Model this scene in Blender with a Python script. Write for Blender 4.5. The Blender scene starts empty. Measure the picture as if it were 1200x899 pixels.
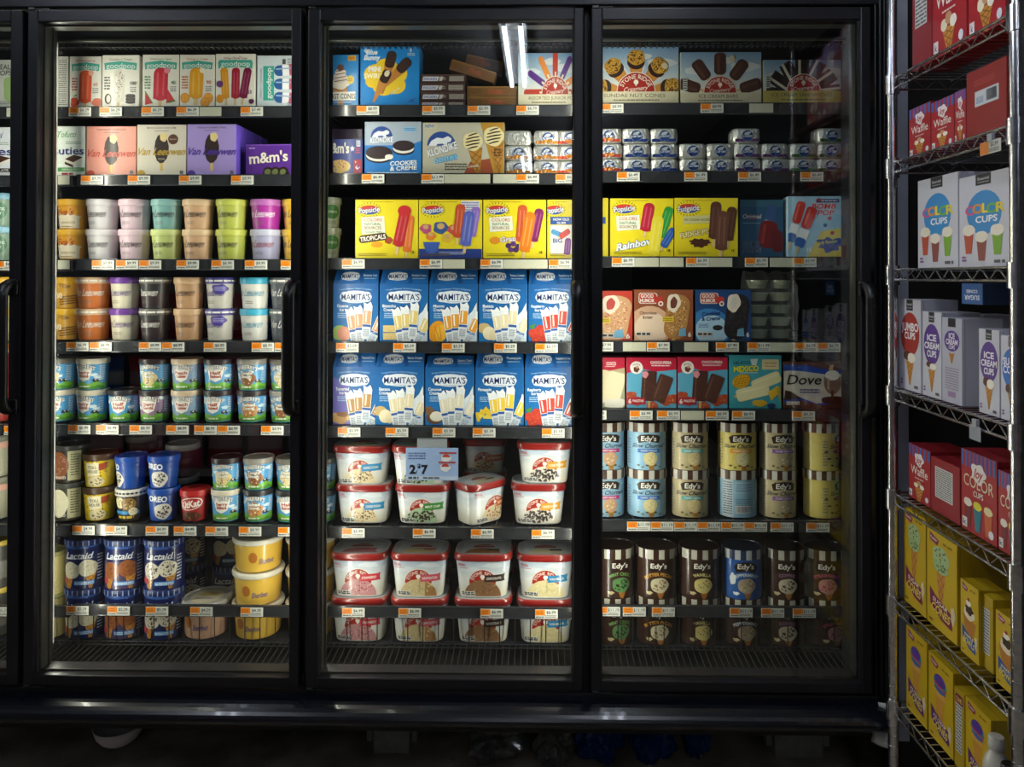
import bpy, bmesh, math, random
from math import sin, cos, pi, sqrt, radians
from mathutils import Vector, Euler, Matrix

random.seed(7)
SC = bpy.context.scene
COL = SC.collection
W_, H_ = 1200.0, 899.0

# ------------------------------------------------------------------ camera
FPX = 867.0
CAM = Vector((0, 0, 1.45))
ROT = Euler((radians(90.47), 0, 0), 'XYZ').to_matrix()
ROT = Matrix.Rotation(radians(0.85), 3, 'Z') @ ROT @ Matrix.Rotation(radians(0.10), 3, 'Z')
_d = ROT.transposed() @ Vector((0, 1, 0))
CX = 631 - FPX * _d.x / -_d.z
CY = 324 + FPX * _d.y / -_d.z
cam_d = bpy.data.cameras.new('camera')
cam = bpy.data.objects.new('camera', cam_d)
COL.objects.link(cam)
cam.matrix_world = Matrix.Translation(CAM) @ ROT.to_4x4()
cam_d.sensor_fit = 'HORIZONTAL'
cam_d.sensor_width = 36.0
cam_d.lens = FPX * 36.0 / W_
cam_d.shift_x = (W_ / 2 - CX) / W_
cam_d.shift_y = (CY - H_ / 2) / W_
cam_d.clip_start = 0.05
SC.camera = cam

# ------------------------------------------------------------------ world, view
world = bpy.data.worlds.new('store_world')
SC.world = world
world.use_nodes = True
bg = world.node_tree.nodes['Background']
bg.inputs[0].default_value = (0.55, 0.62, 0.8, 1)
bg.inputs[1].default_value = 0.05
SC.view_settings.view_transform = 'Standard'
SC.view_settings.look = 'None'
SC.view_settings.gamma = 1
SC.view_settings.use_curve_mapping = False
SC.view_settings.exposure = 0.0

LED_POWER = {0: 6.6, 1: 6.5, 2: 8.0}        # vertical LED strips on the mullions
LED_COLOR = (1.0, 0.93, 0.80)
TUBE_STRENGTH = 27.0
CEILING_COLOR = (0.80, 0.87, 1.0)


def ray(px, py):
    v = Vector(((px - CX) / FPX, -(py - CY) / FPX, -1))
    return ROT @ v


def P(px, py, Y):
    d = ray(px, py)
    t = (Y - CAM.y) / d.y
    return CAM + d * t


def PX(px, py, X):
    d = ray(px, py)
    t = (X - CAM.x) / d.x
    return CAM + d * t


# ------------------------------------------------------------------ colour, materials
def lin(h, k=1.0):
    h = h.lstrip('#')
    if len(h) == 3:
        h = ''.join(c * 2 for c in h)
    out = []
    for i in (0, 2, 4):
        c = int(h[i:i + 2], 16) / 255
        c = c / 12.92 if c <= 0.04045 else ((c + 0.055) / 1.055) ** 2.4
        out.append(c * k)
    return (out[0], out[1], out[2], 1.0)


def base_mat(name):
    m = bpy.data.materials.new(name)
    m.use_nodes = True
    return m, m.node_tree, m.node_tree.nodes['Principled BSDF']


def mat_plain(name, col, rough=0.5, metal=0.0, spec=0.5, noise=0.0, scale=20, coat=0.0, bump=0.0):
    m, nt, b = base_mat(name)
    c = lin(col)
    b.inputs['Base Color'].default_value = c
    b.inputs['Roughness'].default_value = rough
    b.inputs['Metallic'].default_value = metal
    b.inputs['Specular IOR Level'].default_value = spec
    b.inputs['Coat Weight'].default_value = coat
    if noise or bump:
        tc = nt.nodes.new('ShaderNodeTexCoord')
        n = nt.nodes.new('ShaderNodeTexNoise')
        n.inputs['Scale'].default_value = scale
        n.inputs['Detail'].default_value = 6
        nt.links.new(tc.outputs['Object'], n.inputs['Vector'])
        if noise:
            r = nt.nodes.new('ShaderNodeValToRGB')
            r.color_ramp.elements[0].color = tuple(x * (1 - noise) for x in c[:3]) + (1,)
            r.color_ramp.elements[1].color = tuple(min(1, x * (1 + noise)) for x in c[:3]) + (1,)
            r.color_ramp.elements[0].position = 0.35
            r.color_ramp.elements[1].position = 0.65
            nt.links.new(n.outputs['Fac'], r.inputs[0])
            nt.links.new(r.outputs[0], b.inputs['Base Color'])
        if bump:
            bp = nt.nodes.new('ShaderNodeBump')
            bp.inputs['Strength'].default_value = bump
            bp.inputs['Distance'].default_value = 0.004
            nt.links.new(n.outputs['Fac'], bp.inputs['Height'])
            nt.links.new(bp.outputs[0], b.inputs['Normal'])
    return m


def mat_print(name, rough, metal=0.0, coat=0.0, spec=0.5, bump=0.0, bscale=60):
    m, nt, b = base_mat(name)
    a = nt.nodes.new('ShaderNodeAttribute')
    a.attribute_name = 'Col'
    nt.links.new(a.outputs['Color'], b.inputs['Base Color'])
    b.inputs['Roughness'].default_value = rough
    b.inputs['Metallic'].default_value = metal
    b.inputs['Coat Weight'].default_value = coat
    b.inputs['Coat Roughness'].default_value = 0.12
    b.inputs['Specular IOR Level'].default_value = spec
    if bump:
        tc = nt.nodes.new('ShaderNodeTexCoord')
        n = nt.nodes.new('ShaderNodeTexNoise')
        n.inputs['Scale'].default_value = bscale
        nt.links.new(tc.outputs['Object'], n.inputs['Vector'])
        bp = nt.nodes.new('ShaderNodeBump')
        bp.inputs['Strength'].default_value = bump
        bp.inputs['Distance'].default_value = 0.004
        nt.links.new(n.outputs['Fac'], bp.inputs['Height'])
        nt.links.new(bp.outputs[0], b.inputs['Normal'])
    return m


def mat_clear(name, tint, ior=1.45, rough=0.0, boost=1.0, alpha=0.0, body='#ffffff'):
    """thin clear sheet: transparent + fresnel gloss, plus a little body colour (alpha)"""
    m = bpy.data.materials.new(name)
    m.use_nodes = True
    nt = m.node_tree
    nt.nodes.clear()
    out = nt.nodes.new('ShaderNodeOutputMaterial')
    tr = nt.nodes.new('ShaderNodeBsdfTransparent')
    tr.inputs[0].default_value = lin(tint)
    gl = nt.nodes.new('ShaderNodeBsdfGlossy')
    gl.inputs['Roughness'].default_value = rough
    fr = nt.nodes.new('ShaderNodeLayerWeight')       # Schlick: f0 + (1 - f0) * facing^5
    fr.inputs['Blend'].default_value = 0.5
    pw = nt.nodes.new('ShaderNodeMath')
    pw.operation = 'POWER'
    pw.inputs[1].default_value = 5.0
    nt.links.new(fr.outputs['Facing'], pw.inputs[0])
    f0 = min(0.5, ((ior - 1) / (ior + 1)) ** 2 * boost)
    mx = nt.nodes.new('ShaderNodeMixShader')
    mu = nt.nodes.new('ShaderNodeMath')
    mu.operation = 'MULTIPLY_ADD'
    mu.inputs[1].default_value = 1 - f0
    mu.inputs[2].default_value = f0
    mu.use_clamp = True
    nt.links.new(pw.outputs[0], mu.inputs[0])
    nt.links.new(mu.outputs[0], mx.inputs[0])
    nt.links.new(tr.outputs[0], mx.inputs[1])
    nt.links.new(gl.outputs[0], mx.inputs[2])
    last = mx
    if alpha:
        df = nt.nodes.new('ShaderNodeBsdfDiffuse')
        df.inputs[0].default_value = lin(body)
        m2 = nt.nodes.new('ShaderNodeMixShader')
        m2.inputs[0].default_value = alpha
        nt.links.new(mx.outputs[0], m2.inputs[1])
        nt.links.new(df.outputs[0], m2.inputs[2])
        last = m2
    nt.links.new(last.outputs[0], out.inputs[0])
    return m


def mat_emit(name, col, s):
    m = bpy.data.materials.new(name)
    m.use_nodes = True
    nt = m.node_tree
    nt.nodes.clear()
    out = nt.nodes.new('ShaderNodeOutputMaterial')
    e = nt.nodes.new('ShaderNodeEmission')
    e.inputs[0].default_value = (*col, 1)
    e.inputs[1].default_value = s
    nt.links.new(e.outputs[0], out.inputs[0])
    return m


M = {}
M['print'] = mat_print('printed_board', 0.42, coat=0.15)
M['gloss'] = mat_print('printed_film', 0.28, coat=0.5)
M['plastic'] = mat_print('moulded_plastic', 0.35)
M['foil'] = mat_print('printed_foil', 0.32, metal=0.65, bump=1.0, bscale=110)
M['black'] = mat_plain('black_painted_metal', '#1d1d22', 0.38, spec=0.4, noise=0.12, scale=9)
M['trim'] = mat_plain('worn_black_aluminium', '#1a1b1e', 0.33, metal=0.3, noise=0.15, scale=12)
M['inner'] = mat_plain('inner_frame_metal', '#4c4e49', 0.35, metal=0.6, noise=0.1, scale=30)
M['rubber'] = mat_plain('black_rubber', '#08080a', 0.6)
M['handle'] = mat_plain('black_moulded_handle', '#0c0c0f', 0.35)
M['bumper'] = mat_plain('dark_vinyl_bumper', '#0f111b', 0.25, noise=0.2, scale=5, coat=0.3)
M['shelf'] = mat_plain('black_shelf_metal', '#202227', 0.45, spec=0.4)
M['rail'] = mat_plain('black_price_rail', '#2c2e32', 0.22, coat=0.4, noise=0.1, scale=40)
M['liner'] = mat_plain('dark_freezer_liner', '#181b26', 0.6, noise=0.15, scale=6)
M['lip'] = mat_plain('grey_liner_lip', '#1f2328', 0.4, noise=0.2, scale=14)
M['wire'] = mat_plain('coated_deck_wire', '#33363b', 0.35, metal=0.3)
M['chrome'] = mat_plain('chrome_wire', '#d2d2d6', 0.18, metal=1.0, noise=0.15, scale=60)
M['glass'] = mat_clear('door_glass', '#f2f6f4', 1.66)
M['clear'] = mat_clear('clear_plastic', '#eef2f2', 1.45, 0.08, 1.6, 0.06)
M['bag'] = mat_clear('crinkled_clear_bag', '#b8bdbd', 1.5, 0.12, 2.2, 0.06)
M['bluebag'] = mat_clear('crinkled_blue_bag', '#2a62b4', 1.5, 0.15, 2.0, 0.45, '#1a4c96')
M['ledlens'] = mat_plain('led_lens', '#d8d8d0', 0.3)
M['floor'] = mat_plain('dirty_concrete', '#978c7a', 0.6, noise=0.4, scale=7, bump=0.6)
M['wall'] = mat_plain('painted_wall', '#b4b6bc', 0.6, noise=0.06, scale=4)
M['darkwall'] = mat_plain('dark_wall', '#2a2624', 0.7, noise=0.1, scale=4)
M['ceil'] = mat_plain('ceiling_tile', '#c4c5c6', 0.8, noise=0.04, scale=30)
M['post'] = mat_plain('grey_trim_post', '#a0a4b2', 0.5, noise=0.06, scale=8)
M['white'] = mat_plain('white_plastic', '#c9c9c6', 0.4, noise=0.05, scale=20)
M['block'] = mat_plain('grey_block', '#7d7f78', 0.8, noise=0.15, scale=30, bump=0.3)
M['tube'] = mat_emit('fluorescent_tube', CEILING_COLOR, TUBE_STRENGTH)


# ------------------------------------------------------------------ mesh builder
class MB:
    def __init__(s):
        s.v, s.f, s.c, s.m, s.s = [], [], [], [], []

    def add(s, verts, faces, col=None, mat=0, smooth=False):
        o = len(s.v)
        s.v += [tuple(p) for p in verts]
        per = isinstance(col, list)
        if col is None:
            col = (0.5, 0.5, 0.5, 1)
        for f in faces:
            s.f.append([o + i for i in f])
            s.c.append([col[i] for i in f] if per else [col] * len(f))
            s.m.append(mat)
            s.s.append(smooth)
        return s

    def box(s, x0, y0, z0, x1, y1, z1, col=None, mat=0, bev=0.0, rot=None, piv=None):
        bm = bmesh.new()
        bmesh.ops.create_cube(bm, size=1)
        for v in bm.verts:
            v.co = Vector(((x0 + x1) / 2 + v.co.x * (x1 - x0), (y0 + y1) / 2 + v.co.y * (y1 - y0), (z0 + z1) / 2 + v.co.z * (z1 - z0)))
        if bev:
            bmesh.ops.bevel(bm, geom=bm.edges[:], offset=bev, segments=2, affect='EDGES', profile=0.5)
        bm.verts.ensure_lookup_table()
        vs = [v.co.copy() for v in bm.verts]
        if rot is not None:
            pv = Vector(piv) if piv else Vector(((x0 + x1) / 2, (y0 + y1) / 2, (z0 + z1) / 2))
            vs = [rot @ (q - pv) + pv for q in vs]
        s.add(vs, [[v.index for v in f.verts] for f in bm.faces], col, mat)
        bm.free()
        return s

    def tube(s, pts, r, n=8, col=None, mat=0, cap=True):
        pts = [Vector(p) for p in pts]
        vs, fs = [], []
        prev = None
        for i, p in enumerate(pts):
            t = (pts[min(i + 1, len(pts) - 1)] - pts[max(i - 1, 0)]).normalized()
            if prev is None:
                up = Vector((0, 0, 1)) if abs(t.z) < 0.9 else Vector((1, 0, 0))
                a = t.cross(up).normalized()
            else:
                a = (prev - t * prev.dot(t)).normalized()
            prev = a
            b = t.cross(a)
            for k in range(n):
                an = 2 * pi * k / n
                vs.append(p + (a * cos(an) + b * sin(an)) * r)
        for i in range(len(pts) - 1):
            for k in range(n):
                fs.append([i * n + k, i * n + (k + 1) % n, (i + 1) * n + (k + 1) % n, (i + 1) * n + k])
        s.add(vs, fs, col, mat, True)
        if cap:
            s.add(vs[:n], [list(range(n))[::-1]], col, mat)
            s.add(vs[-n:], [list(range(n))], col, mat)
        return s

    def prism(s, poly, axis, a0, a1, col=None, mat=0, smooth=False):
        """poly: 2D points; axis 'x': (y,z) extruded along x from a0 to a1"""
        n = len(poly)
        vs = []
        for a in (a0, a1):
            for (u, w) in poly:
                vs.append({'x': (a, u, w), 'y': (u, a, w), 'z': (u, w, a)}[axis])
        s.add(vs, [[i, (i + 1) % n, n + (i + 1) % n, n + i] for i in range(n)], col, mat, smooth)
        s.add(vs, [list(range(n))[::-1], [n + i for i in range(n)]], col, mat)
        return s

    def mesh(s, name, mats):
        me = bpy.data.meshes.new(name)
        me.from_pydata(s.v, [], s.f)
        at = me.color_attributes.new('Col', 'FLOAT_COLOR', 'CORNER')
        flat = []
        for c in s.c:
            for q in c:
                flat.extend(q)
        at.data.foreach_set('color', flat)
        for m in mats:
            me.materials.append(M[m])
        me.polygons.foreach_set('material_index', s.m)
        me.polygons.foreach_set('use_smooth', s.s)
        me.update()
        return me


def link(name, me, parent=None, loc=(0, 0, 0), rz=0.0):
    o = bpy.data.objects.new(name, me)
    COL.objects.link(o)
    o.location = loc
    o.rotation_euler = (0, 0, rz)
    if parent:
        o.parent = parent
    return o


LABELS = {}


def tag(o, label, cat, group=None, kind=None):
    n = len(label.split())
    if not 4 <= n <= 16:
        print('LABEL LENGTH', n, label)
    if label in LABELS:
        print('DUPLICATE LABEL', label)
    LABELS[label] = 1
    o['label'] = label
    o['category'] = cat
    if group:
        o['group'] = group
    if kind:
        o['kind'] = kind
    return o


def struct(name, mb, mats):
    o = link(name, mb.mesh(name, mats))
    o['kind'] = 'structure'
    return o


def put(spec, loc, rz, label, cat, group=None, tilt=None):
    """spec = (name, root_mesh_or_None, [(part, mesh, [(sub, mesh)...])...]) -> fresh objects sharing the meshes"""
    name, root, parts = spec
    r = link(name, root, None, loc, rz)
    if tilt:
        r.rotation_euler = (tilt[0], tilt[1], rz)
    tag(r, label, cat, group)
    for pn, pm, subs in parts:
        p = link(pn, pm, r)
        for sn, sm in subs:
            link(sn, sm, p)
    return r


# ------------------------------------------------------------------ flat artwork, printed on faces
_FT = {}


def glyphs(s, bold):
    k = (s, bold)
    if k not in _FT:
        cu = bpy.data.curves.new('t', 'FONT')
        cu.body = s
        cu.size = 1
        cu.resolution_u = 3
        cu.offset = bold
        ob = bpy.data.objects.new('t', cu)
        me = ob.to_mesh()
        vs = [(v.co.x, v.co.y) for v in me.vertices]
        fs = [list(p.vertices) for p in me.polygons]
        ob.to_mesh_clear()
        bpy.data.objects.remove(ob)
        bpy.data.curves.remove(cu)
        if vs:
            x0 = min(v[0] for v in vs)
            x1 = max(v[0] for v in vs)
        else:
            x0, x1 = 0, 1
        vs = [((x - (x0 + x1) / 2), y - 0.36) for x, y in vs]
        _FT[k] = (vs, fs, x1 - x0)
    return _FT[k]


class Art:
    """shapes in face units, x right, y down, origin at the face's top left"""

    def __init__(s, w, h):
        s.w, s.h = w, h
        s.it = []
        s.lay = 0
        s.T = (0, 0, 0, 1)

    def at(s, x=0, y=0, rot=0, k=1):
        s.T = (x, y, radians(rot), k)
        return s

    def _e(s, vs, fs, col, same=False):
        ox, oy, r, k = s.T
        c, n = cos(r), sin(r)
        vs = [(ox + k * (x * c - y * n), oy + k * (x * n + y * c)) for x, y in vs]
        s.lay += 0.03 if same else 1
        s.it.append((vs, fs, col, s.lay))
        return s

    def rect(s, x, y, w, h, c, c2=None):
        col = lin(c)
        if c2:
            c2 = lin(c2)
            col = [col, col, c2, c2]
        return s._e([(x, y), (x + w, y), (x + w, y + h), (x, y + h)], [[0, 1, 2, 3]], col)

    def poly(s, pts, c):
        return s._e(pts, [list(range(len(pts)))], lin(c))

    def ell(s, x, y, rx, ry, c, rot=0, n=22, a0=0, a1=360, same=False):
        r = radians(rot)
        pts = []
        full = a1 - a0 >= 360
        m = n if full else n + 1
        for i in range(m):
            a = radians(a0 + (a1 - a0) * i / n)
            u, v = rx * cos(a), ry * sin(a)
            pts.append((x + u * cos(r) - v * sin(r), y + u * sin(r) + v * cos(r)))
        return s._e(pts, [list(range(m))], lin(c), same)

    def rr(s, x, y, w, h, c, r=None, rot=0):
        """rounded rect centred on x,y"""
        r = min(w, h) / 2 if r is None else r
        q = radians(rot)
        pts = []
        for cx, cy, a in ((w / 2 - r, h / 2 - r, 0), (-w / 2 + r, h / 2 - r, 90), (-w / 2 + r, -h / 2 + r, 180), (w / 2 - r, -h / 2 + r, 270)):
            for i in range(5):
                t = radians(a + 90 * i / 4)
                u, v = cx + r * cos(t), cy + r * sin(t)
                pts.append((x + u * cos(q) - v * sin(q), y + u * sin(q) + v * cos(q)))
        return s._e(pts, [list(range(len(pts)))], lin(c))

    def line(s, x0, y0, x1, y1, t, c, same=False):
        dx, dy = x1 - x0, y1 - y0
        l = sqrt(dx * dx + dy * dy) or 1
        nx, ny = -dy / l * t / 2, dx / l * t / 2
        return s._e([(x0 + nx, y0 + ny), (x1 + nx, y1 + ny), (x1 - nx, y1 - ny), (x0 - nx, y0 - ny)], [[0, 1, 2, 3]], lin(c), same)

    def blob(s, x, y, rx, ry, c, seed=0, amp=0.12, n=40, k=5):
        rnd = random.Random(seed)
        ph = rnd.random() * 6
        pts = []
        for i in range(n):
            a = 2 * pi * i / n
            q = 1 + amp * 0.6 * sin(k * a + ph) + amp * 0.4 * sin(3 * a + 2 * ph) + amp * 0.15 * (rnd.random() - 0.5)
            pts.append((x + rx * q * cos(a), y + ry * q * sin(a)))
        return s._e(pts, [list(range(n))], lin(c))

    def specks(s, x, y, rx, ry, n, size, cols, seed=1):
        rnd = random.Random(seed)
        s.lay += 1
        for i in range(n):
            a, q = rnd.random() * 6.283, sqrt(rnd.random()) * 0.92
            u, v = x + rx * q * cos(a), y + ry * q * sin(a)
            k = size * (0.6 + 0.8 * rnd.random())
            an = rnd.random() * 3
            s._e([(u + k * cos(an + b) * (1 if b % 2 < 1 else 0.6), v + k * sin(an + b) * 0.8) for b in (0, 1.3, 2.6, 3.9, 5.1)], [[0, 1, 2, 3, 4]], lin(cols[i % len(cols)]), True)
            s.lay += 0
        return s

    def words(s, x, y, w, h, n, c, seed=3, t=0.45):
        """small unreadable print: rows of short dashes"""
        rnd = random.Random(seed)
        s.lay += 1
        for i in range(n):
            yy = y + h * (i + 0.5) / n
            th = h / n * t
            u = x
            while u < x + w:
                l = rnd.uniform(1.2, 4.0) * max(th, 0.5)
                e = min(u + l, x + w)
                s._e([(u, yy - th / 2), (e, yy - th / 2), (e, yy + th / 2), (u, yy + th / 2)], [[0, 1, 2, 3]], lin(c), True)
                u = e + 0.5 * max(th, 0.5)
        return s

    def text(s, t, x, y, h, c, w=None, bold=0.0, shear=0.0, rot=0, arc=0, out=None, ow=0.05, raw=False):
        if not raw:
            bold *= .42
            ow *= .55
        if out:
            s.text(t, x, y, h, out, w, bold + ow, shear, rot, arc, raw=True)
        vs, fs, tw = glyphs(t, round(bold, 4))
        ky = h / 0.72
        kx = ky if w is None else w / max(tw, 1e-3)
        r = radians(rot)
        pts = []
        for a, b in vs:
            u, v = a * kx + shear * b * ky, b * ky
            if arc:
                an = u / arc
                u, v = (arc + v) * sin(an), (arc + v) * cos(an) - arc
            v = -v
            pts.append((x + u * cos(r) - v * sin(r), y + u * sin(r) + v * cos(r)))
        return s._e(pts, fs, lin(c))

    # ---- composite pictures
    def pop(s, x, y, w, h, c, rot=0, hi='#ffffff', stick='#e3c48a', k=0.25, bite=None):
        T = s.T
        s.at(x, y, rot)
        s.rect(-w * 0.13, h * 0.38, w * 0.26, h * 0.32, stick)
        s.rr(0, 0, w, h, c, w * 0.42)
        s.poly([(-w / 2, 0), (w / 2, 0), (w / 2, h / 2 - w * .1), (-w / 2, h / 2 - w * .1)], c)
        h2 = '#%02x%02x%02x' % tuple(int(int(c[i:i + 2], 16) * (1 - k) + int(hi[i:i + 2], 16) * k) for i in (1, 3, 5))
        for q in (-0.22, 0.2):
            s.rr(q * w, 0, w * 0.13, h * 0.72, h2)
        if bite:
            s.ell(w * 0.42, -h * 0.42, w * 0.22, w * 0.2, bite)
        s.T = T
        return s

    def waffle(s, x, y, w, h, c='#c98a3c', d='#8f5a20', rot=0):
        T = s.T
        s.at(x, y, rot)
        s.poly([(-w / 2, 0), (w / 2, 0), (w * 0.06, h), (-w * 0.06, h)], c)
        for i in range(4):
            f = i / 4
            s.line(-w / 2 * (1 - f), h * f * 0.9, w / 2 * (1 - f) * 0.6, h * min(1, f * 0.9 + 0.3), w * 0.05, d, i > 0)
            s.line(w / 2 * (1 - f), h * f * 0.9, -w / 2 * (1 - f) * 0.6, h * min(1, f * 0.9 + 0.3), w * 0.05, d, True)
        s.T = T
        return s

    def scoop(s, x, y, r, c, chips=None, n=12, seed=1, ry=None):
        ry = ry or r * 0.9
        s.blob(x, y, r, ry, c, seed, 0.05)
        if chips:
            s.specks(x, y, r * 0.85, ry * 0.85, n, r * 0.12, chips, seed)
        return s

    # ---- output
    def emit(s, mb, fn, mat=0, step=None, x_lo=None, x_hi=None, y_lo=None, y_hi=None):
        """clip to the face, cut in strips for curved faces, map with fn(x, y, layer)"""
        x_lo = 0 if x_lo is None else x_lo
        x_hi = s.w if x_hi is None else x_hi
        y_lo = 0 if y_lo is None else y_lo
        y_hi = s.h if y_hi is None else y_hi
        for vs, fs, col, lay in s.it:
            xs = [v[0] for v in vs]
            ys = [v[1] for v in vs]
            if not vs or max(xs) < x_lo or min(xs) > x_hi or max(ys) < y_lo or min(ys) > y_hi:
                continue
            need = min(xs) < x_lo or max(xs) > x_hi or min(ys) < y_lo or max(ys) > y_hi
            if not need and (step is None or max(xs) - min(xs) < step * 0.3):
                mb.add([fn(x, y, lay) for x, y in vs], fs, col, mat)
                continue
            bm = bmesh.new()
            cl = bm.verts.layers.float_color.new('c') if isinstance(col, list) else None
            bv = []
            for i, (x, y) in enumerate(vs):
                q = bm.verts.new((x, y, 0))
                if cl:
                    q[cl] = col[i]
                bv.append(q)
            for f in fs:
                if len(set(f)) > 2:
                    try:
                        bm.faces.new([bv[i] for i in f])
                    except ValueError:
                        pass

            def cut(co, no):
                bmesh.ops.bisect_plane(bm, geom=bm.verts[:] + bm.edges[:] + bm.faces[:], plane_co=co, plane_no=no, clear_outer=True, dist=1e-5)
            if need:
                cut((x_hi, 0, 0), (1, 0, 0))
                cut((x_lo, 0, 0), (-1, 0, 0))
                cut((0, y_hi, 0), (0, 1, 0))
                cut((0, y_lo, 0), (0, -1, 0))
            if step:
                a = math.ceil(max(min(xs), x_lo) / step) * step
                while a < min(max(xs), x_hi):
                    bmesh.ops.bisect_plane(bm, geom=bm.verts[:] + bm.edges[:] + bm.faces[:], plane_co=(a, 0, 0), plane_no=(1, 0, 0), dist=1e-5)
                    a += step
            bm.verts.ensure_lookup_table()
            bm.verts.index_update()
            if bm.faces:
                cc = [tuple(v[cl]) for v in bm.verts] if cl else col
                mb.add([fn(v.co.x, v.co.y, lay) for v in bm.verts], [[v.index for v in f.verts] for f in bm.faces], cc, mat)
            bm.free()


EPS = 0.00005


def flat_fn(x0, z0, w, h, aw, ah, y):
    """face in the XZ plane looking to -Y"""
    return lambda x, v, l: (x0 + x / aw * w, y - 0.00015 - l * EPS, z0 + h - v / ah * h)


def carton_mesh(w, h, d, col, art=None, side=None, top=None, mat='print', left=None, lean=0.0, bev=0.0012):
    """upright board carton, base centre at the origin, front towards -Y"""
    mb = MB()
    mb.box(-w / 2, -d / 2, 0, w / 2, d / 2, h, lin(col), 0, bev)
    dk = tuple(c * 0.5 for c in lin(col)[:3]) + (1,)
    # the glued flaps: seam lines on top and side
    mb.box(-w / 2 + .003, -0.0005, h - .0004, w / 2 - .003, 0.0005, h + .0003, dk)
    mb.box(w / 2 - .0004, -d / 2 + .006, .002, w / 2 + .0003, -d / 2 + .007, h - .002, dk)
    if art:
        art.emit(mb, flat_fn(-w / 2 + .0008, .0008, w - .0016, h - .0016, art.w, art.h, -d / 2))
    if side:
        side.emit(mb, lambda x, v, l: (w / 2 + .0004 + l * EPS, -d / 2 + .001 + x / side.w * (d - .002), .001 + (1 - v / side.h) * (h - .002)))
    if left:
        left.emit(mb, lambda x, v, l: (-w / 2 - .0004 - l * EPS, d / 2 - .001 - x / left.w * (d - .002), .001 + (1 - v / left.h) * (h - .002)))
    if top:
        top.emit(mb, lambda x, v, l: (-w / 2 + .001 + x / top.w * (w - .002), d / 2 - .001 - v / top.h * (d - .002), h + .0004 + l * EPS))
    return mb.mesh('carton', [mat])


# ------------------------------------------------------------------ round and square-round containers
class Sec:
    """cross-section (superellipse); arc length 0 at the front (-Y), growing to +X"""

    def __init__(s, ex=2.0, ratio=1.0, n=48):
        s.ex, s.ratio, s.n = ex, ratio, n
        N = 720
        s.tab = []
        L = 0
        p0 = s.pt(0)
        for i in range(N + 1):
            p = s.pt(i / N * 2 * pi)
            L += sqrt((p[0] - p0[0]) ** 2 + (p[1] - p0[1]) ** 2)
            p0 = p
            s.tab.append(L)
        s.L, s.N = L, N

    def pt(s, a):
        x, y = sin(a), -cos(a)
        e = 2 / s.ex
        return (math.copysign(abs(x) ** e, x), math.copysign(abs(y) ** e, y) * s.ratio)

    def ang(s, t):
        t = t % s.L
        lo, hi = 0, s.N
        while hi - lo > 1:
            m = (lo + hi) // 2
            if s.tab[m] <= t:
                lo = m
            else:
                hi = m
        f = (t - s.tab[lo]) / max(1e-9, s.tab[hi] - s.tab[lo])
        return (lo + f) / s.N * 2 * pi

    def ring(s, r, z, grow=0.0):
        out = []
        for i in range(s.n):
            a = s.ang(s.L * i / s.n)
            x, y = s.pt(a)
            out.append((x * (r + grow), y * (r + grow / s.ratio), z))
        return out


S_ROUND = Sec(2, 1, 40)
S_TUB = Sec(4.2, 0.72, 56)
S_OVAL = Sec(2.3, 0.86, 44)


def loft(mb, sec, prof, col, mat=0, joined=True, cap0=True, cap1=True):
    """prof = [(r, z, colour?)...] from bottom to top"""
    n = sec.n
    rings = [sec.ring(p[0], p[1]) for p in prof]
    if joined:
        vs = [v for r in rings for v in r]
        fs = [[i * n + k, i * n + (k + 1) % n, (i + 1) * n + (k + 1) % n, (i + 1) * n + k] for i in range(len(prof) - 1) for k in range(n)]
        mb.add(vs, fs, col, mat, True)
    else:
        for i in range(len(prof) - 1):
            mb.add(rings[i] + rings[i + 1], [[k, (k + 1) % n, n + (k + 1) % n, n + k] for k in range(n)], col, mat, True)
    if cap0:
        mb.add(rings[0], [list(range(n))[::-1]], col, mat)
    if cap1:
        mb.add(rings[-1], [list(range(n))], col, mat)


def wrap_fn(sec, r0, z0, r1, z1, aw, ah, upx, turn=0.0):
    """art of width aw units centred on the front; upx = metres per unit; art top at z1, bottom at z0"""
    rm = (r0 + r1) / 2

    def fn(x, y, l):
        z = z1 - (y / ah) * (z1 - z0)
        f = (z - z0) / (z1 - z0)
        r = r0 + (r1 - r0) * f
        a = sec.ang(((x - aw / 2) * upx + turn) / rm)
        px, py = sec.pt(a)
        g = 1 + (0.0004 + l * EPS) / rm
        return (px * r * g, py * r * g, z)
    return fn


def small_text(t):
    return t


# ------------------------------------------------------------------ the room
BACK = 3.05
FL = MB()
FL.box(-4.2, -8.2, -0.05, 2.4, BACK + .1, 0, None, 0)
struct('floor', FL, ['floor'])
m = MB(); m.box(-4.2, -8.2, 2.78, 2.4, BACK + .1, 2.85); struct('ceiling', m, ['ceil'])
m = MB(); m.box(-4.2, BACK, 0, 2.4, BACK + .1, 2.78); struct('wall_back', m, ['darkwall'])
m = MB(); m.box(-4.3, -8.2, 0, -4.2, BACK + .1, 2.78); struct('wall_left', m, ['wall'])
m = MB(); m.box(1.55, -8.2, 0, 1.65, BACK, 2.78); struct('wall_right', m, ['darkwall'])
m = MB(); m.box(-4.2, -8.3, 0, 1.55, -8.2, 2.78); struct('wall_front', m, ['wall'])

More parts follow.
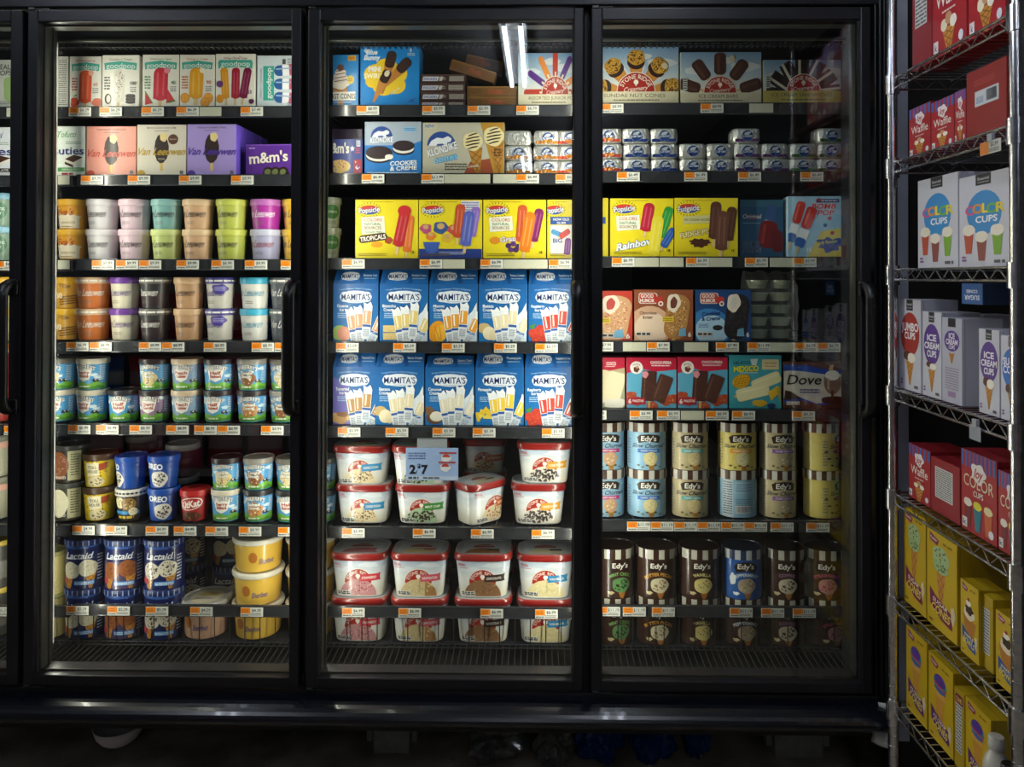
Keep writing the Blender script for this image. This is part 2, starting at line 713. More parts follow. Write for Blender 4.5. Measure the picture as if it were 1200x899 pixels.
# ------------------------------------------------------------------ the freezer
DY = 2.03                       # glass plane
SF = 2.245                      # front edge of the shelves
PF = 2.262                      # front of the products
FR_T = P(631, 11, DY).z         # door outer top
FR_B = P(631, 807, DY).z
GL_T = P(631, 25.5, DY).z
GL_B = P(631, 794.5, DY).z
HY = 409
DOORS = []
for (a, b, c, d) in ((-292, -281, 13, 27), (33, 45, 341.5, 353), (361, 375, 672, 683), (692.5, 705, 1007, 1019)):
    DOORS.append([P(q, HY, DY).x for q in (a, b, c, d)])
fr = link('reach_in_freezer', None)
tag(fr, 'long black glass-door reach-in freezer filling the wall left of the chrome rack', 'freezer')
XL = DOORS[0][0] - 0.05
XR = P(1036, 409, DY).x
Z_HEAD = P(631, 8, DY).z
m = MB()
m.box(XL, DY - .01, Z_HEAD, XR, DY + .25, Z_HEAD + .30, None, 0, .004)
m.box(XL, DY - .016, Z_HEAD + .13, XR, DY - .008, Z_HEAD + .135)
link('header_panel', m.mesh('header_panel', ['black']), fr)
# mullions and jambs
MUL = [(DOORS[i][3] + DOORS[i + 1][0]) / 2 for i in range(3)]
for x in MUL:
    m = MB()
    m.box(x - .028, DY + .066, FR_B - .02, x + .028, DY + .084, Z_HEAD, None, 0, .002)
    m.box(x - .006, DY + .02, FR_B - .02, x + .006, DY + .066, Z_HEAD, None, 1)
    link('mullion', m.mesh('mullion', ['black', 'rubber']), fr)
m = MB()
jx = DOORS[3][3]
m.box(jx + .004, DY + .04, FR_B - .02, XR, DY + .20, Z_HEAD, None, 0, .002)
m.box(jx + .012, DY - .008, FR_B - .03, XR - .022, DY + .05, Z_HEAD + .02, None, 0, .003)
m.box(XR - .018, DY - .016, 0.32, XR - .010, DY + .05, Z_HEAD + .28, None, 0, .002)
m.box(XR - .008, DY - .020, 0.32, XR, DY + .06, Z_HEAD + .28, None, 0, .002)
link('side_jamb', m.mesh('side_jamb', ['trim']), fr)
# liner
IL, IR = XL, DOORS[3][2] + .078
m = MB()
ZD = P(631, 749, 2.30).z          # deck height
BK = 2.86
m.box(IL, BK, ZD - .12, IR, BK + .03, Z_HEAD + .02, None, 0)
m.box(IR, DY + .21, ZD - .12, IR + .03, BK + .03, Z_HEAD + .02, None, 0)
m.box(IL, DY + .26, Z_HEAD - .03, IR, BK, Z_HEAD + .02, None, 0)
m.box(IL, DY + .07, ZD - .16, IR + .03, BK + .03, ZD - .10, None, 0)
link('liner', m.mesh('liner', ['liner']), fr)
# top inner header band (bright metal) and air grille
m = MB()
z1 = P(631, 33, DY + .10).z; z2 = P(631, 44, 2.19).z; z3 = P(631, 49, 2.20).z
m.box(IL, DY + .09, z1 + .004, IR, DY + .125, z1 + .05, None, 0, .003)
m.box(IL, 2.19, z3, IR, 2.205, z2, None, 0, .003)
m.box(IL, 2.21, z3 - .001, IR, 2.24, z2 + .03, None, 1)
link('upper_air_duct', m.mesh('upper_air_duct', ['inner', 'liner']), fr)
m = MB()
for i in range(190):
    x = IL + .01 + i * (IR - IL - .02) / 189
    m.box(x, 2.200, z3 - .010, x + .004, 2.235, z3 - .001)
m.box(IL, 2.198, z3 - .013, IR, 2.202, z3 - .010)
link('air_grille', m.mesh('air_grille', ['trim']), fr)
# deck wires in front of the bottom products
m = MB()
y0d, y1d = 2.165, 2.275
for i in range(230):
    x = IL + .01 + i * 0.0185
    if x > IR:
        break
    m.tube([(x, y0d, ZD - .012), (x, y1d, ZD - .006)], .0013, 5, None, 0, False)
m.tube([(IL, y0d, ZD - .014), (IR, y0d, ZD - .014)], .0022, 6, None, 0, False)
m.tube([(IL, y1d, ZD - .006), (IR, y1d, ZD - .006)], .0022, 6, None, 0, False)
link('deck_grille', m.mesh('deck_grille', ['wire']), fr)
m = MB()
m.prism([(2.10, ZD - .10), (2.10, ZD - .055), (2.12, ZD - .05), (2.16, ZD - .05), (2.165, ZD - .018), (2.17, ZD - .018), (2.17, ZD - .10)], 'x', IL, IR)
link('front_sill', m.mesh('front_sill', ['lip']), fr)
m = MB()
m.box(IL, 2.285, ZD - .02, IR, BK, ZD - .004, None, 0, .001)
link('deck_pan', m.mesh('deck_pan', ['liner']), fr)
# sill under the doors and the long bumper
zs0, zs1 = P(631, 820, DY).z, P(631, 811, DY).z
m = MB()
m.box(XL, DY - .005, zs0 - .01, XR, DY + .12, zs1, None, 0, .003)
m.box(XL, DY + .03, zs1, XR, DY + .065, FR_B - .002, None, 1)
link('door_sill', m.mesh('door_sill', ['black', 'rubber']), fr)
zb1, zb0 = P(631, 823, DY - .03).z, P(631, 858, DY - .06).z
prof = []
for i in range(15):
    a = radians(90 + 180 * i / 14)
    prof.append((DY - .02 + .062 * cos(a) * (1 if i < 9 else .96), (zb0 + zb1) / 2 + (zb1 - zb0) / 2 * sin(a)))
prof += [(DY + .06, zb0), (DY + .06, zb1)]
m = MB()
m.prism(prof, 'x', XL, XR - .005, None, 0, False)
link('kick_bumper', m.mesh('kick_bumper', ['bumper']), fr)
m = MB()
m.box(XL, DY + .06, zb0 + .02, XR, BK + .05, ZD - .16, None, 0)
m.box(XL, DY + .08, zb0 - .02, XR, DY + .12, zb0 + .04, None, 0)
link('base_chassis', m.mesh('base_chassis', ['rubber']), fr)


def door_mesh(xa, xb, xc, xd, zb, zgb, zgt, zt):
    m = MB()
    d0, d1 = DY - .012, DY + .022
    bev = .003
    m.box(xa, d0, zb, xb, d1, zt, None, 0, bev)
    m.box(xc, d0, zb, xd, d1, zt, None, 0, bev)
    m.box(xb - .001, d0, zgt, xc + .001, d1, zt, None, 0, bev)
    m.box(xb - .001, d0, zb, xc + .001, d1, zgb, None, 0, bev)
    # inner side of the sash, grey spacer and gasket
    i1 = DY + .062
    for (a, b) in ((xb - .010, xb), (xc, xc + .010)):
        m.box(a, d1, zgb, b, i1, zgt, None, 1)
    m.box(xb, d1, zgt, xc, i1, zgt + .010, None, 1)
    m.box(xb, d1, zgb - .010, xc, i1, zgb, None, 0)
    m.box(xb, DY + .048, zgb, xb + .006, DY + .052, zgt, None, 1)
    m.box(xb, DY + .012, zgb, xb + .004, DY + .016, zgt, None, 2)
    m.box(xc - .004, DY + .012, zgb, xc, DY + .016, zgt, None, 2)
    m.box(xb, DY + .012, zgb, xc, DY + .016, zgb + .005, None, 2)
    m.box(xb, DY + .012, zgt - .005, xc, DY + .016, zgt, None, 2)
    return m.mesh('door', ['black', 'inner', 'rubber'])


def handle_mesh(x, zc, h):
    m = MB()
    pts = []
    n = 9
    d = .045
    for i in range(n):
        a = radians(90 * i / (n - 1))
        pts.append((x, DY - .012 - d * sin(a), zc + h / 2 - .012 - .035 * (1 - cos(a)) if False else zc + h / 2 - .04 * (1 - cos(a))))
    low = [(px, py, 2 * zc - pz) for px, py, pz in pts[::-1]]
    pts = pts + low
    m.tube(pts, .0125, 10)
    m.v = [(x + (vx - x) * 1.45, vy, vz) for vx, vy, vz in m.v]      # broad oval grip
    for s in (-1, 1):
        m.box(x - .018, DY - .022, zc + s * (h / 2 - .012) - .022, x + .018, DY - .010, zc + s * (h / 2 - .012) + .022, None, 0, .005)
    return m.mesh('handle', ['handle'])


zh = (P(631, 333, DY - .05).z + P(631, 487, DY - .05).z) / 2
hh = P(631, 333, DY - .05).z - P(631, 487, DY - .05).z
for i, (xa, xb, xc, xd) in enumerate(DOORS):
    d = link('door', door_mesh(xa, xb, xc, xd, FR_B, GL_B, GL_T, FR_T), fr)
    g = MB()
    g.box(xb, DY - .001, GL_B, xc, DY + .003, GL_T)
    link('glass_pane', g.mesh('glass_pane', ['glass']), d)
    hx = (xc + xd) / 2 - .004
    link('handle', handle_mesh(hx, zh, hh), d)
    for s, z in ((0, FR_T), (1, FR_B)):
        g = MB()
        g.box(xa + .002, DY - .014, z - .004 if s else z - .002, xa + .020, DY + .02, z + .002 if s else z + .006, None, 0, .002)
        g.box(xa + .016, DY - .010, z - .006 if s else z + .001, xa + .060, DY + .01, z - .003 if s else z + .004, None, 0, .001)
        link('hinge', g.mesh('hinge', ['inner']), d)

# LED strips on the mullions: a lens and its lamp
LEDZ = (GL_B + GL_T) / 2
for k, x in enumerate(MUL):
    m = MB()
    m.box(x - .018, DY + .085, GL_B + .03, x + .018, DY + .105, GL_T - .02, None, 0, .004)
    st = link('led_strip', m.mesh('led_strip', ['ledlens']), fr)
    for s in (-1, 1):
        la = bpy.data.lights.new('led_lamp', 'AREA')
        la.shape = 'RECTANGLE'
        la.size = GL_T - GL_B - .08
        la.size_y = .024
        la.color = LED_COLOR
        la.energy = LED_POWER[k] * (0.8 if (k == 2 and s == 1) else 1)
        o = bpy.data.objects.new('led_lamp', la)
        COL.objects.link(o)
        o.parent = st
        o.location = (x + s * .026, DY + .092, LEDZ)
        # emit sideways along the shelves
        zax = Vector((-s, -0.16, 0)).normalized()
        xax = Vector((0, 0, 1))
        yax = zax.cross(xax)
        o.rotation_euler = Matrix((xax, yax, zax)).transposed().to_euler()

# ------------------------------------------------------------------ shelves with price tags
BAYX = [IL, MUL[0], MUL[1], MUL[2], IR]
STRIP = {   # pixel row of each rail's top edge, taken at the middle of the bay
    0: [126, 206, 305, 401, 497, 614, 708.5],
    1: [125, 205, 304, 400, 497, 615, 709],
    2: [123.5, 203.5, 303, 401, 500, 618, 711],
    3: [121, 201, 301, 400, 480, 610, 710],
}
MIDX = {0: -80, 1: 230, 2: 535, 3: 850}
RAILH = 13.0
SZ = {}
for b in range(4):
    SZ[b] = [P(MIDX[b], y, SF).z for y in STRIP[b]]
TAGS = {
    1: [[(81, 1, '$6.29'), (117, 1, '$6.29'), (166, 1, '$6.29'), (207, 1, '$6.29'), (234, 0, 26), (282, 1, '$7.49')],
        [(95, 1, '$9.99'), (150, 1, '$9.99'), (210, 1, '$9.99'), (271, 1, '$8.99')],
        [(108, 1, '$9.99'), (136, 1, '$9.99'), (163, 1, '$9.99'), (207, 1, '$9.99'), (248, 1, '$6.99'), (287, 1, '$9.99'), (329, 1, '$9.99')],
        [(78, 1, '$8.99'), (105, 1, '$8.99'), (163, 1, '$8.99'), (190, 1, '$8.99'), (239, 1, '$8.99'), (295, 1, '$8.99'), (322, 1, '$8.99')],
        [(80, 1, '$8.99'), (113, 1, '$8.99'), (152, 1, '$8.99'), (195, 1, '$8.99'), (228, 1, '$8.99'), (255, 1, '$8.99'), (306, 1, '$8.99')],
        [(85, 1, '$4.99'), (123, 1, '$4.99'), (171, 1, '$4.99'), (204, 1, '$4.99'), (241, 1, '$8.99'), (280, 1, '$8.99'), (326, 1, '$8.99')],
        [(78, 1, '$5.29'), (126, 1, '$5.29'), (171, 1, '$5.29'), (223, 1, '$4.29'), (282, 1, '$4.29')]],
    2: [[(418, 1, '$8.99'), (495, 1, '$5.99'), (548, 1, '$5.99'), (605, 1, '$6.79')],
        [(424, 1, '$6.49'), (494, 1, '$12.99'), (521, 0, 54), (578, 0, 27), (605, 1, '$6.49'), (651, 1, '$6.49')],
        [(401, 1, '$6.99'), (492, 1, '$6.99'), (519, 0, 26), (563, 1, '$6.99'), (590, 0, 52), (643, 1, '$6.99')],
        [(394, 1, '$5.59'), (461, 1, '$5.59'), (518, 1, '$5.59'), (579, 1, '$5.59'), (627, 1, '$5.59')],
        [(396, 1, '$5.59'), (452, 1, '$5.59'), (507, 1, '$5.59'), (554, 1, '$5.59'), (635, 1, '$5.59')],
        [(401, 1, '$6.99'), (484, 1, '$6.99'), (552, 1, '$6.99'), (623, 1, '$6.99')],
        [(401, 1, '$6.99'), (467, 1, '$6.99'), (563, 1, '$6.99'), (627, 1, '$6.99')]],
    3: [[(704, 1, '$8.99'), (821, 1, '$8.99'), (878, 0, 28)],
        [(723, 1, '$6.49'), (802, 1, '$6.49'), (865, 1, '$6.49'), (938, 1, '$6.49')],
        [(717, 1, '$6.99'), (744, 0, 28), (773, 0, 28), (804, 1, '$6.99'), (831, 0, 27), (873, 1, '$5.79'), (902, 0, 28), (930, 1, '$5.99')],
        [(692, 1, '$7.99'), (730, 0, 27), (758, 1, '$7.99'), (802, 0, 28), (839, 1, '$7.99'), (876, 1, '$11.99'), (903, 0, 28), (931, 1, '$6.79'), (958, 1, '$6.79')],
        [(684, 1, '$6.99'), (738, 1, '$6.99'), (770, 1, '$6.99'), (798, 0, 27), (827, 1, '$6.99'), (858, 1, '$6.99'), (928, 1, '$9.29')],
        [(735, 1, '$11.19'), (762.5, 1, '$11.19'), (790, 1, '$11.19'), (817.5, 1, '$11.19'), (845, 1, '$11.19'), (872, 1, '$11.19'), (903, 1, '$11.19'), (945, 1, '$11.19')],
        [(700, 1, '$11.19'), (730, 1, '$11.19'), (764, 1, '$11.19'), (855, 1, '$11.19'), (892, 1, '$11.19'), (929, 1, '$11.19')]],
    0: [[(8, 0, 26)], [], [(-6, 1, '$6.29')], [(6, 1, '$8.99')], [(5, 1, '$8.99')], [], [(-14, 1, '$5.29')]],
}
TAGS[1][1].insert(0, (68, 0, 14)); TAGS[1][2].insert(0, (68, 0, 14))
_tagc = {}


def tag_mesh(price):
    if price in _tagc:
        return _tagc[price]
    w, h, t = .0685, .0275, .0012
    mb = MB()
    if isinstance(price, str):
        mb.box(-w / 2, -t, -h, w / 2, 0, 0, lin('#d9dad2'), 0, .0004)
        a = Art(68, 27)
        a.rect(0.6, 0.6, 29, 17, '#e8861c').rect(0.6, 17.5, 29, 9, '#c9cac4')
        a.words(5, 4, 18, 11, 2, '#b55f12', 5, .5)
        a.text(price, 48, 8, 9, '#1c1c1c', None, 0.02)
        a.words(30, 16, 33, 8, 2, '#555', 8, .5).words(3, 19.5, 24, 5, 1, '#444', 9, .6)
        a.emit(mb, lambda x, y, l: (-w / 2 + x / 68 * w, -t - .0002 - l * EPS, -y / 27 * h))
    else:
        w = price / 390
        mb.box(0, -t, -h, w, 0, 0, lin('#b9b9a6'), 0, .0004)
    _tagc[price] = mb.mesh('price_tag', ['plastic'])
    return _tagc[price]


RNAME = ['top', 'second', 'third', 'fourth', 'fifth', 'sixth', 'bottom']
SHELVES = {}
for b in range(4):
    x0, x1 = BAYX[b] + .006, BAYX[b + 1] - .006
    if b == 3:
        x1 = IR - .004
    for r in range(7):
        z = SZ[b][r]
        mb = MB()
        rh = RAILH / FPX * SF
        th = 0.018
        bottom = r == 6
        if not bottom:
            mb.box(x0, SF + .006, z - .010, x1, BK - .06, z - .006, None, 0)           # tray
            n = int((x1 - x0) / .05)
            for i in range(n + 1):
                xx = x0 + (x1 - x0) * i / n
                mb.box(xx - .002, SF + .008, z - .006, xx + .002, BK - .07, z, None, 0)   # product runners
            mb.box(x0, SF + .004, z - .03, x0 + .004, BK - .06, z - .002, None, 0)
            mb.box(x1 - .004, SF + .004, z - .03, x1, BK - .06, z - .002, None, 0)
        # price rail, slightly hollow, with a light upper edge
        mb.box(x0, SF - .004, z - rh, x1, SF + .006, z + .001, None, 1, .002)
        mb.box(x0, SF - .0065, z - rh, x1, SF - .003, z - rh + .003, None, 1, .001)
        mb.box(x0, SF - .0055, z - .003, x1, SF - .003, z + .001, None, 1, .001)
        if bottom:
            n = int((x1 - x0) / .046)
            for i in range(n + 1):
                xx = x0 + .01 + (x1 - x0 - .02) * i / n
                mb.tube([(xx, SF + .004, z - rh), (xx, SF + .004, ZD - .006)], .0016, 5, None, 2, False)
            mb.tube([(x0, SF + .004, ZD - .004), (x1, SF + .004, ZD - .004)], .002, 5, None, 2, False)
        sh = link('front_fence' if bottom else 'shelf', mb.mesh('shelf', ['shelf', 'rail', 'rubber']), fr)
        SHELVES[(b, r)] = sh
        for (px, real, val) in TAGS[b][r]:
            yy = STRIP[b][r] + 1.5
            X = P(px, yy, SF - .007).x
            if real:
                link('price_tag', tag_mesh(val), sh, (X + .0685 / 2, SF - .0072, z - .003))
            else:
                link('blank_tag', tag_mesh(val), sh, (X, SF - .0072, z - .003))

# ------------------------------------------------------------------ carton artwork (units: photo pixels of the face)
def stone_logo(a, x, y, r, half=True):
    """red half dome with the name on its arc, centre of the dome's base at x,y"""
    a.ell(x, y, r * 1.04, r * 1.04, '#e8e2d0', 0, 26, 180, 360)
    a.ell(x, y, r, r, '#a8281c', 0, 26, 180, 360)
    a.text('STONE RIDGE', x, y - r * 0.80, r * 0.24, '#f2eee2', r * 2.0, 0.02, 0, 0, r * 0.86)
    a.ell(x, y - r * 0.50, r * .13, r * .13, '#f2eee2')
    a.rect(x - r * .03, y - r * .45, r * .06, r * .16, '#f2eee2')
    a.text('Creamery', x, y - r * 0.16, r * 0.24, '#f2eee2', r * 1.3, 0.0, 0.35, -6)


def art_goodpop(w, h, kind):
    a = Art(w, h)
    a.rect(0, 0, w, h, '#eceae0')
    top = {'s': ('Strawberry', '#b8443a'), 'c': ("Cookies n' Cream", '#333'), 'w': ('Watermelon Agave', '#4a8a5a'), 'o': ("Orange n' Cream", '#c8642a'), 'g': ('Orange Cherry Grape', '#7a2a4a')}[kind]
    a.text(top[0], w / 2, 4.6, 2.6, top[1], w * .62, 0.02)
    a.poly([(w * .05, 9), (w * .5, 6.6), (w * .95, 9), (w * .93, 17), (w * .5, 15), (w * .07, 17)], '#3fae9f')
    a.text('goodpop', w / 2, 11.6, 6.2, '#f4f6f2', w * .80, 0.0, 0, 0, 200)
    if kind == 's':
        a.blob(6, 53, 5, 6, '#d8452e', 1).blob(33, 53, 6, 5, '#e27a62', 2).specks(6, 53, 4, 5, 14, .4, ['#f0c060'], 2)
        a.pop(w / 2, 35, 15, 38, '#e4572e', 2, bite='#f4b49a').line(5, 46, 9, 44, 1.5, '#4b9440')
    if kind == 'c':
        a.pop(w / 2 - 2, 35, 14, 38, '#dcd6c8', 2, bite='#eceae0').specks(w / 2 - 2, 32, 6, 17, 46, .7, ['#3a302a', '#6a5d52'], 4)
        a.ell(7, 50, 4, 6, '#2c2622').ell(7.6, 50, 2.6, 4.5, '#e8e2d8')
        for i in range(3):
            a.ell(34, 47 + i * 3.4, 6, 2, '#241f1d').ell(34, 45.8 + i * 3.4, 5.6, 1.4, '#4a4440')
    if kind == 'w':
        a.poly([(3, 42), (12, 56), (3, 58)], '#c8303a').line(3, 42, 12, 56, 1.2, '#4d8f3e').poly([(30, 40), (39, 54), (28, 56)], '#d83a44').line(31, 55, 39, 53, 2, '#4d8f3e')
        a.pop(w / 2, 34, 17, 38, '#c8283c', 2, bite='#e8899a')
    if kind == 'o':
        for cx, cy in ((6, 50), (34, 50), (30, 55)):
            a.ell(cx, cy, 5.5, 6, '#e88a1c').ell(cx, cy, 4.3, 4.8, '#f3b13e').line(cx - 4, cy, cx + 4, cy, .6, '#e88a1c').line(cx, cy - 4.5, cx, cy + 4.5, .6, '#e88a1c')
        a.pop(w / 2 - 1, 33, 16, 36, '#e8a416', 2, bite='#fbf0d8')
    if kind == 'g':
        a.specks(w / 2, 9, w * .48, 8, 30, .6, ['#6a3a78', '#c04a3a', '#33508a'], 6)
        a.rect(w * .08, 7, w * .84, 8, '#3fae9f').text('goodpop', w / 2, 11, 6, '#f4f6f2', w * .74)
        a.ell(5, 52, 4.5, 5, '#e89a1c')
        a.pop(11, 34, 9, 36, '#e09a18', -4).pop(24, 34, 9.5, 36, '#a81a34', 1).pop(36, 34, 9.5, 36, '#7a1440', 10)
        a.blob(43, 55, 3.2, 3, '#5a2050', 3)
    if kind != 'g':
        a.words(2.5, 24, 7, 16, 5, top[1] if kind != 'c' else '#555', 7, .5)
        a.text({'s': '60', 'c': '100', 'w': '40', 'o': '90'}[kind], w - 6.5, 32, 4, top[1], None, .03).words(w - 10, 36, 7, 7, 3, '#777', 4)
    else:
        a.text('25', w - 6, 44, 4, '#5a2050', None, .03).ell(5, 35, 4, 4, '#6a3a78')
    return a


def art_goodpop_side(w, h):
    a = Art(w, h).rect(0, 0, w, h, '#d3dfe6')
    a.rect(7, 12, 13, 40, '#3fae9f')
    a.text('goodpop', 13.5, 32, 6, '#f4f6f2', 36, .03, 0, -90)
    a.text("Cherry n' Lemonade", 4, 32, 2.4, '#385a80', 34, .0, 0, -90)
    for i, y in enumerate((17, 33, 49)):
        a.at(33, y, 4 * (i - 1)).rr(0, 0, 26, 12.5, '#2f62a4', 6).rect(-3, -6.2, 8, 12.4, '#f6f8fa').rect(5, -6.2, 11, 12.4, '#c05a78').rr(-2, -2, 18, 1.6, '#9cc0e4', .8).at()
    a.rect(30, 4, 4, 6, '#555').words(36, 3, 6, 8, 4, '#666', 2)
    a.specks(38, 58, 4, 4, 12, .8, ['#4a6a90'], 3)
    return a


def art_cuties(w, h, choc=False):
    a = Art(w, h).rect(0, 0, w, h, '#e4ebe2')
    if choc:
        a.rect(0, 0, w, h, '#e0e4ea')
    a.text('Tofutti', w * .52, 9, 7, '#4a9a4c' if not choc else '#35357a', w * .5, .02, .35)
    a.text('Cuties', w * .52, 28, 9, '#2c2a78', w * .92, .05)
    a.words(w * .5, 17, w * .4, 4, 2, '#7a9a7a', 5)
    a.poly([(w * .48, 38), (w * .72, 33), (w * .95, 36), (w * .7, 42)], '#4a2c1e').poly([(w * .48, 38), (w * .7, 42), (w * .7, 45), (w * .48, 41)], '#ece6d6').poly([(w * .7, 42), (w * .95, 36), (w * .95, 39), (w * .7, 45)], '#ece6d6').poly([(w * .48, 41), (w * .7, 45), (w * .7, 48), (w * .48, 44)], '#4a2c1e')
    a.rect(w * .3, 48, w * .7, 4.5, '#4a9a4c' if not choc else '#3a2a28').text('CHOCOLATE' if choc else 'VANILLA CHOC', w * .65, 50.2, 2.6, '#eef2ea', w * .5, .03)
    a.words(w * .4, 54, w * .3, 2.5, 1, '#b02a2a', 6, .9)
    return a


def art_vanleeuwen(w, h, bgc, ink, flav):
    a = Art(w, h).rect(0, 0, w, h, bgc)
    a.text(flav, w / 2, 3.6, 2.0, '#3b2c28', w * .6, .02).words(w * .35, 6.3, w * .3, 1.6, 1, '#6b5a54', 4)
    x, y = w * .5, 26
    a.rect(x - 1.6, y + 17, 3.4, 11, '#d8bb62')
    a.blob(x, y + 2, 8.6, 17, '#2e1f1b', 5, .05, 34, 13)
    a.specks(x, y + 2, 7.6, 15, 26, .7, ['#4a342c', '#1c120f'], 5)
    a.blob(x + 2.6, y - 11.5, 4.6, 5.2, '#e7cf92', 8, .1)
    a.text('Van Leeuwen', w / 2, 31, 8.5, ink, w * 1.0, 0.05, .42)
    if flav.startswith('BROWN'):
        a.ell(w * .74, 17, 6, 6, '#5b3524').text('DAIRY FREE', w * .74, 17, 1.5, '#e4d4c0', 8)
        a.text('VEGAN', w * .5, 40, 1.8, '#e4d4c0', 8)
    a.ell(5, h - 1, 5, 5, ink)
    a.rect(w - 7, h - 5.5, 4, 4, '#667')
    return a


def art_mms(w, h):
    a = Art(w, h).rect(0, 0, w, h, '#5a2a92')
    a.rect(0, 0, w, 1.2, '#7f4fc0').text('m&m\'s', w * .5, h * .40, h * .34, '#efe6da', w * .86, .06, 0, -4, 0, '#3a1c12', .05)
    for i, c in enumerate(('#2b1a14', '#33201a', '#2a1812')):
        a.ell(w * (.5 + .17 * i), h * .93, w * .12, h * .22, c, -15).ell(w * (.48 + .17 * i), h * .88, w * .07, h * .09, '#6e7a4c', -15)
    a.words(4, 3, 8, 2.4, 1, '#cbb6e6', 5)
    return a


def art_mms_red(w, h):
    a = Art(w, h).rect(0, 0, w, h, '#2b3d86')
    a.text("m&m's", 6, 10, 12, '#efe9df', 36, .07, 0, 0, 0, '#4b2a1c', .05)
    a.ell(10, 32, 16, 8, '#d9b36c').specks(8, 31, 14, 7, 22, 1.1, ['#c23328', '#3a66b8', '#6a4526', '#e4c23c'], 4)
    a.rect(31, 24, 12, 17, '#a82430').specks(37, 32, 5, 8, 12, 1.4, ['#d7dde8', '#2b55a8'], 7)
    st = []
    for i in range(10):
        r = 4 if i % 2 == 0 else 1.7
        st.append((29 + r * sin(pi * i / 5), 11 - r * cos(pi * i / 5)))
    a.poly(st, '#e8e8ee')
    for i in range(3):
        a.rect(33, 10 + i * 2.6, 8, 1.2, '#c43a3a')
    a.rect(35, 1.5, 6, 7, '#d6d8df').words(35.5, 2.5, 5, 5, 3, '#444', 4)
    return a


def art_conebox(w, h):
    a = Art(w, h).rect(0, 0, w, h, '#1f86cf')
    a.waffle(11, 38, 22, 24)
    a.blob(11, 34, 13, 6, '#ece3d6', 3).blob(11, 27, 10.5, 6, '#e2d7c8', 4).blob(11, 21, 8, 5.5, '#ece3d6', 5).blob(11, 15, 5, 4, '#6b3f33', 6)
    for i in range(4):
        a.line(2 + i, 31 - i * 4, 20 - i, 29 - i * 4, 1, '#7b3f34', i > 0)
    a.rect(0, 43, 33, 10, '#ece9e0').text('BLAST CONES', 12, 48, 6, '#3b2a26', 42, .04)
    a.words(2, 54, 26, 2.2, 1, '#d8e6f0', 4)
    a.ell(26, 29, 5, 5, '#e6c83a').words(23, 27, 6, 4, 2, '#8a6a14', 3)
    a.rect(22, 1, 12, 6, '#e2a51c').text('NEW!', 28, 4, 3.4, '#6e1712', 9, .04)
    return a


def art_bluebunny(w, h):
    a = Art(w, h).rect(0, 0, w, h, '#1a86d6')
    cx, cy = 31, 38
    for (x, y, r) in ((18, 34, 14), (31, 27, 14), (44, 33, 12), (28, 46, 14), (42, 46, 12), (14, 42, 8)):
        a.ell(x, y, r, r * .9, '#ecc92c', 0, 22, 0, 360, True)
    a.text('Blue', 14, 7, 6, '#eef3f8', 13, .08, .2).text('Bunny', 14, 13.5, 6, '#eef3f8', 19, .08, .2)
    a.line(4, 5, 8, 9, 1.2, '#eef3f8').line(6, 3, 8, 8, 1.2, '#eef3f8')
    a.text('MiNi', 17, 27, 6, '#f6f3ea', 15, .1).text('SWIRLS', 16, 35, 6, '#fdf6d8', 23, .06)
    a.text('VANILLA', 41, 53, 3.4, '#f5efd8', 13, .02, 0, -34)
    for x, y, r in ((36, 16, 14), (52, 23, 44)):
        a.at(x, y, r)
        a.poly([(-6, 6), (6, 6), (1, 42), (-1, 42)], '#b97a38')
        a.rr(0, 0, 12, 20, '#33201a', 5)
        for i in range(4):
            a.line(-5, -6 + i * 4, 5, -7 + i * 4, .8, '#5b4034', i > 0)
    a.at(30, 36, 26).poly([(-6, 4), (6, 4), (1, 34), (-1, 34)], '#c4853e').rr(0, 0, 11, 16, '#2d1c17', 4).ell(0, -4, 3, 4, '#d8cbb4').at()
    a.text('8', 60, 5, 4, '#eef3f8', None, .04).words(56, 8, 9, 4, 2, '#dbe9f4', 3)
    a.line(58, 66, 65, 62, .8, '#3b2c8a').line(60, 63, 64, 67, .8, '#3b2c8a')
    return a


def art_snickers(w, h):
    a = Art(w, h).rect(0, 0, w, h, '#3b2521').rect(0, 0, w, .8, '#6b4a44')
    a.poly([(3, 2.5), (22, 2.5), (20, 8), (2, 8)], '#d8dbe6').text('SNICKERS', 11.5, 5.2, 3.2, '#27348c', 16, .05, .25)
    a.poly([(23, 2.5), (27, 2.5), (25, 8), (21.5, 8)], '#c8c0bc').words(26, 3, 4, 4, 2, '#b8aaa4', 4)
    a.rect(34, 2.2, 17, 6, '#b9b3ac').words(34.5, 2.6, 16, 5.4, 3, '#3a2a26', 6)
    return a


def art_twix(w, h):
    a = Art(w, h).rect(0, 0, w, h, '#7a5526').rect(0, 0, w, 1, '#a27a3a')
    a.text('Twix', w * .56, h * .5, h * .5, '#a83428', w * .34, .06, .2, 0, 0, '#c9a25c', .03)
    a.words(2, 3, w * .25, h - 6, 3, '#5c3d18', 5)
    return a


def sky(a, w, h, y1):
    a.rect(0, 0, w, y1 * .55, '#7ba3cc', '#b9cddd').rect(0, y1 * .55, w, y1 * .45, '#b9cddd', '#e8e4d4')
    for i, (x, y, r) in enumerate(((w * .2, y1 * .45, 9), (w * .8, y1 * .35, 11), (w * .55, y1 * .2, 8))):
        a.blob(x, y, r * 1.6, r * .5, '#d5dee4', i + 3, .1)


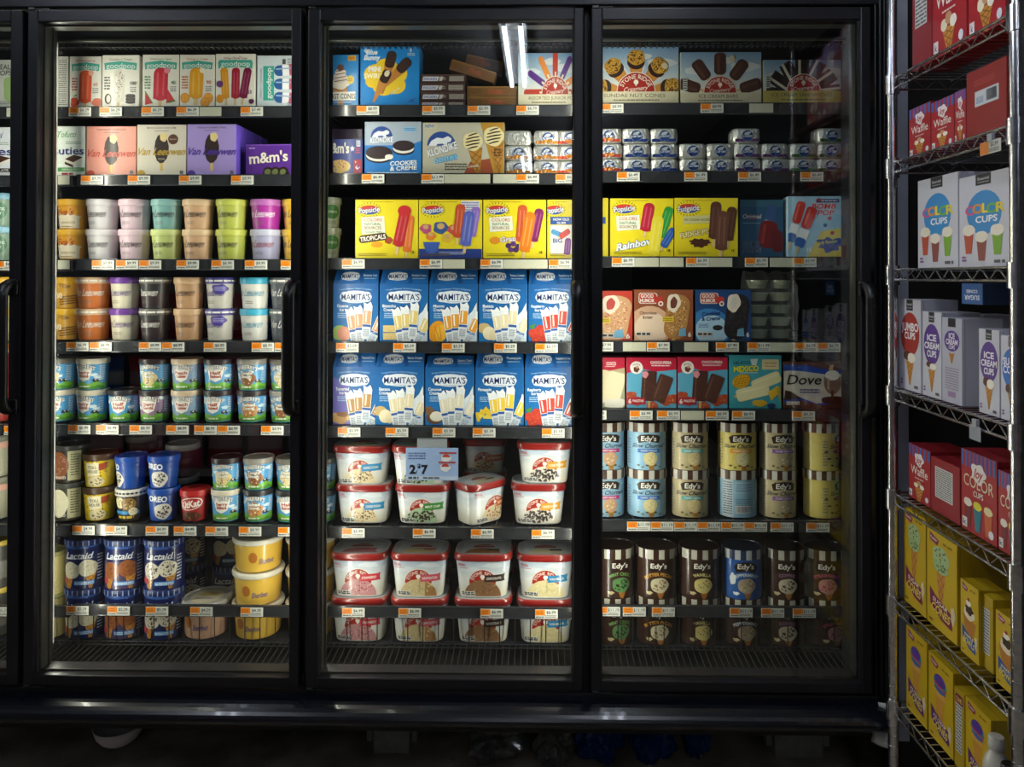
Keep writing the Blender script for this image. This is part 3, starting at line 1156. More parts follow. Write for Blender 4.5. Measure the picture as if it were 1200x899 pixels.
def art_stone_pops(w, h, name, sub, kind):
    a = Art(w, h)
    sky(a, w, h, h * .8)
    yb = h * .78
    cx = w * (.60 if kind == 'j' else .49)
    if kind == 'j':
        cs = ['#b83a28', '#5a2a86', '#e08a2a', '#c03c26', '#5b2d8c', '#e0862c', '#b83a28']
        for i, c in enumerate(cs):
            an = -90 + (i) * 30
            a.at(cx, yb - 2, an).rr(0, -33, 8, 30, c, 4).rr(-1.5, -33, 1.6, 22, '#ffffff' if False else c, .8).at()
        for i in range(7):
            an = -90 + i * 30
            a.at(cx, yb - 2, an).rect(-1, -24, 2.4, 8, '#e9dcb8').at()
    if kind == 'n':
        for i in range(5):
            an = -78 + i * 39
            a.at(cx, yb + 4, an).poly([(-9, -38), (9, -38), (4, -14), (-4, -14)], '#c98a3a').poly([(5, -16), (9, -38), (11, -38), (7, -16)], '#d4dbe4')
            a.ell(0, -38, 10.5, 8, '#33211a').blob(0, -44, 10.5, 9, '#c99632', i, .05).specks(0, -44, 10, 8.5, 70, 1.0, ['#3b2414', '#e8c060', '#5a3a1a', '#2c1a10'], i)
            a.at()
        a.at(cx, yb + 4, 39).ell(5, -48, 4, 3.5, '#d9cdb2').at()
    if kind == 'b':
        for i in range(5):
            an = -72 + i * 36
            a.at(cx, yb + 4, an).rect(-1.5, -26, 3, 10, '#d9bf86').rr(0, -38, 14, 26, '#4a2b22', 5).rr(-2, -38, 3, 20, '#664236', 1.5).at()
        a.at(cx, yb + 4, 0).at(cx, yb + 4, 36 - 18).at()
        a.ell(cx + 14, 8, 3.4, 4.4, '#d8cdb0', 20)
    if kind == 's':
        for i in range(7):
            an = -84 + i * 28
            a.at(cx, yb + 2, an).rect(-6.5, -44, 13, 22, '#2f211e').rect(-6.5, -44, 3.4, 22, '#e4decb').rect(-9.5, -43, 3.4, 21, '#33231f').at()
    stone_logo(a, cx, h * .70 if kind == 's' else yb, h * {'n': .33, 'b': .31, 's': .37, 'j': .33}[kind])
    a.rect(0, yb, w, h - yb, '#ddd6b8')
    if kind == 's':
        a.rect(0, h * .70, w, h * .3, '#ccba62')
        yb = h * .70
    a.text(name, w * (.56 if kind == 'j' else .47), yb + (h - yb) * .30, 4.2, '#4e4a3c', w * {'j': .80, 'n': .74, 'b': .48, 's': .74}[kind])
    a.words(w * .22, yb + (h - yb) * .6, w * .55, 2.4, 1, '#7a745e', 4, .6)
    if kind in 'bs':
        a.rect(3, yb - 18, 5, 15, '#c8ccc8').words(3.5, yb - 17, 4, 13, 5, '#333', 5, .5)
    return a


def bear(a, x, y, r):
    a.ell(x, y, r, r * .98, '#2a4a96', 0, 24, 180, 360)
    a.poly([(x - r * .9, y), (x - r * .7, y - r * .34), (x - r * .3, y - r * .56), (x + r * .1, y - r * .5), (x + r * .45, y - r * .66), (x + r * .7, y - r * .5), (x + r * .66, y - r * .3), (x + r * .38, y - r * .2), (x + r * .45, y), (x + r * .2, y), (x + r * .1, y - r * .15), (x - r * .3, y - r * .12), (x - r * .35, y)], '#e4e9f0')


def art_klondike_sand(w, h):
    a = Art(w, h).rect(0, 0, w, h * .5, '#a9b3c2', '#9fb1c6').rect(0, h * .45, w, h * .55, '#2d7cc6', '#1d62ae')
    a.poly([(0, 30), (22, 40), (w, 22), (w, h), (0, h)], '#2478c4')
    bear(a, 20, 18, 13)
    a.text('KLONDIKE', 20, 21, 6.4, '#f0f2f4', 27, .07, .1, -3, 0, '#22408a', .06)
    for x, y, r in ((17, 36, 16), (46, 28, 13)):
        a.ell(x, y + 5, r, r * .46, '#2a1f20').ell(x, y + 3, r * .97, r * .46, '#e8e6e0').ell(x, y, r, r * .48, '#33262a')
        a.specks(x, y, r * .8, r * .36, 16, .5, ['#4c3c42'], 3)
    a.ell(29, 41, 5, 3, '#e9e6de')
    a.text('COOKIES', 46, 48, 5, '#f2f4f6', 32, .06, .1, -3).text('& CREME', 46, 54, 5, '#f2f4f6', 32, .06, .1, -3)
    a.rect(46, 6, 15, 6, '#8fc0e6').words(47, 7, 13, 4, 2, '#2a558a', 3)
    a.words(3, 58.5, 60, 2.4, 1, '#cfe0f0', 4, .5)
    return a


def art_klondike_cones(w, h):
    a = Art(w, h).rect(0, 0, w, h, '#bdb9a6')
    a.poly([(56, 46), (90, 40), (w, h), (48, h)], '#9a4a2c').poly([(68, 0), (w, 0), (w, h), (84, h)], '#b98a2c')
    a.rect(0, 0, 17, 7, '#c9c4a8').text('NEW', 8, 4, 3.4, '#2f66b8', 11, .05, .3)
    bear(a, 22, 27, 17)
    a.text('KLONDIKE', 23, 31, 8.5, '#eef0ee', 36, .08, .1, -17, 0, '#22408a', .06)
    a.text('cones', 27, 41, 8, '#7fc3ea', 29, .08, .1, -12, 0, '#22508a', .06)
    a.words(26, 47, 26, 9, 3, '#55524a', 4, .5)
    for x, y, s in ((59, 22, 1.0), (84, 16, 1.05)):
        a.waffle(x + 3, y + 8, 17 * s, 38, '#b9822e', '#7c5118', -6)
        a.blob(x, y, 11.5 * s, 11 * s, '#e6d8a4', 3, .06)
        for i in range(5):
            q_ = -8 + i * 3.8
            wv = sqrt(max(0, 100 - q_ * q_)) * .95
            a.poly([(x - wv, y + q_ + 1.4), (x, y + q_ - 1.2), (x + wv, y + q_ - 2.2), (x + wv * .8, y + q_ - .6), (x, y + q_ + .6), (x - wv * .8, y + q_ + 2.2)], '#2e2320')
    a.text('CARAMEL', 60, 51, 2.6, '#e8dcc4', 14, .03, 0, -6)
    a.words(84, 30, 10, 10, 3, '#5a3414', 7, .6)
    return a


def popsicle_logo(a, x, y, w=22, name='Popsicle'):
    rnd = random.Random(2)
    for i in range(22):
        an = 2 * pi * i / 22
        a.line(x + w * .48 * cos(an), y + w * .27 * sin(an), x + w * .58 * cos(an), y + w * .36 * sin(an), .7, '#3a2a18', i > 0)
    a.ell(x, y, w * .46, w * .21, '#1f4d9a').ell(x, y - w * .09, w * .40, w * .12, '#c23a2a')
    a.text(name, x, y - .2, w * .24, '#f4f0e8', w * .96, .03, 0, -6, 0, '#27408a', .09)


def art_popsicle(w, h, kind):
    a = Art(w, h).rect(0, 0, w, h, '#e4d020')
    a.words(w * .1, 1.6, w * .5, 1.6, 1, '#8a7a18', 4)
    popsicle_logo(a, w * .22, 12, 26, 'Fudgsicle' if kind == 'f' else 'Popsicle')
    if kind in 'tgr':
        a.at(21, 28, -4).rect(-14, -8, 28, 20 if kind == 't' else 17, '#e8ead8').at(0, 0, 0)
        a.text('COLORS', 21, 23.5, 3.8, '#b8503a', 22, .04).text('NATURAL', 21, 28.5, 3.4, '#3f7a54', 20, .04).text('SOURCES', 21, 33, 3.4, '#8a5a34', 21, .04)
    if kind == 't':
        a.text('SUGAR FREE', 22, 38, 2.4, '#5a8a4a', 20, .03)
        a.ell(26, 53, 7, 3.6, '#df9a20').blob(40, 48, 5, 4, '#a8442c', 3).blob(36, 44, 4, 2, '#5c8c34', 5)
        a.at(21, 45, -8).rr(0, 0, 34, 9, '#3a2618', 4).text('TROPiCALS', 0, 0, 5.6, '#f4ede0', 31, .06).at()
        a.pop(64, 40, 10, 44, '#d9702a', 6).pop(56, 32, 13, 48, '#b8262c', 12)
        a.ell(59, 13, 8, 6.5, '#c02a30').at()
    if kind == 'g':
        a.text('Grape', 32, 46, 6, '#e8ddea', 24, .07, .1, -6, 0, '#5a2a6a', .07)
        for i, (x, y) in enumerate(((30, 54), (36, 52), (42, 55), (33, 59), (39, 59))):
            a.ell(x, y, 3.4, 3.2, ['#4a2a5e', '#5d3576'][i % 2])
        a.ell(14, 48, 6, 4.5, '#d98a20')
        a.pop(46, 28, 11, 44, '#c8542a', 4).pop(64, 30, 11, 40, '#7c1d5c', 12).pop(53, 38, 13, 48, '#dc7a18', 10)
    if kind == 'p':
        # generic cartoon puppies left out: plain coloured shapes on the lower half
        a.rect(50, 1, 22, 13, '#d9d4e2').words(51, 2, 20, 11, 4, '#5a6aa0', 4)
        for i, (x, y, r, c) in enumerate(((8, 34, 7, '#b04a78'), (26, 33, 9, '#33508a'), (41, 35, 7, '#c2484a'), (14, 43, 6, '#d97a2c'), (34, 45, 7, '#d8b030'))):
            a.blob(x, y, r, r * .8, c, i, .12)
            a.ell(x, y - 2, r * .5, r * .4, '#c8a06a')
        a.rect(0, h * .84, w, h * .16, '#243a86')
        a.at(15, 56, 0).poly([(-10, -6), (10, -6), (7, 5), (0, 9), (-7, 5)], '#3a5ab0').at()
        a.pop(48, 25, 11, 40, '#c04a26', 6).pop(66, 26, 10, 36, '#8a6ac0', 10).pop(58, 34, 13, 42, '#5560b8', 8)
        a.words(24, 61, 30, 4, 2, '#b8c0e0', 4)
    if kind == 'b':
        a.rect(4, 20, 30, 9, '#1f4d9a').text('NOW OLD', 19, 23, 2.8, '#f0f0f0', 22, .05).text('SLIM', 19, 27, 2.4, '#f0f0f0', 12, .05)
        a.rect(4, 30, 34, 34, '#e3e2de')
        a.pop(12, 39, 6, 14, '#3b8ac0', -70).pop(24, 40, 7, 16, '#c8342c', 60).pop(28, 55, 9, 20, '#7c3a8a', 6)
        a.text('BIG', 14, 48, 5, '#2b3f8a', 13, .06)
    if kind == 'r':
        a.text('Rainbow', 30, 53, 8, '#eef4f8', 46, .07, .3, -11, 0, '#2b4f9a', .08)
        a.pop(44, 22, 13, 34, '#b8203a', 10).pop(65, 28, 11, 38, '#2f9a3c', 18).pop(69, 46, 9, 26, '#2b58b0', 32).pop(54, 44, 14, 48, '#e9d83a', 8)
    if kind == 'f':
        a.at(26, 25, -3).rect(-16, -4.5, 34, 9, '#cfc98a').at().text('NO SUGAR ADDED', 27, 25, 2.9, '#4a4a2a', 31, .02)
        a.text('FUDGE POPS', 28, 40, 6, '#f0dfa8', 44, .08, 0, -10, 0, '#3d1f16', .09)
        a.blob(30, 52, 12, 5, '#4f2a1c', 4, .25, 30, 9)
        a.pop(48, 26, 13, 44, '#5c3528', 4, k=.12).pop(66, 30, 12, 40, '#54301f', 8, k=.12).pop(56, 38, 14, 46, '#6b4232', 3, k=.15)
    a.words(4, h - 6, w * .45, 3.6, 2, '#6a6018', 9, .4)
    if kind != 'p':
        a.text('18' if kind in 'tg' else '18', w - 6, h - 7, 3.2, '#3a3414', None, .04)
    return a


FRUIT = {'guava': ('Guava Ice', '#e0a078'), 'biz': ('Bizcocho Cream', '#e2c97a'), 'mango': ('Mango Cream', '#e8a02c'), 'batata': ('Batata Cream', '#e5d6b0'), 'rasp': ('Raspberry Ice', '#cf3c30'),
         'tam': ('Tamarind Ice', '#b98a50'), 'coco': ('Coconut Cream', '#e4dcc4'), 'pine': ('Pineapple', '#ecc83a')}


def mamita_logo(a, x, y, w, h):
    a.ell(x, y, w * .53, h * .62, '#dfe7f2').rr(x, y, w, h, '#dfe7f2', h * .35)
    a.text("MAMITA'S", x, y, h * .62, '#14306e', w * .95, 0.04)
    a.words(x - w * .2, y + h * .42, w * .4, 1.2, 1, '#6a7fa8', 2)


def art_mamita(w, h, k):
    a = Art(w, h).rect(0, 0, w, h, '#125a9f', '#1f78bf')
    nm, c = FRUIT[k]
    if k == 'tam':
        a.poly([(0, 12), (18, 20), (22, h), (0, h)], '#6a62b4')
    a.text('Frozen Dessert  Postre Congelado', w / 2, 5.5, 1.8, '#a8c8ea', w * .74, .02, 0, 0, 120)
    mamita_logo(a, w / 2, 15.5, w * .68, 12)
    p = nm.split()
    a.text(p[0], 11, 26, 3.6, '#eef3f8', 16 if len(p[0]) > 6 else 13, .05)
    if len(p) > 1:
        a.text(p[1], 10, 30.5, 3.6, '#eef3f8', 11 if len(p[1]) > 4 else 5, .05)
    a.words(5, 34, 11, 7, 3, '#a8c8ea', 5)
    # milk splash, fruit, wrapped bars
    a.poly([(w - 1, 22), (w - 6, 32), (w - 14, 40), (w - 10, h), (w - 1, h)], '#e3ebf2') if 'Cream' in nm else None
    if k in ('mango',):
        a.ell(9, 56, 10, 13, '#e59a1e', 20).ell(14, 58, 7, 10, '#efb53a', 10).line(6, 50, 12, 66, .8, '#c87a14').line(12, 50, 14, 66, .8, '#c87a14', True)
    elif k == 'rasp':
        for i, (x, y) in enumerate(((6, 58), (14, 54), (18, 62), (9, 64))):
            a.blob(x, y, 6, 6, '#c8402c', i, .1, 24, 9).specks(x, y, 5, 5, 12, 1, ['#e06a50', '#a82c20'], i)
        a.poly([(0, 50), (8, 46), (6, 54)], '#4c8a3c')
    elif k == 'guava':
        a.ell(8, 58, 10, 9, '#9ab55a').ell(13, 59, 8, 8.5, '#d98a70').specks(13, 59, 4, 5, 14, .6, ['#eec8a8'], 3)
    elif k == 'pine':
        for i in range(6):
            a.at(4 + i * 3.6, 58 - (i % 3) * 3, i * 25).poly([(-4, -5), (4, -5), (1, 6), (-2, 6)], ['#e8c22c', '#f0d657'][i % 2]).at()
    elif k == 'coco':
        a.ell(11, 59, 10, 8, '#6b4a30').ell(13, 58, 8, 6, '#e9e4d4').blob(4, 51, 5, 5, '#7b5a3c', 3)
    elif k == 'biz':
        for i in range(2):
            a.rect(4, 49 + i * 9, 18, 8, '#dfc584').specks(13, 53 + i * 9, 8, 3, 14, .5, ['#b3904a'], i)
    elif k == 'tam':
        a.blob(9, 60, 11, 7, '#c99a5c', 3).blob(12, 56, 8, 3, '#8a5a34', 4)
    else:
        a.ell(6, 52, 8, 6, '#cdb27c').ell(12, 58, 7.5, 8, '#ece0c0').ell(17, 60, 5, 6.5, '#e3d5b0')
    for i, (x, y, r) in enumerate(((23, 51, -10), (31, 49, -3), (40, 45, 5), (51, 54, 24))):
        a.at(x, y, r, 1.2)
        a.rr(0, 0, 8.4, 34, '#e8edf2', 2).rect(-3.6, -11, 7.2, 13, c).rr(-1.2, -5, 1.4, 11, '#f4eedc', .7)
        a.rect(-4, 2.5, 8, 2.4, '#2b5aa4').rect(-3.2, 6, 6.4, 9, '#d4dae0').words(-2.8, 7, 5.6, 7, 4, '#8893a6', i)
        a.poly([(-4, -15), (-5, -19), (-1, -17.5), (2, -20), (4.6, -15)], '#eef1f4')
        a.at()
    a.words(w - 12, h - 11, 9, 9, 4, '#b8d0ea', 3, .5)
    return a


def art_mamita_top(w, h, k):
    a = Art(w, h).rect(0, 0, w, h, '#12589e', '#1767b4')
    mamita_logo(a, w * .35, h * .5, w * .40, h * .5)
    a.text(FRUIT[k][0], w * .8, h * .42, 2.6, '#e4ecf4', w * .32, .04).words(w * .64, h * .6, w * .3, 2, 1, '#a8c8ea', 3)
    a.poly([(w * .55, 0), (w * .62, 0), (w * .68, h), (w * .60, h)], '#0f4f92').poly([(w * .12, 0), (w * .18, 0), (w * .10, h), (w * .04, h)], '#0f4f92')
    return a


def art_bombpop(w, h, dark=False):
    a = Art(w, h).rect(0, 0, w, h, '#9cc3dc' if not dark else '#29587c')
    T = s = None
    if not dark:
        a.poly([(38, 40), (w, 36), (w, h), (22, h)], '#dfc85a')
        a.blob(48, 55, 14, 8, '#3d4a9a', 3, .3, 30, 7)
        a.text('BOMB', 41, 11, 6, '#c8303a', 27, .08, .2, 0, 0, '#e8eef4', .06).text('POP', 43, 18.5, 6, '#c8303a', 18, .08, .2, 0, 0, '#e8eef4', .06)
        a.rect(32, 3, 26, 4, '#26315e').words(34, 4, 22, 2, 1, '#cdd6ea', 3, .7)
        a.text('12', 24, 61, 4, '#e8eef4', None, .05)
        for x, y, r, t in ((10, 26, 12, 16), (21, 32, 14, 20)):
            a.at(x, y, t).rr(0, -8, r * .85, 26, '#c4342a', 4).rect(-r * .42, 6, r * .84, 12, '#e4e9ee').rr(0, 22, r * .8, 11, '#2f62b0', 3).rect(-1.5, 27, 3, 9, '#d9c08a')
            a.rr(-2, -8, 2, 20, '#e06a5c', 1).at()
        for x, y, c in ((47, 25, '#b8303a'), (42, 33, '#2f62b0'), (50, 42, '#b8303a'), (35, 4, '#b8303a')):
            a.ell(x, y, 2.2, 2.2, c)
        a.text('Jolly Rancher', 45, 52, 3.6, '#e3d84a', 22, .05, .1, -6)
    else:
        a.rect(0, 0, w, 8, '#3a6a7e').text('Original', 14, 19, 5, '#c9ccd2', 22, .05, .1, 0, 0, '#8c2430', .08)
        a.at(36, 18, 14).rr(0, 0, 11, 26, '#3a5a8e', 4).rect(-5, 6, 10, 10, '#9aa8b4').at()
        a.at(33, 40, 8).rr(0, 0, 22, 32, '#7c1f22', 9).rr(-5, 0, 3, 24, '#9c3c3c', 1.5).at()
        a.at(44, 48, -6).rr(0, 0, 14, 26, '#6e1a20', 6).at()
        a.text('BOMB', 13, 51, 5.5, '#3f4466', 22, .08, .2, 0, 0, '#9aa6b4', .05).text('POPS!', 14, 58, 5.5, '#3f4466', 24, .08, .2, 0, 0, '#9aa6b4', .05)
        a.words(3, 26, 20, 2, 1, '#8fa6b0', 3)
    return a


def art_goodhumor(w, h, kind):
    bgc = {'s': '#b83a2c', 'c': '#8a4a30', 'k': '#1f4478'}[kind]
    a = Art(w, h).rect(0, 0, w, h, bgc)
    if kind == 's':
        a.ell(4, 40, 18, 24, '#dc6a50')
    elif kind == 'c':
        a.ell(18, 44, 26, 25, '#c9a184').ell(20, 46, 20, 19, '#dcc3ac')
    else:
        a.ell(16, 46, 26, 24, '#3a78b4').ell(19, 48, 20, 18, '#a3c4dc')
    # red truck badge
    x = 16 if kind != 's' else -6
    a.rr(x, 10, 22, 13, '#dad5d0', 3).rr(x, 10, 20.5, 11.5, '#b83a30', 3).rr(x + 13, 12, 10, 8, '#b83a30', 3).ell(x + 15, 16.5, 3, 3, '#e2e0dc').ell(x + 15, 16.5, 1.6, 1.6, '#a03028')
    a.text('GOOD', x - 1, 7.2, 4.2, '#efe9e2', 15, .07).text('HUMOR', x - 1, 12.6, 4.2, '#efe9e2', 17, .07)
    if kind == 'c':
        a.text('Chocolate', 16, 27.5, 3.6, '#5a3426', 20, .02).text('Eclair', 16, 32.5, 3.6, '#5a3426', 12, .02)
    if kind == 'k':
        a.text('Cookies', 18, 28, 4.6, '#14306a', 22, .06, .1, -4).text('& Creme', 18, 34, 4.6, '#14306a', 22, .06, .1, -4)
        a.ell(26, 45, 6, 3.2, '#2a2628').words(3, 40, 12, 5, 3, '#3a5c90', 3)
    if kind == 's':
        px, py, c, sp = 20, 32, '#c99a72', ['#e9cfae', '#b9604a', '#d8ab84']
    elif kind == 'c':
        px, py, c, sp = 50, 32, '#a97844', ['#dcb988', '#7a4c24', '#c79a5c']
    else:
        px, py, c, sp = 49, 32, '#262124', ['#3c3638', '#4b4446', '#1a1618']
    a.at(px, py, 8)
    a.rect(-2, 24, 4, 9, '#cfae6a')
    a.rr(0, 0, 27, 54, c, 12).specks(0, 0, 12.5, 25, 190, .95, sp, 4)
    a.blob(-6, -16, 8, 11, '#e4d5c2', 4, .08)
    a.blob(-6, -16, 4, 7, {'s': '#b84a44', 'c': '#6a3a30', 'k': '#cfcac4'}[kind], 5, .08)
    a.at()
    if kind != 'k':
        a.rect(px - 17, py, 13, 6, '#d6b832').words(px - 16, py + 1, 11, 4, 2, '#5a4a10', 3)
    a.poly([(w - 16, 47), (w - 9, 45), (w - 8, 55), (w - 17, 55)], '#6aa0c0').text('6', w - 4, 53, 5.5, '#e8e4de', None, .05)
    a.rect(2, 50, 17, 5, '#c9c0b8').words(2.5, 51, 16, 3, 1, '#333', 4, .9).words(2, h - 3, 30, 1.5, 1, '#d4c4b8', 3)
    return a


def art_choco(w, h, kind='c'):
    a = Art(w, h).rect(0, 0, w, h, '#5aa4c4')
    if kind == 'coco':
        a.rect(0, 0, w, h, '#c4ab84', '#8c9a86')
        a.poly([(0, 0), (w, 0), (w, 12), (w * .5, 16), (0, 12)], '#b81e3c')
        a.text('COCO', w * .62, 7, 4, '#f0e6e0', 11, .06).words(w * .45, 9.5, 11, 2, 1, '#f0d0d0', 3)
        a.at(12, 34, 8).rr(0, 0, 18, 40, '#ddd2ae', 3).rr(-4, 0, 2, 32, '#ebe3c6', 1).at(28, 36, 14).rr(0, 0, 20, 38, '#e3d9b6', 3).at()
        a.blob(30, 55, 14, 6, '#dcd8cc', 3, .2)
        return a
    a.poly([(0, 0), (w, 0), (w, 14), (w * .55, 17), (w * .3, 13), (0, 19)], '#b81e3c')
    a.text('CHOCO-FRESA', w * .69, 5.6, 3.2, '#f2e8e6', 25, .06).words(w * .5, 8.4, 22, 2, 1, '#f0c8cc', 3, .7)
    a.ell(11.5, 12, 7.6, 7.6, '#e9e4e0').text('HELADOS', 11.5, 7.6, 1.8, '#7a2430', 10, .03, 0, 0, 6).blob(11.5, 14, 3.5, 3.4, '#6a3a30', 4).ell(12.5, 11.4, 2, 1.6, '#c89a78')
    for i, (x, y) in enumerate(((5, 46), (12, 52), (46, 52), (55, 49), (30, 58))):
        a.blob(x, y, 7, 5.5, '#a8472c', i, .1).specks(x, y, 5.5, 4.4, 10, .7, ['#e0a070', '#7c2c1c'], i)
    a.at(28, 34, 4).rect(-1.6, 17, 3, 9, '#c9a46a').rr(-2, 0, 17, 36, '#472a22', 2).rr(-7, 0, 1.6, 30, '#64433a', .8)
    a.at(42, 37, 20).rr(0, 0, 17, 33, '#4e3027', 2).rr(-5, 0, 1.6, 27, '#6c4a40', .8).at()
    a.blob(22, 20, 3.6, 4.2, '#d88a94', 3)
    a.rect(0, h - 12, 22, 8, '#a02434').text('6', 3.6, h - 8, 5.5, '#f0e6e0', None, .07).text('PALETAS', 13.5, h - 8.5, 2.8, '#f0e6e0', 13, .05)
    return a


def art_mexico(w, h):
    a = Art(w, h).rect(0, 0, w, h, '#3f9cab')
    a.text('HELADOS', 15, 9, 4, '#14505e', 20, .06, 0, -3).text('MEXICO', 20, 16, 6.4, '#e8dc38', 30, .1, 0, -3, 0, '#1f4a34', .09)
    a.poly([(25, 5), (34, 4), (32, 12), (27, 12)], '#cfd9d6').rect(39, 5, 20, 12, '#dfcf9c').text('Con Crema', 49, 9, 2.8, '#6a4a24', 15, .02).words(42, 12, 14, 2, 1, '#a84a2a', 3)
    a.words(12, 20, 22, 1.6, 1, '#d8ecec', 3)
    a.ell(14, 31, 11, 8, '#dfa81e', -20)
    for i in range(5):
        a.line(5 + i * 4, 38 - i, 10 + i * 4, 25 + i * .4, .7, '#a8700c', i > 0)
        a.line(5, 26 + i * 3, 24, 28 + i * 3 - 5, .7, '#a8700c', True)
    a.at(44, 31, -22).rr(0, 0, 36, 14, '#e2d9a4', 4).rr(0, -3, 28, 1.6, '#efe8c0', .8).at(24, 45, -14).rect(-19, -1.5, 10, 3, '#cfae6a').rr(4, 0, 40, 15, '#e5dcaa', 4).rr(4, -3, 30, 1.6, '#f1ebc6', .8).at()
    a.poly([(46, 44), (58, 36), (60, 44), (50, 54)], '#e2b52c').blob(36, 57, 9, 4, '#dcb02a', 3).poly([(56, 40), (61, 36), (61, 56)], '#b9a12a')
    a.ell(50, 60, 5, 3, '#1d3a66')
    return a


def art_dove(w, h):
    a = Art(w, h).rect(0, 0, w, h, '#c9c0b4')
    a.poly([(0, 0), (w, 0), (w, 9), (44, 14), (20, 9), (0, 11)], '#5e3526').poly([(0, 3), (26, 4), (60, 10), (w, 9), (w, 14), (52, 15), (22, 11), (0, 10)], '#1f46a0')
    a.poly([(0, 44), (16, 41), (40, 50), (w, 46), (w, h), (0, h)], '#1f46a0').poly([(0, 50), (20, 46), (44, 52), (w, 50), (w, h), (0, h)], '#553024')
    a.blob(62, 46, 16, 5, '#43241b', 3, .05).poly([(2, 34), (10, 36), (22, 44), (0, 46)], '#38231a')
    a.poly([(57, 4), (62, 3), (58, 20), (54, 20)], '#d2a458')
    a.ell(60, 24, 10.5, 15, '#8a6a5c').ell(60, 16, 9, 6, '#e6dfd4').poly([(58, 34), (62, 34), (61, 45), (59, 45)], '#5b392c').rr(55, 26, 2, 14, '#bfa898', 1)
    a.text('Dove', 26, 21, 12, '#2a1c18', 42, .03, .25)
    a.words(20, 32, 24, 6, 2, '#3a4a80', 3, .5)
    a.rect(3, h - 9, 17, 5, '#8a7a70').words(3.5, h - 8.5, 16, 4, 2, '#e0d8d0', 4, .6)
    return a


# ---- cups
def art_vlpint(w, h, ink, off=0, sub='#7a6f66', word='Van Leeuwen'):
    a = Art(w, h)
    a.text(word, w / 2 + off, h * .42, 8.4, ink, 35 if len(word) > 5 else 18, .015, .42)
    a.words(w / 2 - 6 + off, h * .72, 11, 4, 2, sub, 4, .35)
    return a


def art_eva(w, h):
    a = Art(w, h)
    a.rect(0, h * .55, w, h * .45, '#e9dcc0').blob(w / 2, h * .55, 16, 3, '#e9dcc0', 3, .2)
    a.text("Eva's", w / 2, h * .36, 7.5, '#a03c24', 20, .03, .42)
    a.text('BANANAS FOSTER', w / 2 + 3, h * .78, 2.2, '#8a6a3a', 17, .02)
    a.words(w / 2 - 8, h * .9, 16, 2, 1, '#8a6a3a', 3)
    return a


def art_bj(w, h, seed, badge, name=('Half', 'Baked'), body=None):
    a = Art(w, h)
    rnd = random.Random(seed)
    a.rect(-10, 0, w + 20, h, body or '#4f9cd0')
    for i in range(5):
        a.blob(rnd.uniform(0, w), rnd.uniform(4, h * .6), 4, 1.8, '#d8e8f0', seed + i, .2)
    a.poly([(-10, h * .74)] + [(x, h * .76 - 1.4 * sin(x * .4 + seed)) for x in range(-8, int(w) + 9, 3)] + [(w + 10, h * .74), (w + 10, h), (-10, h)], '#6fae3a')
    a.poly([(-10, h * .88)] + [(x, h * .88 - 1.0 * sin(x * .5 + seed * 2)) for x in range(-8, int(w) + 9, 3)] + [(w + 10, h), (-10, h)], '#4b8a2c')
    c = w / 2
    # cow patches
    for dx in (12, 16):
        a.blob(c + dx, h * .68, 2.4, 1.8, '#26262a', seed, .25).ell(c + dx + 1, h * .66, .9, .7, '#eceff0')
    if badge == 'w':
        a.poly([(c - 10, h * .22), (c + 10, h * .22), (c + 6.5, h * .62), (c, h * .72), (c - 6.5, h * .62)], '#eeeae2')
    else:
        a.blob(c + 1, h * .58, 9.5, 8, badge, seed, .12).specks(c + 1, h * .58, 8.5, 7, 26, 1.0, ['#5b3a24', '#f0e2c0', '#8a5a34'], seed)
    a.text("BEN&JERRY'S", c, h * .16, 4.4, '#f3f2ec', 25, .04, 0, 0, 26, '#17171b', .12)
    ink = '#a8382c' if badge == 'w' else '#f2efe6'
    a.text(name[0], c, h * .38, 3.4, ink, min(14, 3.0 * len(name[0])), .08, 0, 0, 0, None if badge == 'w' else '#2a2422', .08)
    a.text(name[1], c, h * .51, 3.2, ink, min(12, 2.6 * len(name[1])), .08, 0, 0, 0, None if badge == 'w' else '#2a2422', .08)
    a.words(c - 7, h * .86, 14, 2.2, 1, '#e8efd8', seed, .7)
    a.words(c + 17, 4, 6, h * .55, 8, '#dfeaf2', seed, .4)
    return a


def art_yellow(w, h):
    a = Art(w, h)
    c = w / 2
    a.specks(c, h * .5, 20, h * .46, 26, 1.0, ['#4a2c14', '#3a2210'], 5)
    a.poly([(c - 8, h * .18), (c + 7, h * .16), (c + 8, h * .6), (c - 6, h * .66)], '#ece4c0').text('TOLL', c, h * .32, 3.2, '#4a2c14', 10, .05).text('HOUSE', c, h * .47, 3.2, '#4a2c14', 12, .05)
    a.text('NESTLE', c - 3, h * .09, 2.4, '#5a3416', 10, .05).poly([(c + 7, h * .2), (c + 16, h * .16), (c + 14, h * .42), (c + 7, h * .44)], '#a8482a')
    a.blob(c + 3, h * .84, 10, 6.5, '#dccfa4', 4, .06).specks(c + 3, h * .84, 9, 5.5, 14, 1, ['#5a3a20'], 4)
    return a


def art_oreo(w, h):
    a = Art(w, h)
    c = w / 2
    a.text('OREO', c - 3, h * .22, 6.2, '#f0f2f6', 21, .09, 0, 4, 0, '#1a3f9a', .08)
    a.scoop(c + 3, h * .68, 10, '#dcd6cc', ['#2a2626', '#4a4444'], 34, 4, 9)
    return a


def art_kitkat(w, h):
    a = Art(w, h)
    c = w / 2
    a.ell(c, h * .36, 14.5, 7, '#eee6de', -8).ell(c, h * .36, 13.3, 6, '#b02020', -8)
    a.text('KitKat', c, h * .36, 7.5, '#f2ece4', 22, .08, .12, -8)
    a.blob(c, h * .85, 13, 5.5, '#5a3020', 3, .1).specks(c, h * .85, 12, 4.5, 16, 1.1, ['#a86a3a', '#3a1c12'], 3)
    return a


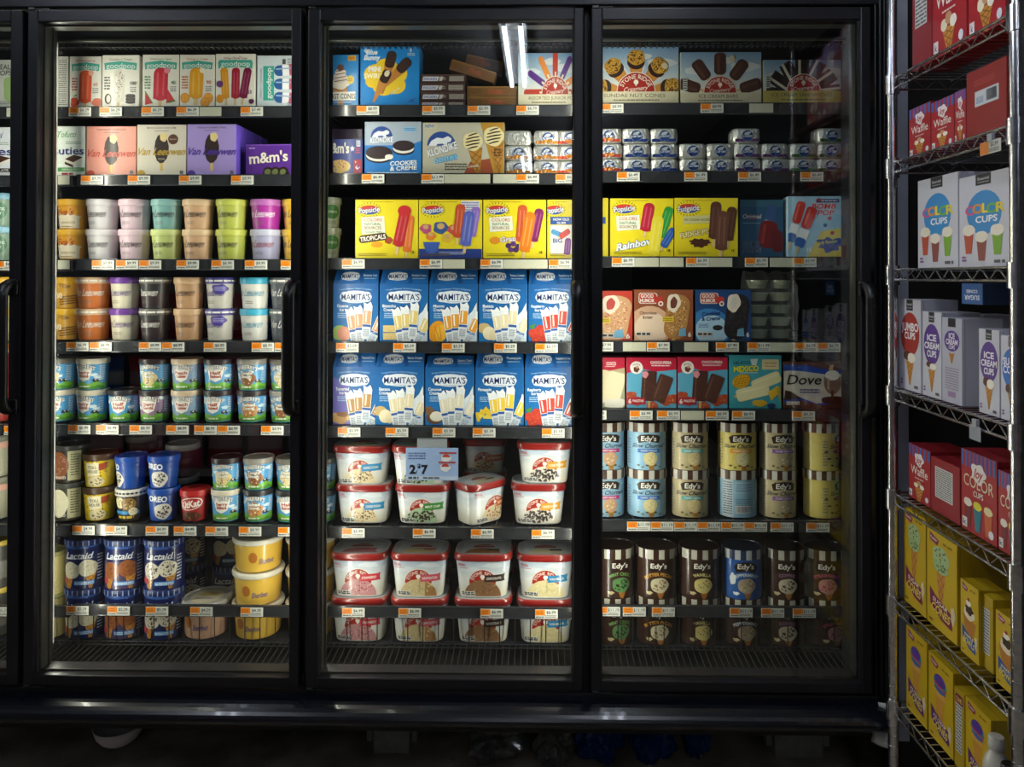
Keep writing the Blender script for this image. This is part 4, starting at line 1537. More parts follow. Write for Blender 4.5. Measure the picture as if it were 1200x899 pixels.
def art_darkcake(w, h):
    a = Art(w, h)
    c = w / 2
    a.scoop(c - 7, h * .35, 7, '#dfd6a8', ['#4a3424'], 12, 3).scoop(c + 4, h * .4, 8, '#8a6a3a', ['#3a2418', '#d8c080'], 16, 4)
    a.rect(c - 16, h * .66, 32, h * .12, '#2f8ac0').scoop(c + 9, h * .68, 5, '#e0d5b0', ['#4a3424'], 6, 5)
    a.words(c - 10, h * .84, 20, 3, 1, '#e0c040', 4, .9)
    return a


def art_bigscoop(w, h, c1, sub='GRAND'):
    a = Art(w, h)
    c = w / 2
    a.rect(c + 6, 2, 14, h - 4, '#c9c39a')
    a.words(c + 9, 5, 9, h - 12, 9, '#5a5a4a', 4, .4)
    a.blob(c - 5, h * .5, 12, 16, c1, 4, .04).specks(c - 5, h * .5, 10, 14, 20, .6, ['#ffffff' if c1 != '#e6dfbe' else '#cfc69a'], 4)
    a.text(sub, c - 4, h * .85, 3.2, '#e8e2d4', 16, .05)
    return a


def art_lactaid(w, h, kind):
    a = Art(w, h)
    c = w / 2
    a.words(c - 10, 4, 22, 2.6, 1, '#b8c8e6', 4, .7)
    a.poly([(-10, 0), (w + 10, 0), (w + 10, 4), (c, 7), (-10, 4)], '#2f57a0')
    a.text('Lactaid', c + 2, h * .27, 7.6, '#eceef4', 30, .04, .3)
    a.line(c - 14, h * .35, c + 18, h * .33, .5, '#d6d8e6')
    s1, ch = {'v': ('#e6dfc4', None), 'c': ('#9a5c34', None), 'k': ('#ddd6c2', ['#3a2a24', '#5a443a'])}[kind]
    if kind == 'c':
        a.poly([(c - 22, h * .40), (c + 22, h * .40), (c + 22, h), (c - 22, h)], '#4a3a5c')
    for x, y in ((c - 7, h * .60), (c + 12, h * .55)):
        a.waffle(x + (-3 if x < c else 3), y + 5, 13, 22, '#cf9240')
        a.scoop(x, y, 10.5, s1, ch or [{'v': '#d0c8a8', 'c': '#7c4424'}[kind]], 26, 5, 10)
    a.rect(c - 3, h * .83, 22, 5, '#3f8ad0').words(c - 2, h * .85, 20, 3.4, 2, '#e4ecf4', 4, .6)
    a.ell(c - 15, h * .82, 4, 4, '#b83a4a')
    a.words(c + 22, 14, 7, h * .6, 9, '#e0e4ec', 4, .4)
    return a


def art_stone_tub(w, h, kind, off=0):
    """square-round tub: sky, red dome, scoop, small flag"""
    a = Art(w, h)
    c = w / 2 + off
    a.rect(-60, 0, w + 120, h * .55, '#a9bcd4', '#dfe2e0').rect(-60, h * .55, w + 120, h * .45, '#dfe2e0', '#d6d0be')
    for i in range(4):
        a.blob(c - 40 + i * 26, h * .18 + (i % 2) * 5, 11, 3, '#d6dde4', i, .15)
    r = h * .36
    stone_logo(a, c, h * .66, r)
    col, ch, fl, fn = {
        'cookie': ('#d9c9a4', ['#5a3e28', '#b08a58'], '#2f86b8', 'COOKIE DOUGH'), 'mint': ('#a9c4a0', ['#2f2a22', '#4a3a2c'], '#3d8a3a', 'MINT CHIP'),
        'cc': ('#d9d2c4', ['#2c2626', '#4a4242'], '#dc9a28', "COOKIES 'N CREAM"), 'straw': ('#c08a8c', ['#a03a44', '#dcb8b4'], '#c83a4a', 'STRAWBERRY'),
        'neo': ('#cdb98a', ['#b3a06c', '#dccfa4'], '#cf5468', 'NEAPOLITAN'), 'choc': ('#8a6444', ['#6c4a30', '#a8825c'], '#3a2a22', 'CHOCOLATE'),
        'van': ('#dccf9c', ['#c8b980', '#e8deb6'], '#2f8ac0', 'VANILLA'), 'pec': ('#d8c8a4', ['#8a5a30', '#a8401c'], '#c8642c', 'BUTTER PECAN')}[kind]
    a.ell(c, h * 1.02, h * .52, h * .46, col, 0, 30, 180, 360)
    if kind == 'neo':
        a.poly([(c + 8, h * .60), (c + h * .46, h * .8), (c + h * .52, h), (c + 8, h)], '#a87a4a')
    n = {'cc': 60, 'mint': 34, 'cookie': 26, 'choc': 20}.get(kind, 22)
    a.specks(c, h * .82, h * .47, h * .2, n * 2, 1.5 if kind in ('cc', 'mint') else 1.1, ch, 4)
    a.line(c + 1, h * .58, c + 1, h * .86, .6, '#5a4a3a')
    a.at(c + 12, h * .52, -4).rect(-10, -4, 21, 8, fl).poly([(11, -4), (14, -5), (13, 0), (14, 4), (11, 4)], fl).text(fn, 1, 0, 2.8, '#f0ece0', 17, .05).at()
    a.text('REAL', c - 23, h * .17, 3, '#c05a62', 9, .04).words(c - 28, h * .23, 12, 2, 1, '#c88a90', 3)
    a.rect(c - 26, h * .87, 17, 5, '#e3e3de').words(c - 25.6, h * .88, 16, 4, 2, '#3a3a3a', 4, .8)
    # nutrition side
    a.words(c + 38, h * .1, 8, h * .7, 10, '#5a6472', 4, .4)
    a.rect(c + 50, h * .1, 8, h * .75, '#b03a2c')
    a.rect(c + 62, h * .1, 7, h * .8, '#e2e4e2')
    for i in range(9):
        a.rect(c + 63, h * (.42 + i * .05), 5, .8, '#333')
    return a


def art_edy_light(w, h, bgc, band, scoopc, off=0, plain=False):
    a = Art(w, h)
    c = w / 2 + off
    if plain:
        for i in range(7):
            a.blob(c - 24 + i * 3.5, h * .5 + (i % 3) * 8, 2.2, 1, '#3a3024', i, .3)
    a.poly([(c - 14, h * .13), (c - 10, h * .07), (c, h * .05), (c + 10, h * .07), (c + 14, h * .13), (c + 12, h * .29), (c, h * .24), (c - 12, h * .29)], '#33261f')
    a.text("Edy's", c, h * .165, 6.0, '#f0ece0', 18, .06, .05)
    a.text('Slow Churned', c, h * .355, 4.8, '#3b3a44', 38, .04, .4)
    a.rect(c - 13, h * .44, 26, 4.6, band).text('CLASSIC VANILLA', c, h * .487, 2.2, '#f0f0ea', 19, .04)
    a.waffle(c + 3, h * .8, 10, 14)
    a.scoop(c + 2, h * .70, 8, scoopc, ['#b3a070', '#e8dcb8'], 18, 4, 8)
    for i in range(6):
        a.blob(c - 12 + i * 5, h * .88 + (i % 2) * 2, 1.6, 1, ['#5a4a2a', '#6a7a3a'][i % 2], i, .2)
    a.words(c + 20, 8, 6, h * .7, 9, '#77808a', 4, .35)
    a.words(c - 28, 8, 6, h * .7, 9, '#77808a', 5, .35)
    return a


def art_edy_back(w, h):
    a = Art(w, h)
    c = w / 2
    a.rect(-40, 0, w + 80, h, '#8db6cf')
    a.rect(c - 22, 0, 13, h, '#b9c8d2').words(c - 21, 2, 11, h - 5, 14, '#3a444e', 4, .4)
    a.rect(c - 7, 3, 22, 13, '#a8cbe0').words(c - 6, 4, 20, 11, 5, '#3a5a78', 5, .4).words(c - 6, 22, 20, 14, 6, '#4a6a84', 6, .3)
    a.rect(c - 6, h - 14, 17, 9, '#e4e8e8')
    for i in range(12):
        a.rect(c - 5 + i * 1.3, h - 13, .6, 7, '#222')
    a.words(c + 19, 2, 10, h - 20, 10, '#dce6ee', 7, .4)
    return a


def art_edy_brown(w, h, name, nc, scoopc, chips=None, off=0, bgc='#3b241b'):
    a = Art(w, h)
    c = w / 2 + off
    blue = bgc != '#3b241b'
    a.poly([(c - 14, h * .18), (c - 9, h * .08), (c, h * .05), (c + 9, h * .08), (c + 14, h * .18), (c + 11, h * .34), (c, h * .28), (c - 11, h * .34)], '#2a1a14')
    a.text("Edy's", c, h * .17, 6.0, '#efe9dc', 19, .05, .05)
    a.text(name, c, h * .38, 3.8, nc, 3.0 * len(name), .06, 0, 0, 26)
    a.waffle(c + 2, h * .78, 11, 12, '#b87a34')
    a.scoop(c + 1, h * .66, 10.5, scoopc, chips or ['#00000'.replace('00000', '8a7a50'), '#d8c890'], 22, 4, 9)
    a.blob(c - 11, h * .86, 3.6, 2, '#c8b88a' if not blue else '#e6ecf0', 3, .3, 20, 5)
    if blue:
        a.blob(c - 15, h * .5, 3.6, 7, '#e6ecf2', 5, .1)
    return a


def art_greentub(w, h):
    a = Art(w, h)
    c = w / 2
    a.ell(c + 10, h * .42, 10, 8, '#4a8a4c').text('GREEN', c + 10, h * .42, 2.6, '#e6eedd', 13, .03)
    a.words(c, h * .75, 16, 4, 2, '#8a9a84', 4)
    return a


def art_gelato(w, h):
    a = Art(w, h)
    c = w / 2
    a.text('TOP', c + 2, h * .2, 4, '#5a3a14', 12, .04, 0, 14)
    a.text('30', c - 4, h * .55, 6, '#efe8d8', None, .05)
    for i in range(4):
        a.line(c - 4, h * (.62 + .09 * i), c + 16, h * (.55 + .09 * i), 1.4, '#6a4218', i > 0)
    return a


# ---- container specs -------------------------------------------------------
K = SF / FPX * 1.012        # metres per photo pixel at the product plane
_sp = {}


def spec_pint(key, name, lidw, h, bodyc, lidc, art, liddots=None, botk=.80, turn=0.0, lidh=None, sec=S_ROUND, mat='print', topc=None, rim=None):
    """h = whole height in px, lid included"""
    if key in _sp:
        return _sp[key]
    R = lidw / 2 * K
    H = h * K
    lh = (lidh or 7.5) * K
    rt, rb = R * .955, R * botk
    zt = H - lh * .55
    b = MB()
    loft(b, sec, [(rb * .97, 0), (rb, .0015), (rb, .003), (rt, zt)], lin(bodyc), 0, False, True, True)
    if art:
        art.emit(b, wrap_fn(sec, rb, .003, rt, zt, art.w, art.h, (zt - .003) / art.h if art.h > 200 else K, turn), 0, 2.0, -60, art.w + 60)
    l = MB()
    lc = lin(lidc)
    loft(l, sec, [(R * .985, H - lh), (R, H - lh + .0008), (R * 1.005, H - lh * .5), (R * .995, H - .0015), (R * .97, H)], lc, 0, True, True, False)
    loft(l, sec, [(R * .97, H), (R * .90, H), (R * .89, H - .002)], lc, 0, False, False, False)
    l.add(sec.ring(R * .89, H - .002), [list(range(sec.n))], lin(topc) if topc else lc)
    loft(l, sec, [(R * .985, H - lh), (rt * .98, H - lh)], lc, 0, False, False, False)
    if liddots:
        la = Art(lidw, 8)
        if liddots[0] == 'ovals':
            for i in range(-4, 12):
                la.ell(i * 4.6, 4, 1.9, 1.5, liddots[1], 0, 12, 0, 360, True)
        elif liddots[0] == 'stripes':
            for i in range(-30, 60, 6):
                la.rect(i, 0, liddots[2] if len(liddots) > 2 else 3, 8, liddots[1])
        elif liddots[0] == 'words':
            la.words(-20, 1.5, lidw + 40, 5, 1, liddots[1], 4, .5)
        la.emit(l, wrap_fn(sec, R * 1.006, H - lh + .001, R * 1.006, H - .0016, la.w, la.h, K), 0, 2.0, -60, la.w + 60)
    _sp[key] = (name, None, [('cup', b.mesh('cup', [mat]), []), ('lid', l.mesh('lid', ['plastic']), [])])
    return _sp[key]


def spec_stone(key, w, h, kind, off=0, top=None, sec=S_TUB):
    if key in _sp:
        return _sp[key]
    R, H = w / 2 * K, h * K
    lh = 8.5 * K
    rt, rb = R * .93, R * .80
    zt = H - lh * .6
    b = MB()
    loft(b, sec, [(rb * .95, 0), (rb * .985, .0015), (rb, .005), (rt, zt)], lin('#d4d4cf'), 0, True, True, True)
    art = art_stone_tub(w * .86, h - 8, kind, off)
    art.emit(b, wrap_fn(sec, rb, .005, rt, zt, art.w, art.h, K), 0, 2.0, -90, art.w + 90)
    l = MB()
    red = lin('#8a1a16')
    loft(l, sec, [(R * .95, H - lh), (R * .985, H - lh + .001), (R * .985, H - lh * .35), (R * .97, H - lh * .2)], red, 0, True, True, False)
    loft(l, sec, [(R * .97, H - lh * .2), (R * .95, H - .001), (R * .93, H)], lin('#94302a'), 0, True, False, False)
    loft(l, sec, [(R * .93, H), (R * .88, H - .0012)], lin('#b8bcc0'), 0, False, False, True)
    ta = Art(100, 72)
    ta.rect(8, 12, 84, 50, '#cfd4da')
    ta.ell(50, 66, 34, 26, {'straw': '#b87a7c', 'choc': '#a8743c', 'neo': '#d8c088', 'cc': '#d6d0c4', 'mint': '#9dbb96'}.get(kind, '#dcd0a8'), 0, 26, 180, 360)
    ta.ell(50, 36, 22, 16, '#a8281c', 0, 24, 180, 360).text('STONE RIDGE', 50, 27, 5, '#efe9dc', 34, .03)
    ta.rect(58, 44, 24, 8, '#c83a4a' if kind in ('straw', 'neo') else '#3a2a22')
    ta.emit(l, lambda x, y, q: ((x - 50) / 50 * R * .86, (.5 - y / 72) * 2 * R * .72 * .86, H - .0008 + q * EPS))
    _sp[key] = ('ice_cream_tub', None, [('tub', b.mesh('tub', ['gloss']), []), ('lid', l.mesh('lid', ['gloss']), [])])
    return _sp[key]


def spec_edy(key, w, h, bodyc, art, stripe=('#4a3024', '#c9c7be'), rad=None, turn=0, lidh=10.5, mat='print'):
    if key in _sp:
        return _sp[key]
    R, H = w / 2 * K, h * K
    lh = lidh * K
    sec = S_OVAL
    b = MB()
    loft(b, sec, [(R * .93, 0), (R * .94, .001), (R * .94, H - .004)], lin(bodyc), 0, False, True, True)
    art.emit(b, wrap_fn(sec, R * .94, .001, R * .94, H - lh, art.w, art.h, K, turn), 0, 2.0, -60, art.w + 60)
    l = MB()
    n = sec.n
    c1, c2 = lin(stripe[0]), lin(stripe[1])
    loft(l, sec, [(R * .96, H - lh), (R * .985, H - lh)], c1, 0, False, False, False)
    r0, r1 = sec.ring(R * .985, H - lh), sec.ring(R * .985, H)
    for k in range(n):
        q = (k // 2) % 2
        l.add([r0[k], r0[(k + 1) % n], r1[(k + 1) % n], r1[k]], [[0, 1, 2, 3]], c1 if q else c2, 0, True)
    loft(l, sec, [(R * .985, H), (R * .94, H), (R * .93, H - .003)], c1, 0, False, False, True)
    _sp[key] = ('ice_cream_carton', None, [('cup', b.mesh('cup', [mat]), []), ('lid', l.mesh('lid', [mat]), [])])
    return _sp[key]


# ---- placing --------------------------------------------------------------
DOORN = {0: 'far left', 1: 'left', 2: 'middle', 3: 'right'}


def where(b, r):
    return '%s shelf, %s door' % (RNAME[r], DOORN[b])


def put_box(b, r, x0, x1, yt, art, col, desc, d=.055, Y=None, rz=0, side=None, left=None, grp=None, cat='frozen dessert box', loc=True, mat='print', name='ice_cream_box', zoff=0, tilt=None, yb=None, doorlabel=None, xtra=''):
    Y = PF if Y is None else Y
    z = SZ[b][r] + .0005 + zoff
    ym = STRIP[b][r]
    A, B = P(x0, ym, Y), P(x1, ym, Y)
    top = P((x0 + x1) / 2, yt, Y).z
    if yb is not None:
        z = P((x0 + x1) / 2, yb, Y).z
    w, h = B.x - A.x, top - z
    me = carton_mesh(w - .0008, h, d, col, art, side, None, mat, left)
    me.name = name
    lab = desc + (', ' + where(b, r) if loc else '')
    o = link(name, me, None, ((A.x + B.x) / 2, Y + d / 2, z), rz)
    if tilt:
        o.rotation_euler = (tilt[0], tilt[1], rz)
    tag(o, lab, cat, grp)
    return o


def put_round(b, r, cx, spec, desc, z=0.0, Y=None, R=None, rz=0, grp=None, cat='ice cream pint', loc=True):
    """cx: pixel centre at the product plane"""
    R = R or .048
    Y = PF if Y is None else Y
    X = P(cx, STRIP[b][r], Y + R).x
    lab = desc + (', ' + where(b, r) if loc else '')
    base = (SZ[b][r] + .0005) if r < 6 else ZD + .001
    return put(spec, (X, Y + R, base + z), rz, lab, cat, grp)


# ================================================================== LEFT DOOR (bay 1)
G1 = 'frozen fruit pop boxes on the top shelf'
Wd = dict
put_box(1, 0, 81.3, 118.7, 66, art_goodpop(38, 59, 's'), '#e6e2d6', 'white box with one orange-red fruit pop and strawberries', grp=G1)
put_box(1, 0, 119.4, 163, 64.5, art_goodpop(44, 60, 'c'), '#e6e2d6', 'white box with speckled white pop and dark sandwich cookies', grp=G1)
put_box(1, 0, 166.6, 209.8, 64, art_goodpop(43, 61, 'w'), '#e6e2d6', 'white box with red fruit pop and melon wedges', grp=G1)
put_box(1, 0, 210.4, 251.6, 64, art_goodpop(41, 61, 'o'), '#e6e2d6', 'white box with yellow fruit pop and orange halves', grp=G1)
put_box(1, 0, 252.4, 299, 63, art_goodpop(47, 62, 'g'), '#e6e2d6', 'white box with three pops, yellow and two dark red', grp=G1)
put_box(1, 0, 301, 346, 65, art_goodpop_side(45, 60), '#cfdbe2', 'pale blue box lying on its side, lettering turned upright', grp=G1)
nut = Art(12, 60).rect(0, 0, 12, 60, '#d2d2ca').words(2, 3, 9, 54, 22, '#55554f', 4, .4)
put_box(0, 0, 58, 79.5, 66, Art(22, 60).rect(0, 0, 22, 60, '#d2d2ca').words(11, 3, 10, 54, 22, '#55554f', 4, .4), '#d2d2ca', 'narrow white box showing printed nutrition side, leftmost on top shelf, left door', loc=False)
G2 = 'frozen dessert bar boxes on the second shelf'
put_box(1, 1, 54, 99.6, 148, art_cuties(46, 57), '#dfe6dc', 'white and green frozen sandwich box, navy lettering, leftmost', d=.05)
put_box(1, 1, 101, 159.5, 148, art_vanleeuwen(59, 57, '#e39a8a', '#c04a3a', 'STRAWBERRY SHORTCAKE'), '#dd8f7e', 'salmon pink box with a bitten dark chocolate bar', grp=G2, d=.06)
put_box(1, 1, 160.3, 218, 146, art_vanleeuwen(58, 59, '#d8d0c0', '#b8962c', 'BROWN SUGAR HONEYCOMB'), '#d3cab8', 'cream white box with a bitten dark chocolate bar', grp=G2, d=.06)
put_box(1, 1, 219, 277, 145.5, art_vanleeuwen(58, 59, '#a893d8', '#4a2c98', 'VANILLA CARAMEL SWIRL'), '#6f52cf', 'lavender box with a bitten dark chocolate bar', grp=G2, d=.06)
for i in range(3):
    fy = PF / (PF + .066 * (i + 1))
    put_box(1, 1, 631 - 412 * fy, 631 - 354 * fy, 324 - 178.5 * fy, None, '#6a4fd0', ['second', 'third', 'fourth'][i] + ' lavender box in the row behind the front one', grp='lavender boxes in a row back into the shelf', d=.062, Y=PF + .066 * (i + 1))
put_box(1, 1, 288, 343, 169, art_mms(56, 36), '#4a2080', 'low dark purple candy ice cream box, slightly turned', d=.09, rz=-.06, Y=PF + .01)

# ---- pints, third shelf
G3 = 'pints on the third shelf'
PH = 35.5


def vl(key, body, lid, ink, off=0, words=None, h=PH, w=37):
    return spec_pint(key, 'ice_cream_pint', w, h, body, lid, art_vlpint(32, h - 7, ink, off), None)


row3 = [
    (86, 'eva', 'eva', ('yellow and cream banana pint', 'yellow and cream banana pint')),
    (121, '#dcd8dc', '#dcd8dc', ('white pint with black script', 'white pint with black script')),
    (158.5, '#d6bcc8', '#dcc2cc', ('dusty pink pint with black script', 'dusty pink pint with black script')),
    (196.5, ('#7fb0ae', '#c2cf7e'), ('#8cbcb8', '#ccd98c'), ('teal pint with black script', 'pale green pint with black script')),
    (233, '#d6ac86', '#e0c098', ('peach tan pint with black script', 'peach tan pint with black script')),
    (272, '#b9c056', '#c6cc5c', ('olive yellow pint with black script', 'olive yellow pint with black script')),
    (312, ('#a8309a', '#a6a4c4'), ('#b86ab4', '#bcbcd2'), ('magenta pint with white script', 'lilac grey pint with red script')),
    (349, '#d9a81e', '#dcb02a', ('golden yellow pint cut off by door edge', 'golden yellow pint cut off by door edge')),
]
for i, (cx, body, lid, ds) in enumerate(row3):
    for t in (0, 1):           # 0 lower, 1 upper
        bc = body if isinstance(body, str) else body[1 - t]
        lc = lid if isinstance(lid, str) else lid[1 - t]
        if body == 'eva':
            sp = spec_pint('eva', 'ice_cream_pint', 35, PH, '#dc9a2c', '#e2ac34', art_eva(32, PH - 7))
        else:
            ink = '#e8e0ec' if bc == '#a8309a' else ('#8a2c34' if bc == '#a6a4c4' else '#2c2a2a')
            off = (0, -5, -3, -3, -3, -4, -3, 0)[i]
            sp = vl('v3%d%s' % (i, bc), bc, lc, ink, off)
        put_round(1, 2, cx, sp, ('upper ' if t else 'lower ') + ds[1 - t], z=PH * K * t + .0004 * t, R=.046, grp=G3, rz=random.uniform(-.1, .1))
# ---- fourth shelf
PH4 = 37
row4 = [
    (79, '#c9962e', '#d9a81e', '#efe8d8', 'gold pint with dark brown swirl', 'gel', 28),
    (110, '#cc7234', '#d9b48e', '#f0e8dc', 'orange pint with white script', None, 39),
    (147, '#cfc8b2', '#6c3c96', '#5c4a86', 'cream pint with purple lid', None, 34),
    (182, '#2b2b2c', '#6a6863', '#e4e2dc', 'black pint with white script', None, 35),
    (222, '#c39a72', '#d2ac84', '#4a3a30', 'tan pint with dark script', None, 35),
    (258.5, '#c9c6bc', '#4a4694', '#3c3a84', 'pale grey pint with blue violet patch', 'patch', 34),
    (299, '#d3d2cc', '#3fa6c6', '#3a8aa8', 'white pint with bright cyan lid', None, 35),
    (334, '#4b5058', '#5a5f64', '#e4e2dc', 'slate grey pint with white script', None, 36),
]
for i, (cx, bc, lc, ink, ds, ex, w) in enumerate(row4):
    for t in (0, 1):
        key = 'v4%d%s' % (i, '' if ex is None else '')
        if key not in _sp:
            a = art_vlpint(32, PH4 - 7, ink, (0, 3, -3, -7, -4, -8, -2, 3)[i])
            if ex == 'gel':
                a = art_gelato(28, PH4 - 7)
            if ex == 'patch':
                a.blob(20, 9, 9, 5.5, '#4a3f9a', 3, .15).words(14, 6, 12, 5, 3, '#b8b4dc', 3)
            spec_pint(key, 'ice_cream_pint', w, PH4, bc, lc, a, ('words', '#f0ece4') if i in (1, 3, 5, 7) else None)
        put_round(1, 3, cx, _sp[key], ('upper ' if t else 'lower ') + ds, z=(PH4 * K + .0004) * t, R=.045, grp='pints on the fourth shelf', rz=random.uniform(-.12, .12))
# ---- fifth shelf: sky blue pints
BJ = {}


def bj(key, seed, badge, nm, lid='#cfc6b2', h=37, w=36, body=None):
    return spec_pint('bj' + key, 'ice_cream_pint', w, h, '#4f9cd0', lid, art_bj(34, h - 7, seed, badge, nm, body), None, .84, 0, 6.5)


BJD = {
    'A': bj('A', 1, 'w', ('Vanilla', 'Core')), 'B': bj('B', 2, 'w', ('Berry', 'Bliss')), 'C': bj('C', 3, '#d9c48a', ('Cookie', 'Dough'), '#2b2a2c'),
    'D': bj('D', 4, 'w', ('Half', 'Baked'), '#2b2a2c'), 'E': bj('E', 5, '#b9804a', ('Salted', 'Caramel'), '#2b2a2c'), 'F': bj('F', 6, '#d8c89a', ('Chunky', 'Monkey'), '#6a6860'),
    'G': bj('G', 7, 'w', ('Peach', 'Cobbler'), '#cbb79a', body='#7c9ab8'), 'H': bj('H', 8, '#8a5a3a', ('Tonight', 'Dough'), '#8f8d86'), 'I': bj('I', 9, 'w', ('Cherry', 'Garcia'), '#2b2a2c', body='#9c7a9c'),
}
row5 = [(71, 'F', 'A', 0), (109, 'B', 'B', 0), (146, None, 'D', 0), (182, 'C', 'I', 0), (219.5, 'G', 'G', 0), (257, 'D', 'D', 0), (296, 'H', 'E', 0), (334, 'F', 'H', 0)]
BJT = {'A': 'white badge', 'B': 'white badge and red print', 'C': 'round cookie picture', 'D': 'short white badge', 'E': 'brown scoop picture', 'F': 'cream scoop picture', 'G': 'greyish sky and badge', 'H': 'dark cookie picture', 'I': 'mauve sky and badge'}
ordn = ['first', 'second', 'third', 'fourth', 'fifth', 'sixth', 'seventh', 'eighth']
for i, (cx, up, lo, _) in enumerate(row5):
    for t, kk in ((0, lo), (1, up)):
        if kk:
            put_round(1, 4, cx, BJD[kk], '%s sky blue pint, %s stack, %s' % ('upper' if t else 'lower', ordn[i], BJT[kk]), z=(37 * K + .0004) * t, R=.046, grp='sky blue pints on the fifth shelf', rz=random.uniform(-.2, .2))
# ---- sixth shelf
Y6 = spec_pint('nest', 'ice_cream_pint', 38, 39, '#e2c224', '#4a3626', art_yellow(34, 32))
O6 = spec_pint('oreo', 'ice_cream_pint', 36, 38, '#17489c', '#1b4aa0', art_oreo(34, 31))
KK6 = spec_pint('kk', 'ice_cream_pint', 34, 36, '#a81e1e', '#b02424', art_kitkat(34, 29))
DC6 = spec_pint('dark', 'ice_cream_pint', 37, 37, '#2a221e', '#cfccc4', art_darkcake(34, 30), ('ovals', '#2a2a2a'))
BS1 = spec_pint('bs1', 'ice_cream_pint', 40, 44, '#2a241e', '#3a3a3a', art_bigscoop(38, 38, '#8a4f2c'), None, .9, 0, 6)
BS2 = spec_pint('bs2', 'ice_cream_pint', 40, 44, '#3a342a', '#4a4a46', art_bigscoop(38, 38, '#e6dfbe'), None, .9, 0, 6)
H6 = 38 * K
put_round(1, 5, 84, BS2, 'lower tall dark pint with a big cream scoop picture', R=.052)
put_round(1, 5, 84, BS1, 'upper tall dark pint with a big brown scoop picture', z=44 * K + .0004, R=.052)
put_round(1, 5, 117.5, Y6, 'lower yellow cookie dough pint with brown lid', R=.05, rz=.15)
put_round(1, 5, 117.5, Y6, 'upper yellow cookie dough pint with brown lid', z=39 * K + .0004, R=.05)
put_round(1, 5, 155, DC6, 'dark pint with white lid ringed by black ovals', R=.047)
put_round(1, 5, 154, O6, 'upper blue pint left of the tilted cookie pint', z=37 * K + .0006, R=.047, rz=-.9)
put_round(1, 5, 192, O6, 'lower blue cookie pint with white lettering', R=.047, rz=.2)
put_round(1, 5, 192, O6, 'upper blue cookie pint with white lettering', z=38 * K + .0004, R=.047, rz=-.1)
put_round(1, 5, 229, KK6, 'red pint with white oval wordmark', R=.045)
put_round(1, 5, 266, BJD['B'], 'lower sky blue pint right of the red pint', R=.047)
put_round(1, 5, 266, BJD['C'], 'upper sky blue pint with round cookie picture', z=37 * K + .0004, R=.047)
put_round(1, 5, 303, BJD['E'], 'lower sky blue pint with brown scoop picture', R=.047)
put_round(1, 5, 303, BJD['H'], 'upper sky blue pint with dark cookie picture', z=37 * K + .0004, R=.047)
put_round(1, 5, 341, BJD['D'], 'lower sky blue pint cut off by door edge', R=.047)
put_round(1, 5, 341, BJD['F'], 'upper sky blue pint cut off by door edge', z=37 * K + .0004, R=.047)
DR6 = spec_pint('dred', 'ice_cream_pint', 40, 40, '#4a1f22', '#8d8a86', art_vlpint(34, 33, '#8a6a60', 0))
put_round(1, 5, 214, DR6, 'dark red pint with grey lid, standing behind blue pints', Y=PF + .11, R=.05, z=40 * K + .0004)
put_round(1, 5, 214, DR6, 'dark red pint under another, behind the blue pints', Y=PF + .11, R=.05)
put_round(1, 5, 166, DR6, 'dark pint at the back left of dark red pint', Y=PF + .23, R=.05)
put_round(1, 5, 166, DR6, 'upper dark pint at the back, grey lid showing', Y=PF + .23, R=.05, z=40 * K + .0004)
SZ_ = SZ
# ---- bottom shelf (on the deck)
LH = 58


def lact(key, kind, body='#13205a'):
    k = 'lact' + key
    if k in _sp:
        return _sp[k]
    return spec_pint(k, 'ice_cream_carton', 46, LH, body, '#1d2b60', art_lactaid(44, LH - 4, kind), ('stripes', '#8fa0cc', 1.2), .94, 0, 7, S_OVAL, 'gloss', '#3a4460')


zt = P(150, 692, PF).z - ZD       # top of the lower tier
LOWH = zt
for i, (cx, kd, dsc) in enumerate(((101, 'v', 'two vanilla scoops'), (147, 'c', 'two brown scoops'), (193, 'k', 'two cookie scoops'))):
    put_round(1, 6, cx, lact(kd, kd), 'lower navy blue carton with ' + dsc, R=.056, cat='ice cream carton', grp='navy blue cartons at the front')
    put_round(1, 6, cx, lact(kd, kd), 'upper navy blue carton with ' + dsc, z=LH * K + .0005, R=.056, cat='ice cream carton', grp='navy blue cartons at the front')
for i, (cx, kd) in enumerate(((221, 'k'), (270, 'v'))):
    put_round(1, 6, cx, lact(kd, kd), 'lower navy carton standing further back, ' + ('scoop' if i == 0 else 'cone') + ' picture', Y=PF + .19, R=.056, cat='ice cream carton')
    put_round(1, 6, cx, lact(kd, kd), 'upper navy carton standing further back, ' + ('scoop' if i == 0 else 'cone') + ' picture', Y=PF + .19, z=LH * K + .0005, R=.056, cat='ice cream carton')
SB = spec_pint('sb', 'ice_cream_carton', 36, 50, '#b9ab6c', '#8d8a56', Art(34, 44).words(8, 5, 22, 34, 10, '#4a4a30', 4, .4), None, .94, 0, 5, S_OVAL)
put_round(0, 6, 58.5, SB, 'lower pale olive carton beside the navy cartons, bottom left of left door', R=.045, cat='ice cream carton', loc=False)
put_round(0, 6, 58.5, SB, 'upper pale olive carton beside the navy cartons, bottom left of left door', z=50 * K + .0005, R=.045, cat='ice cream carton', loc=False)


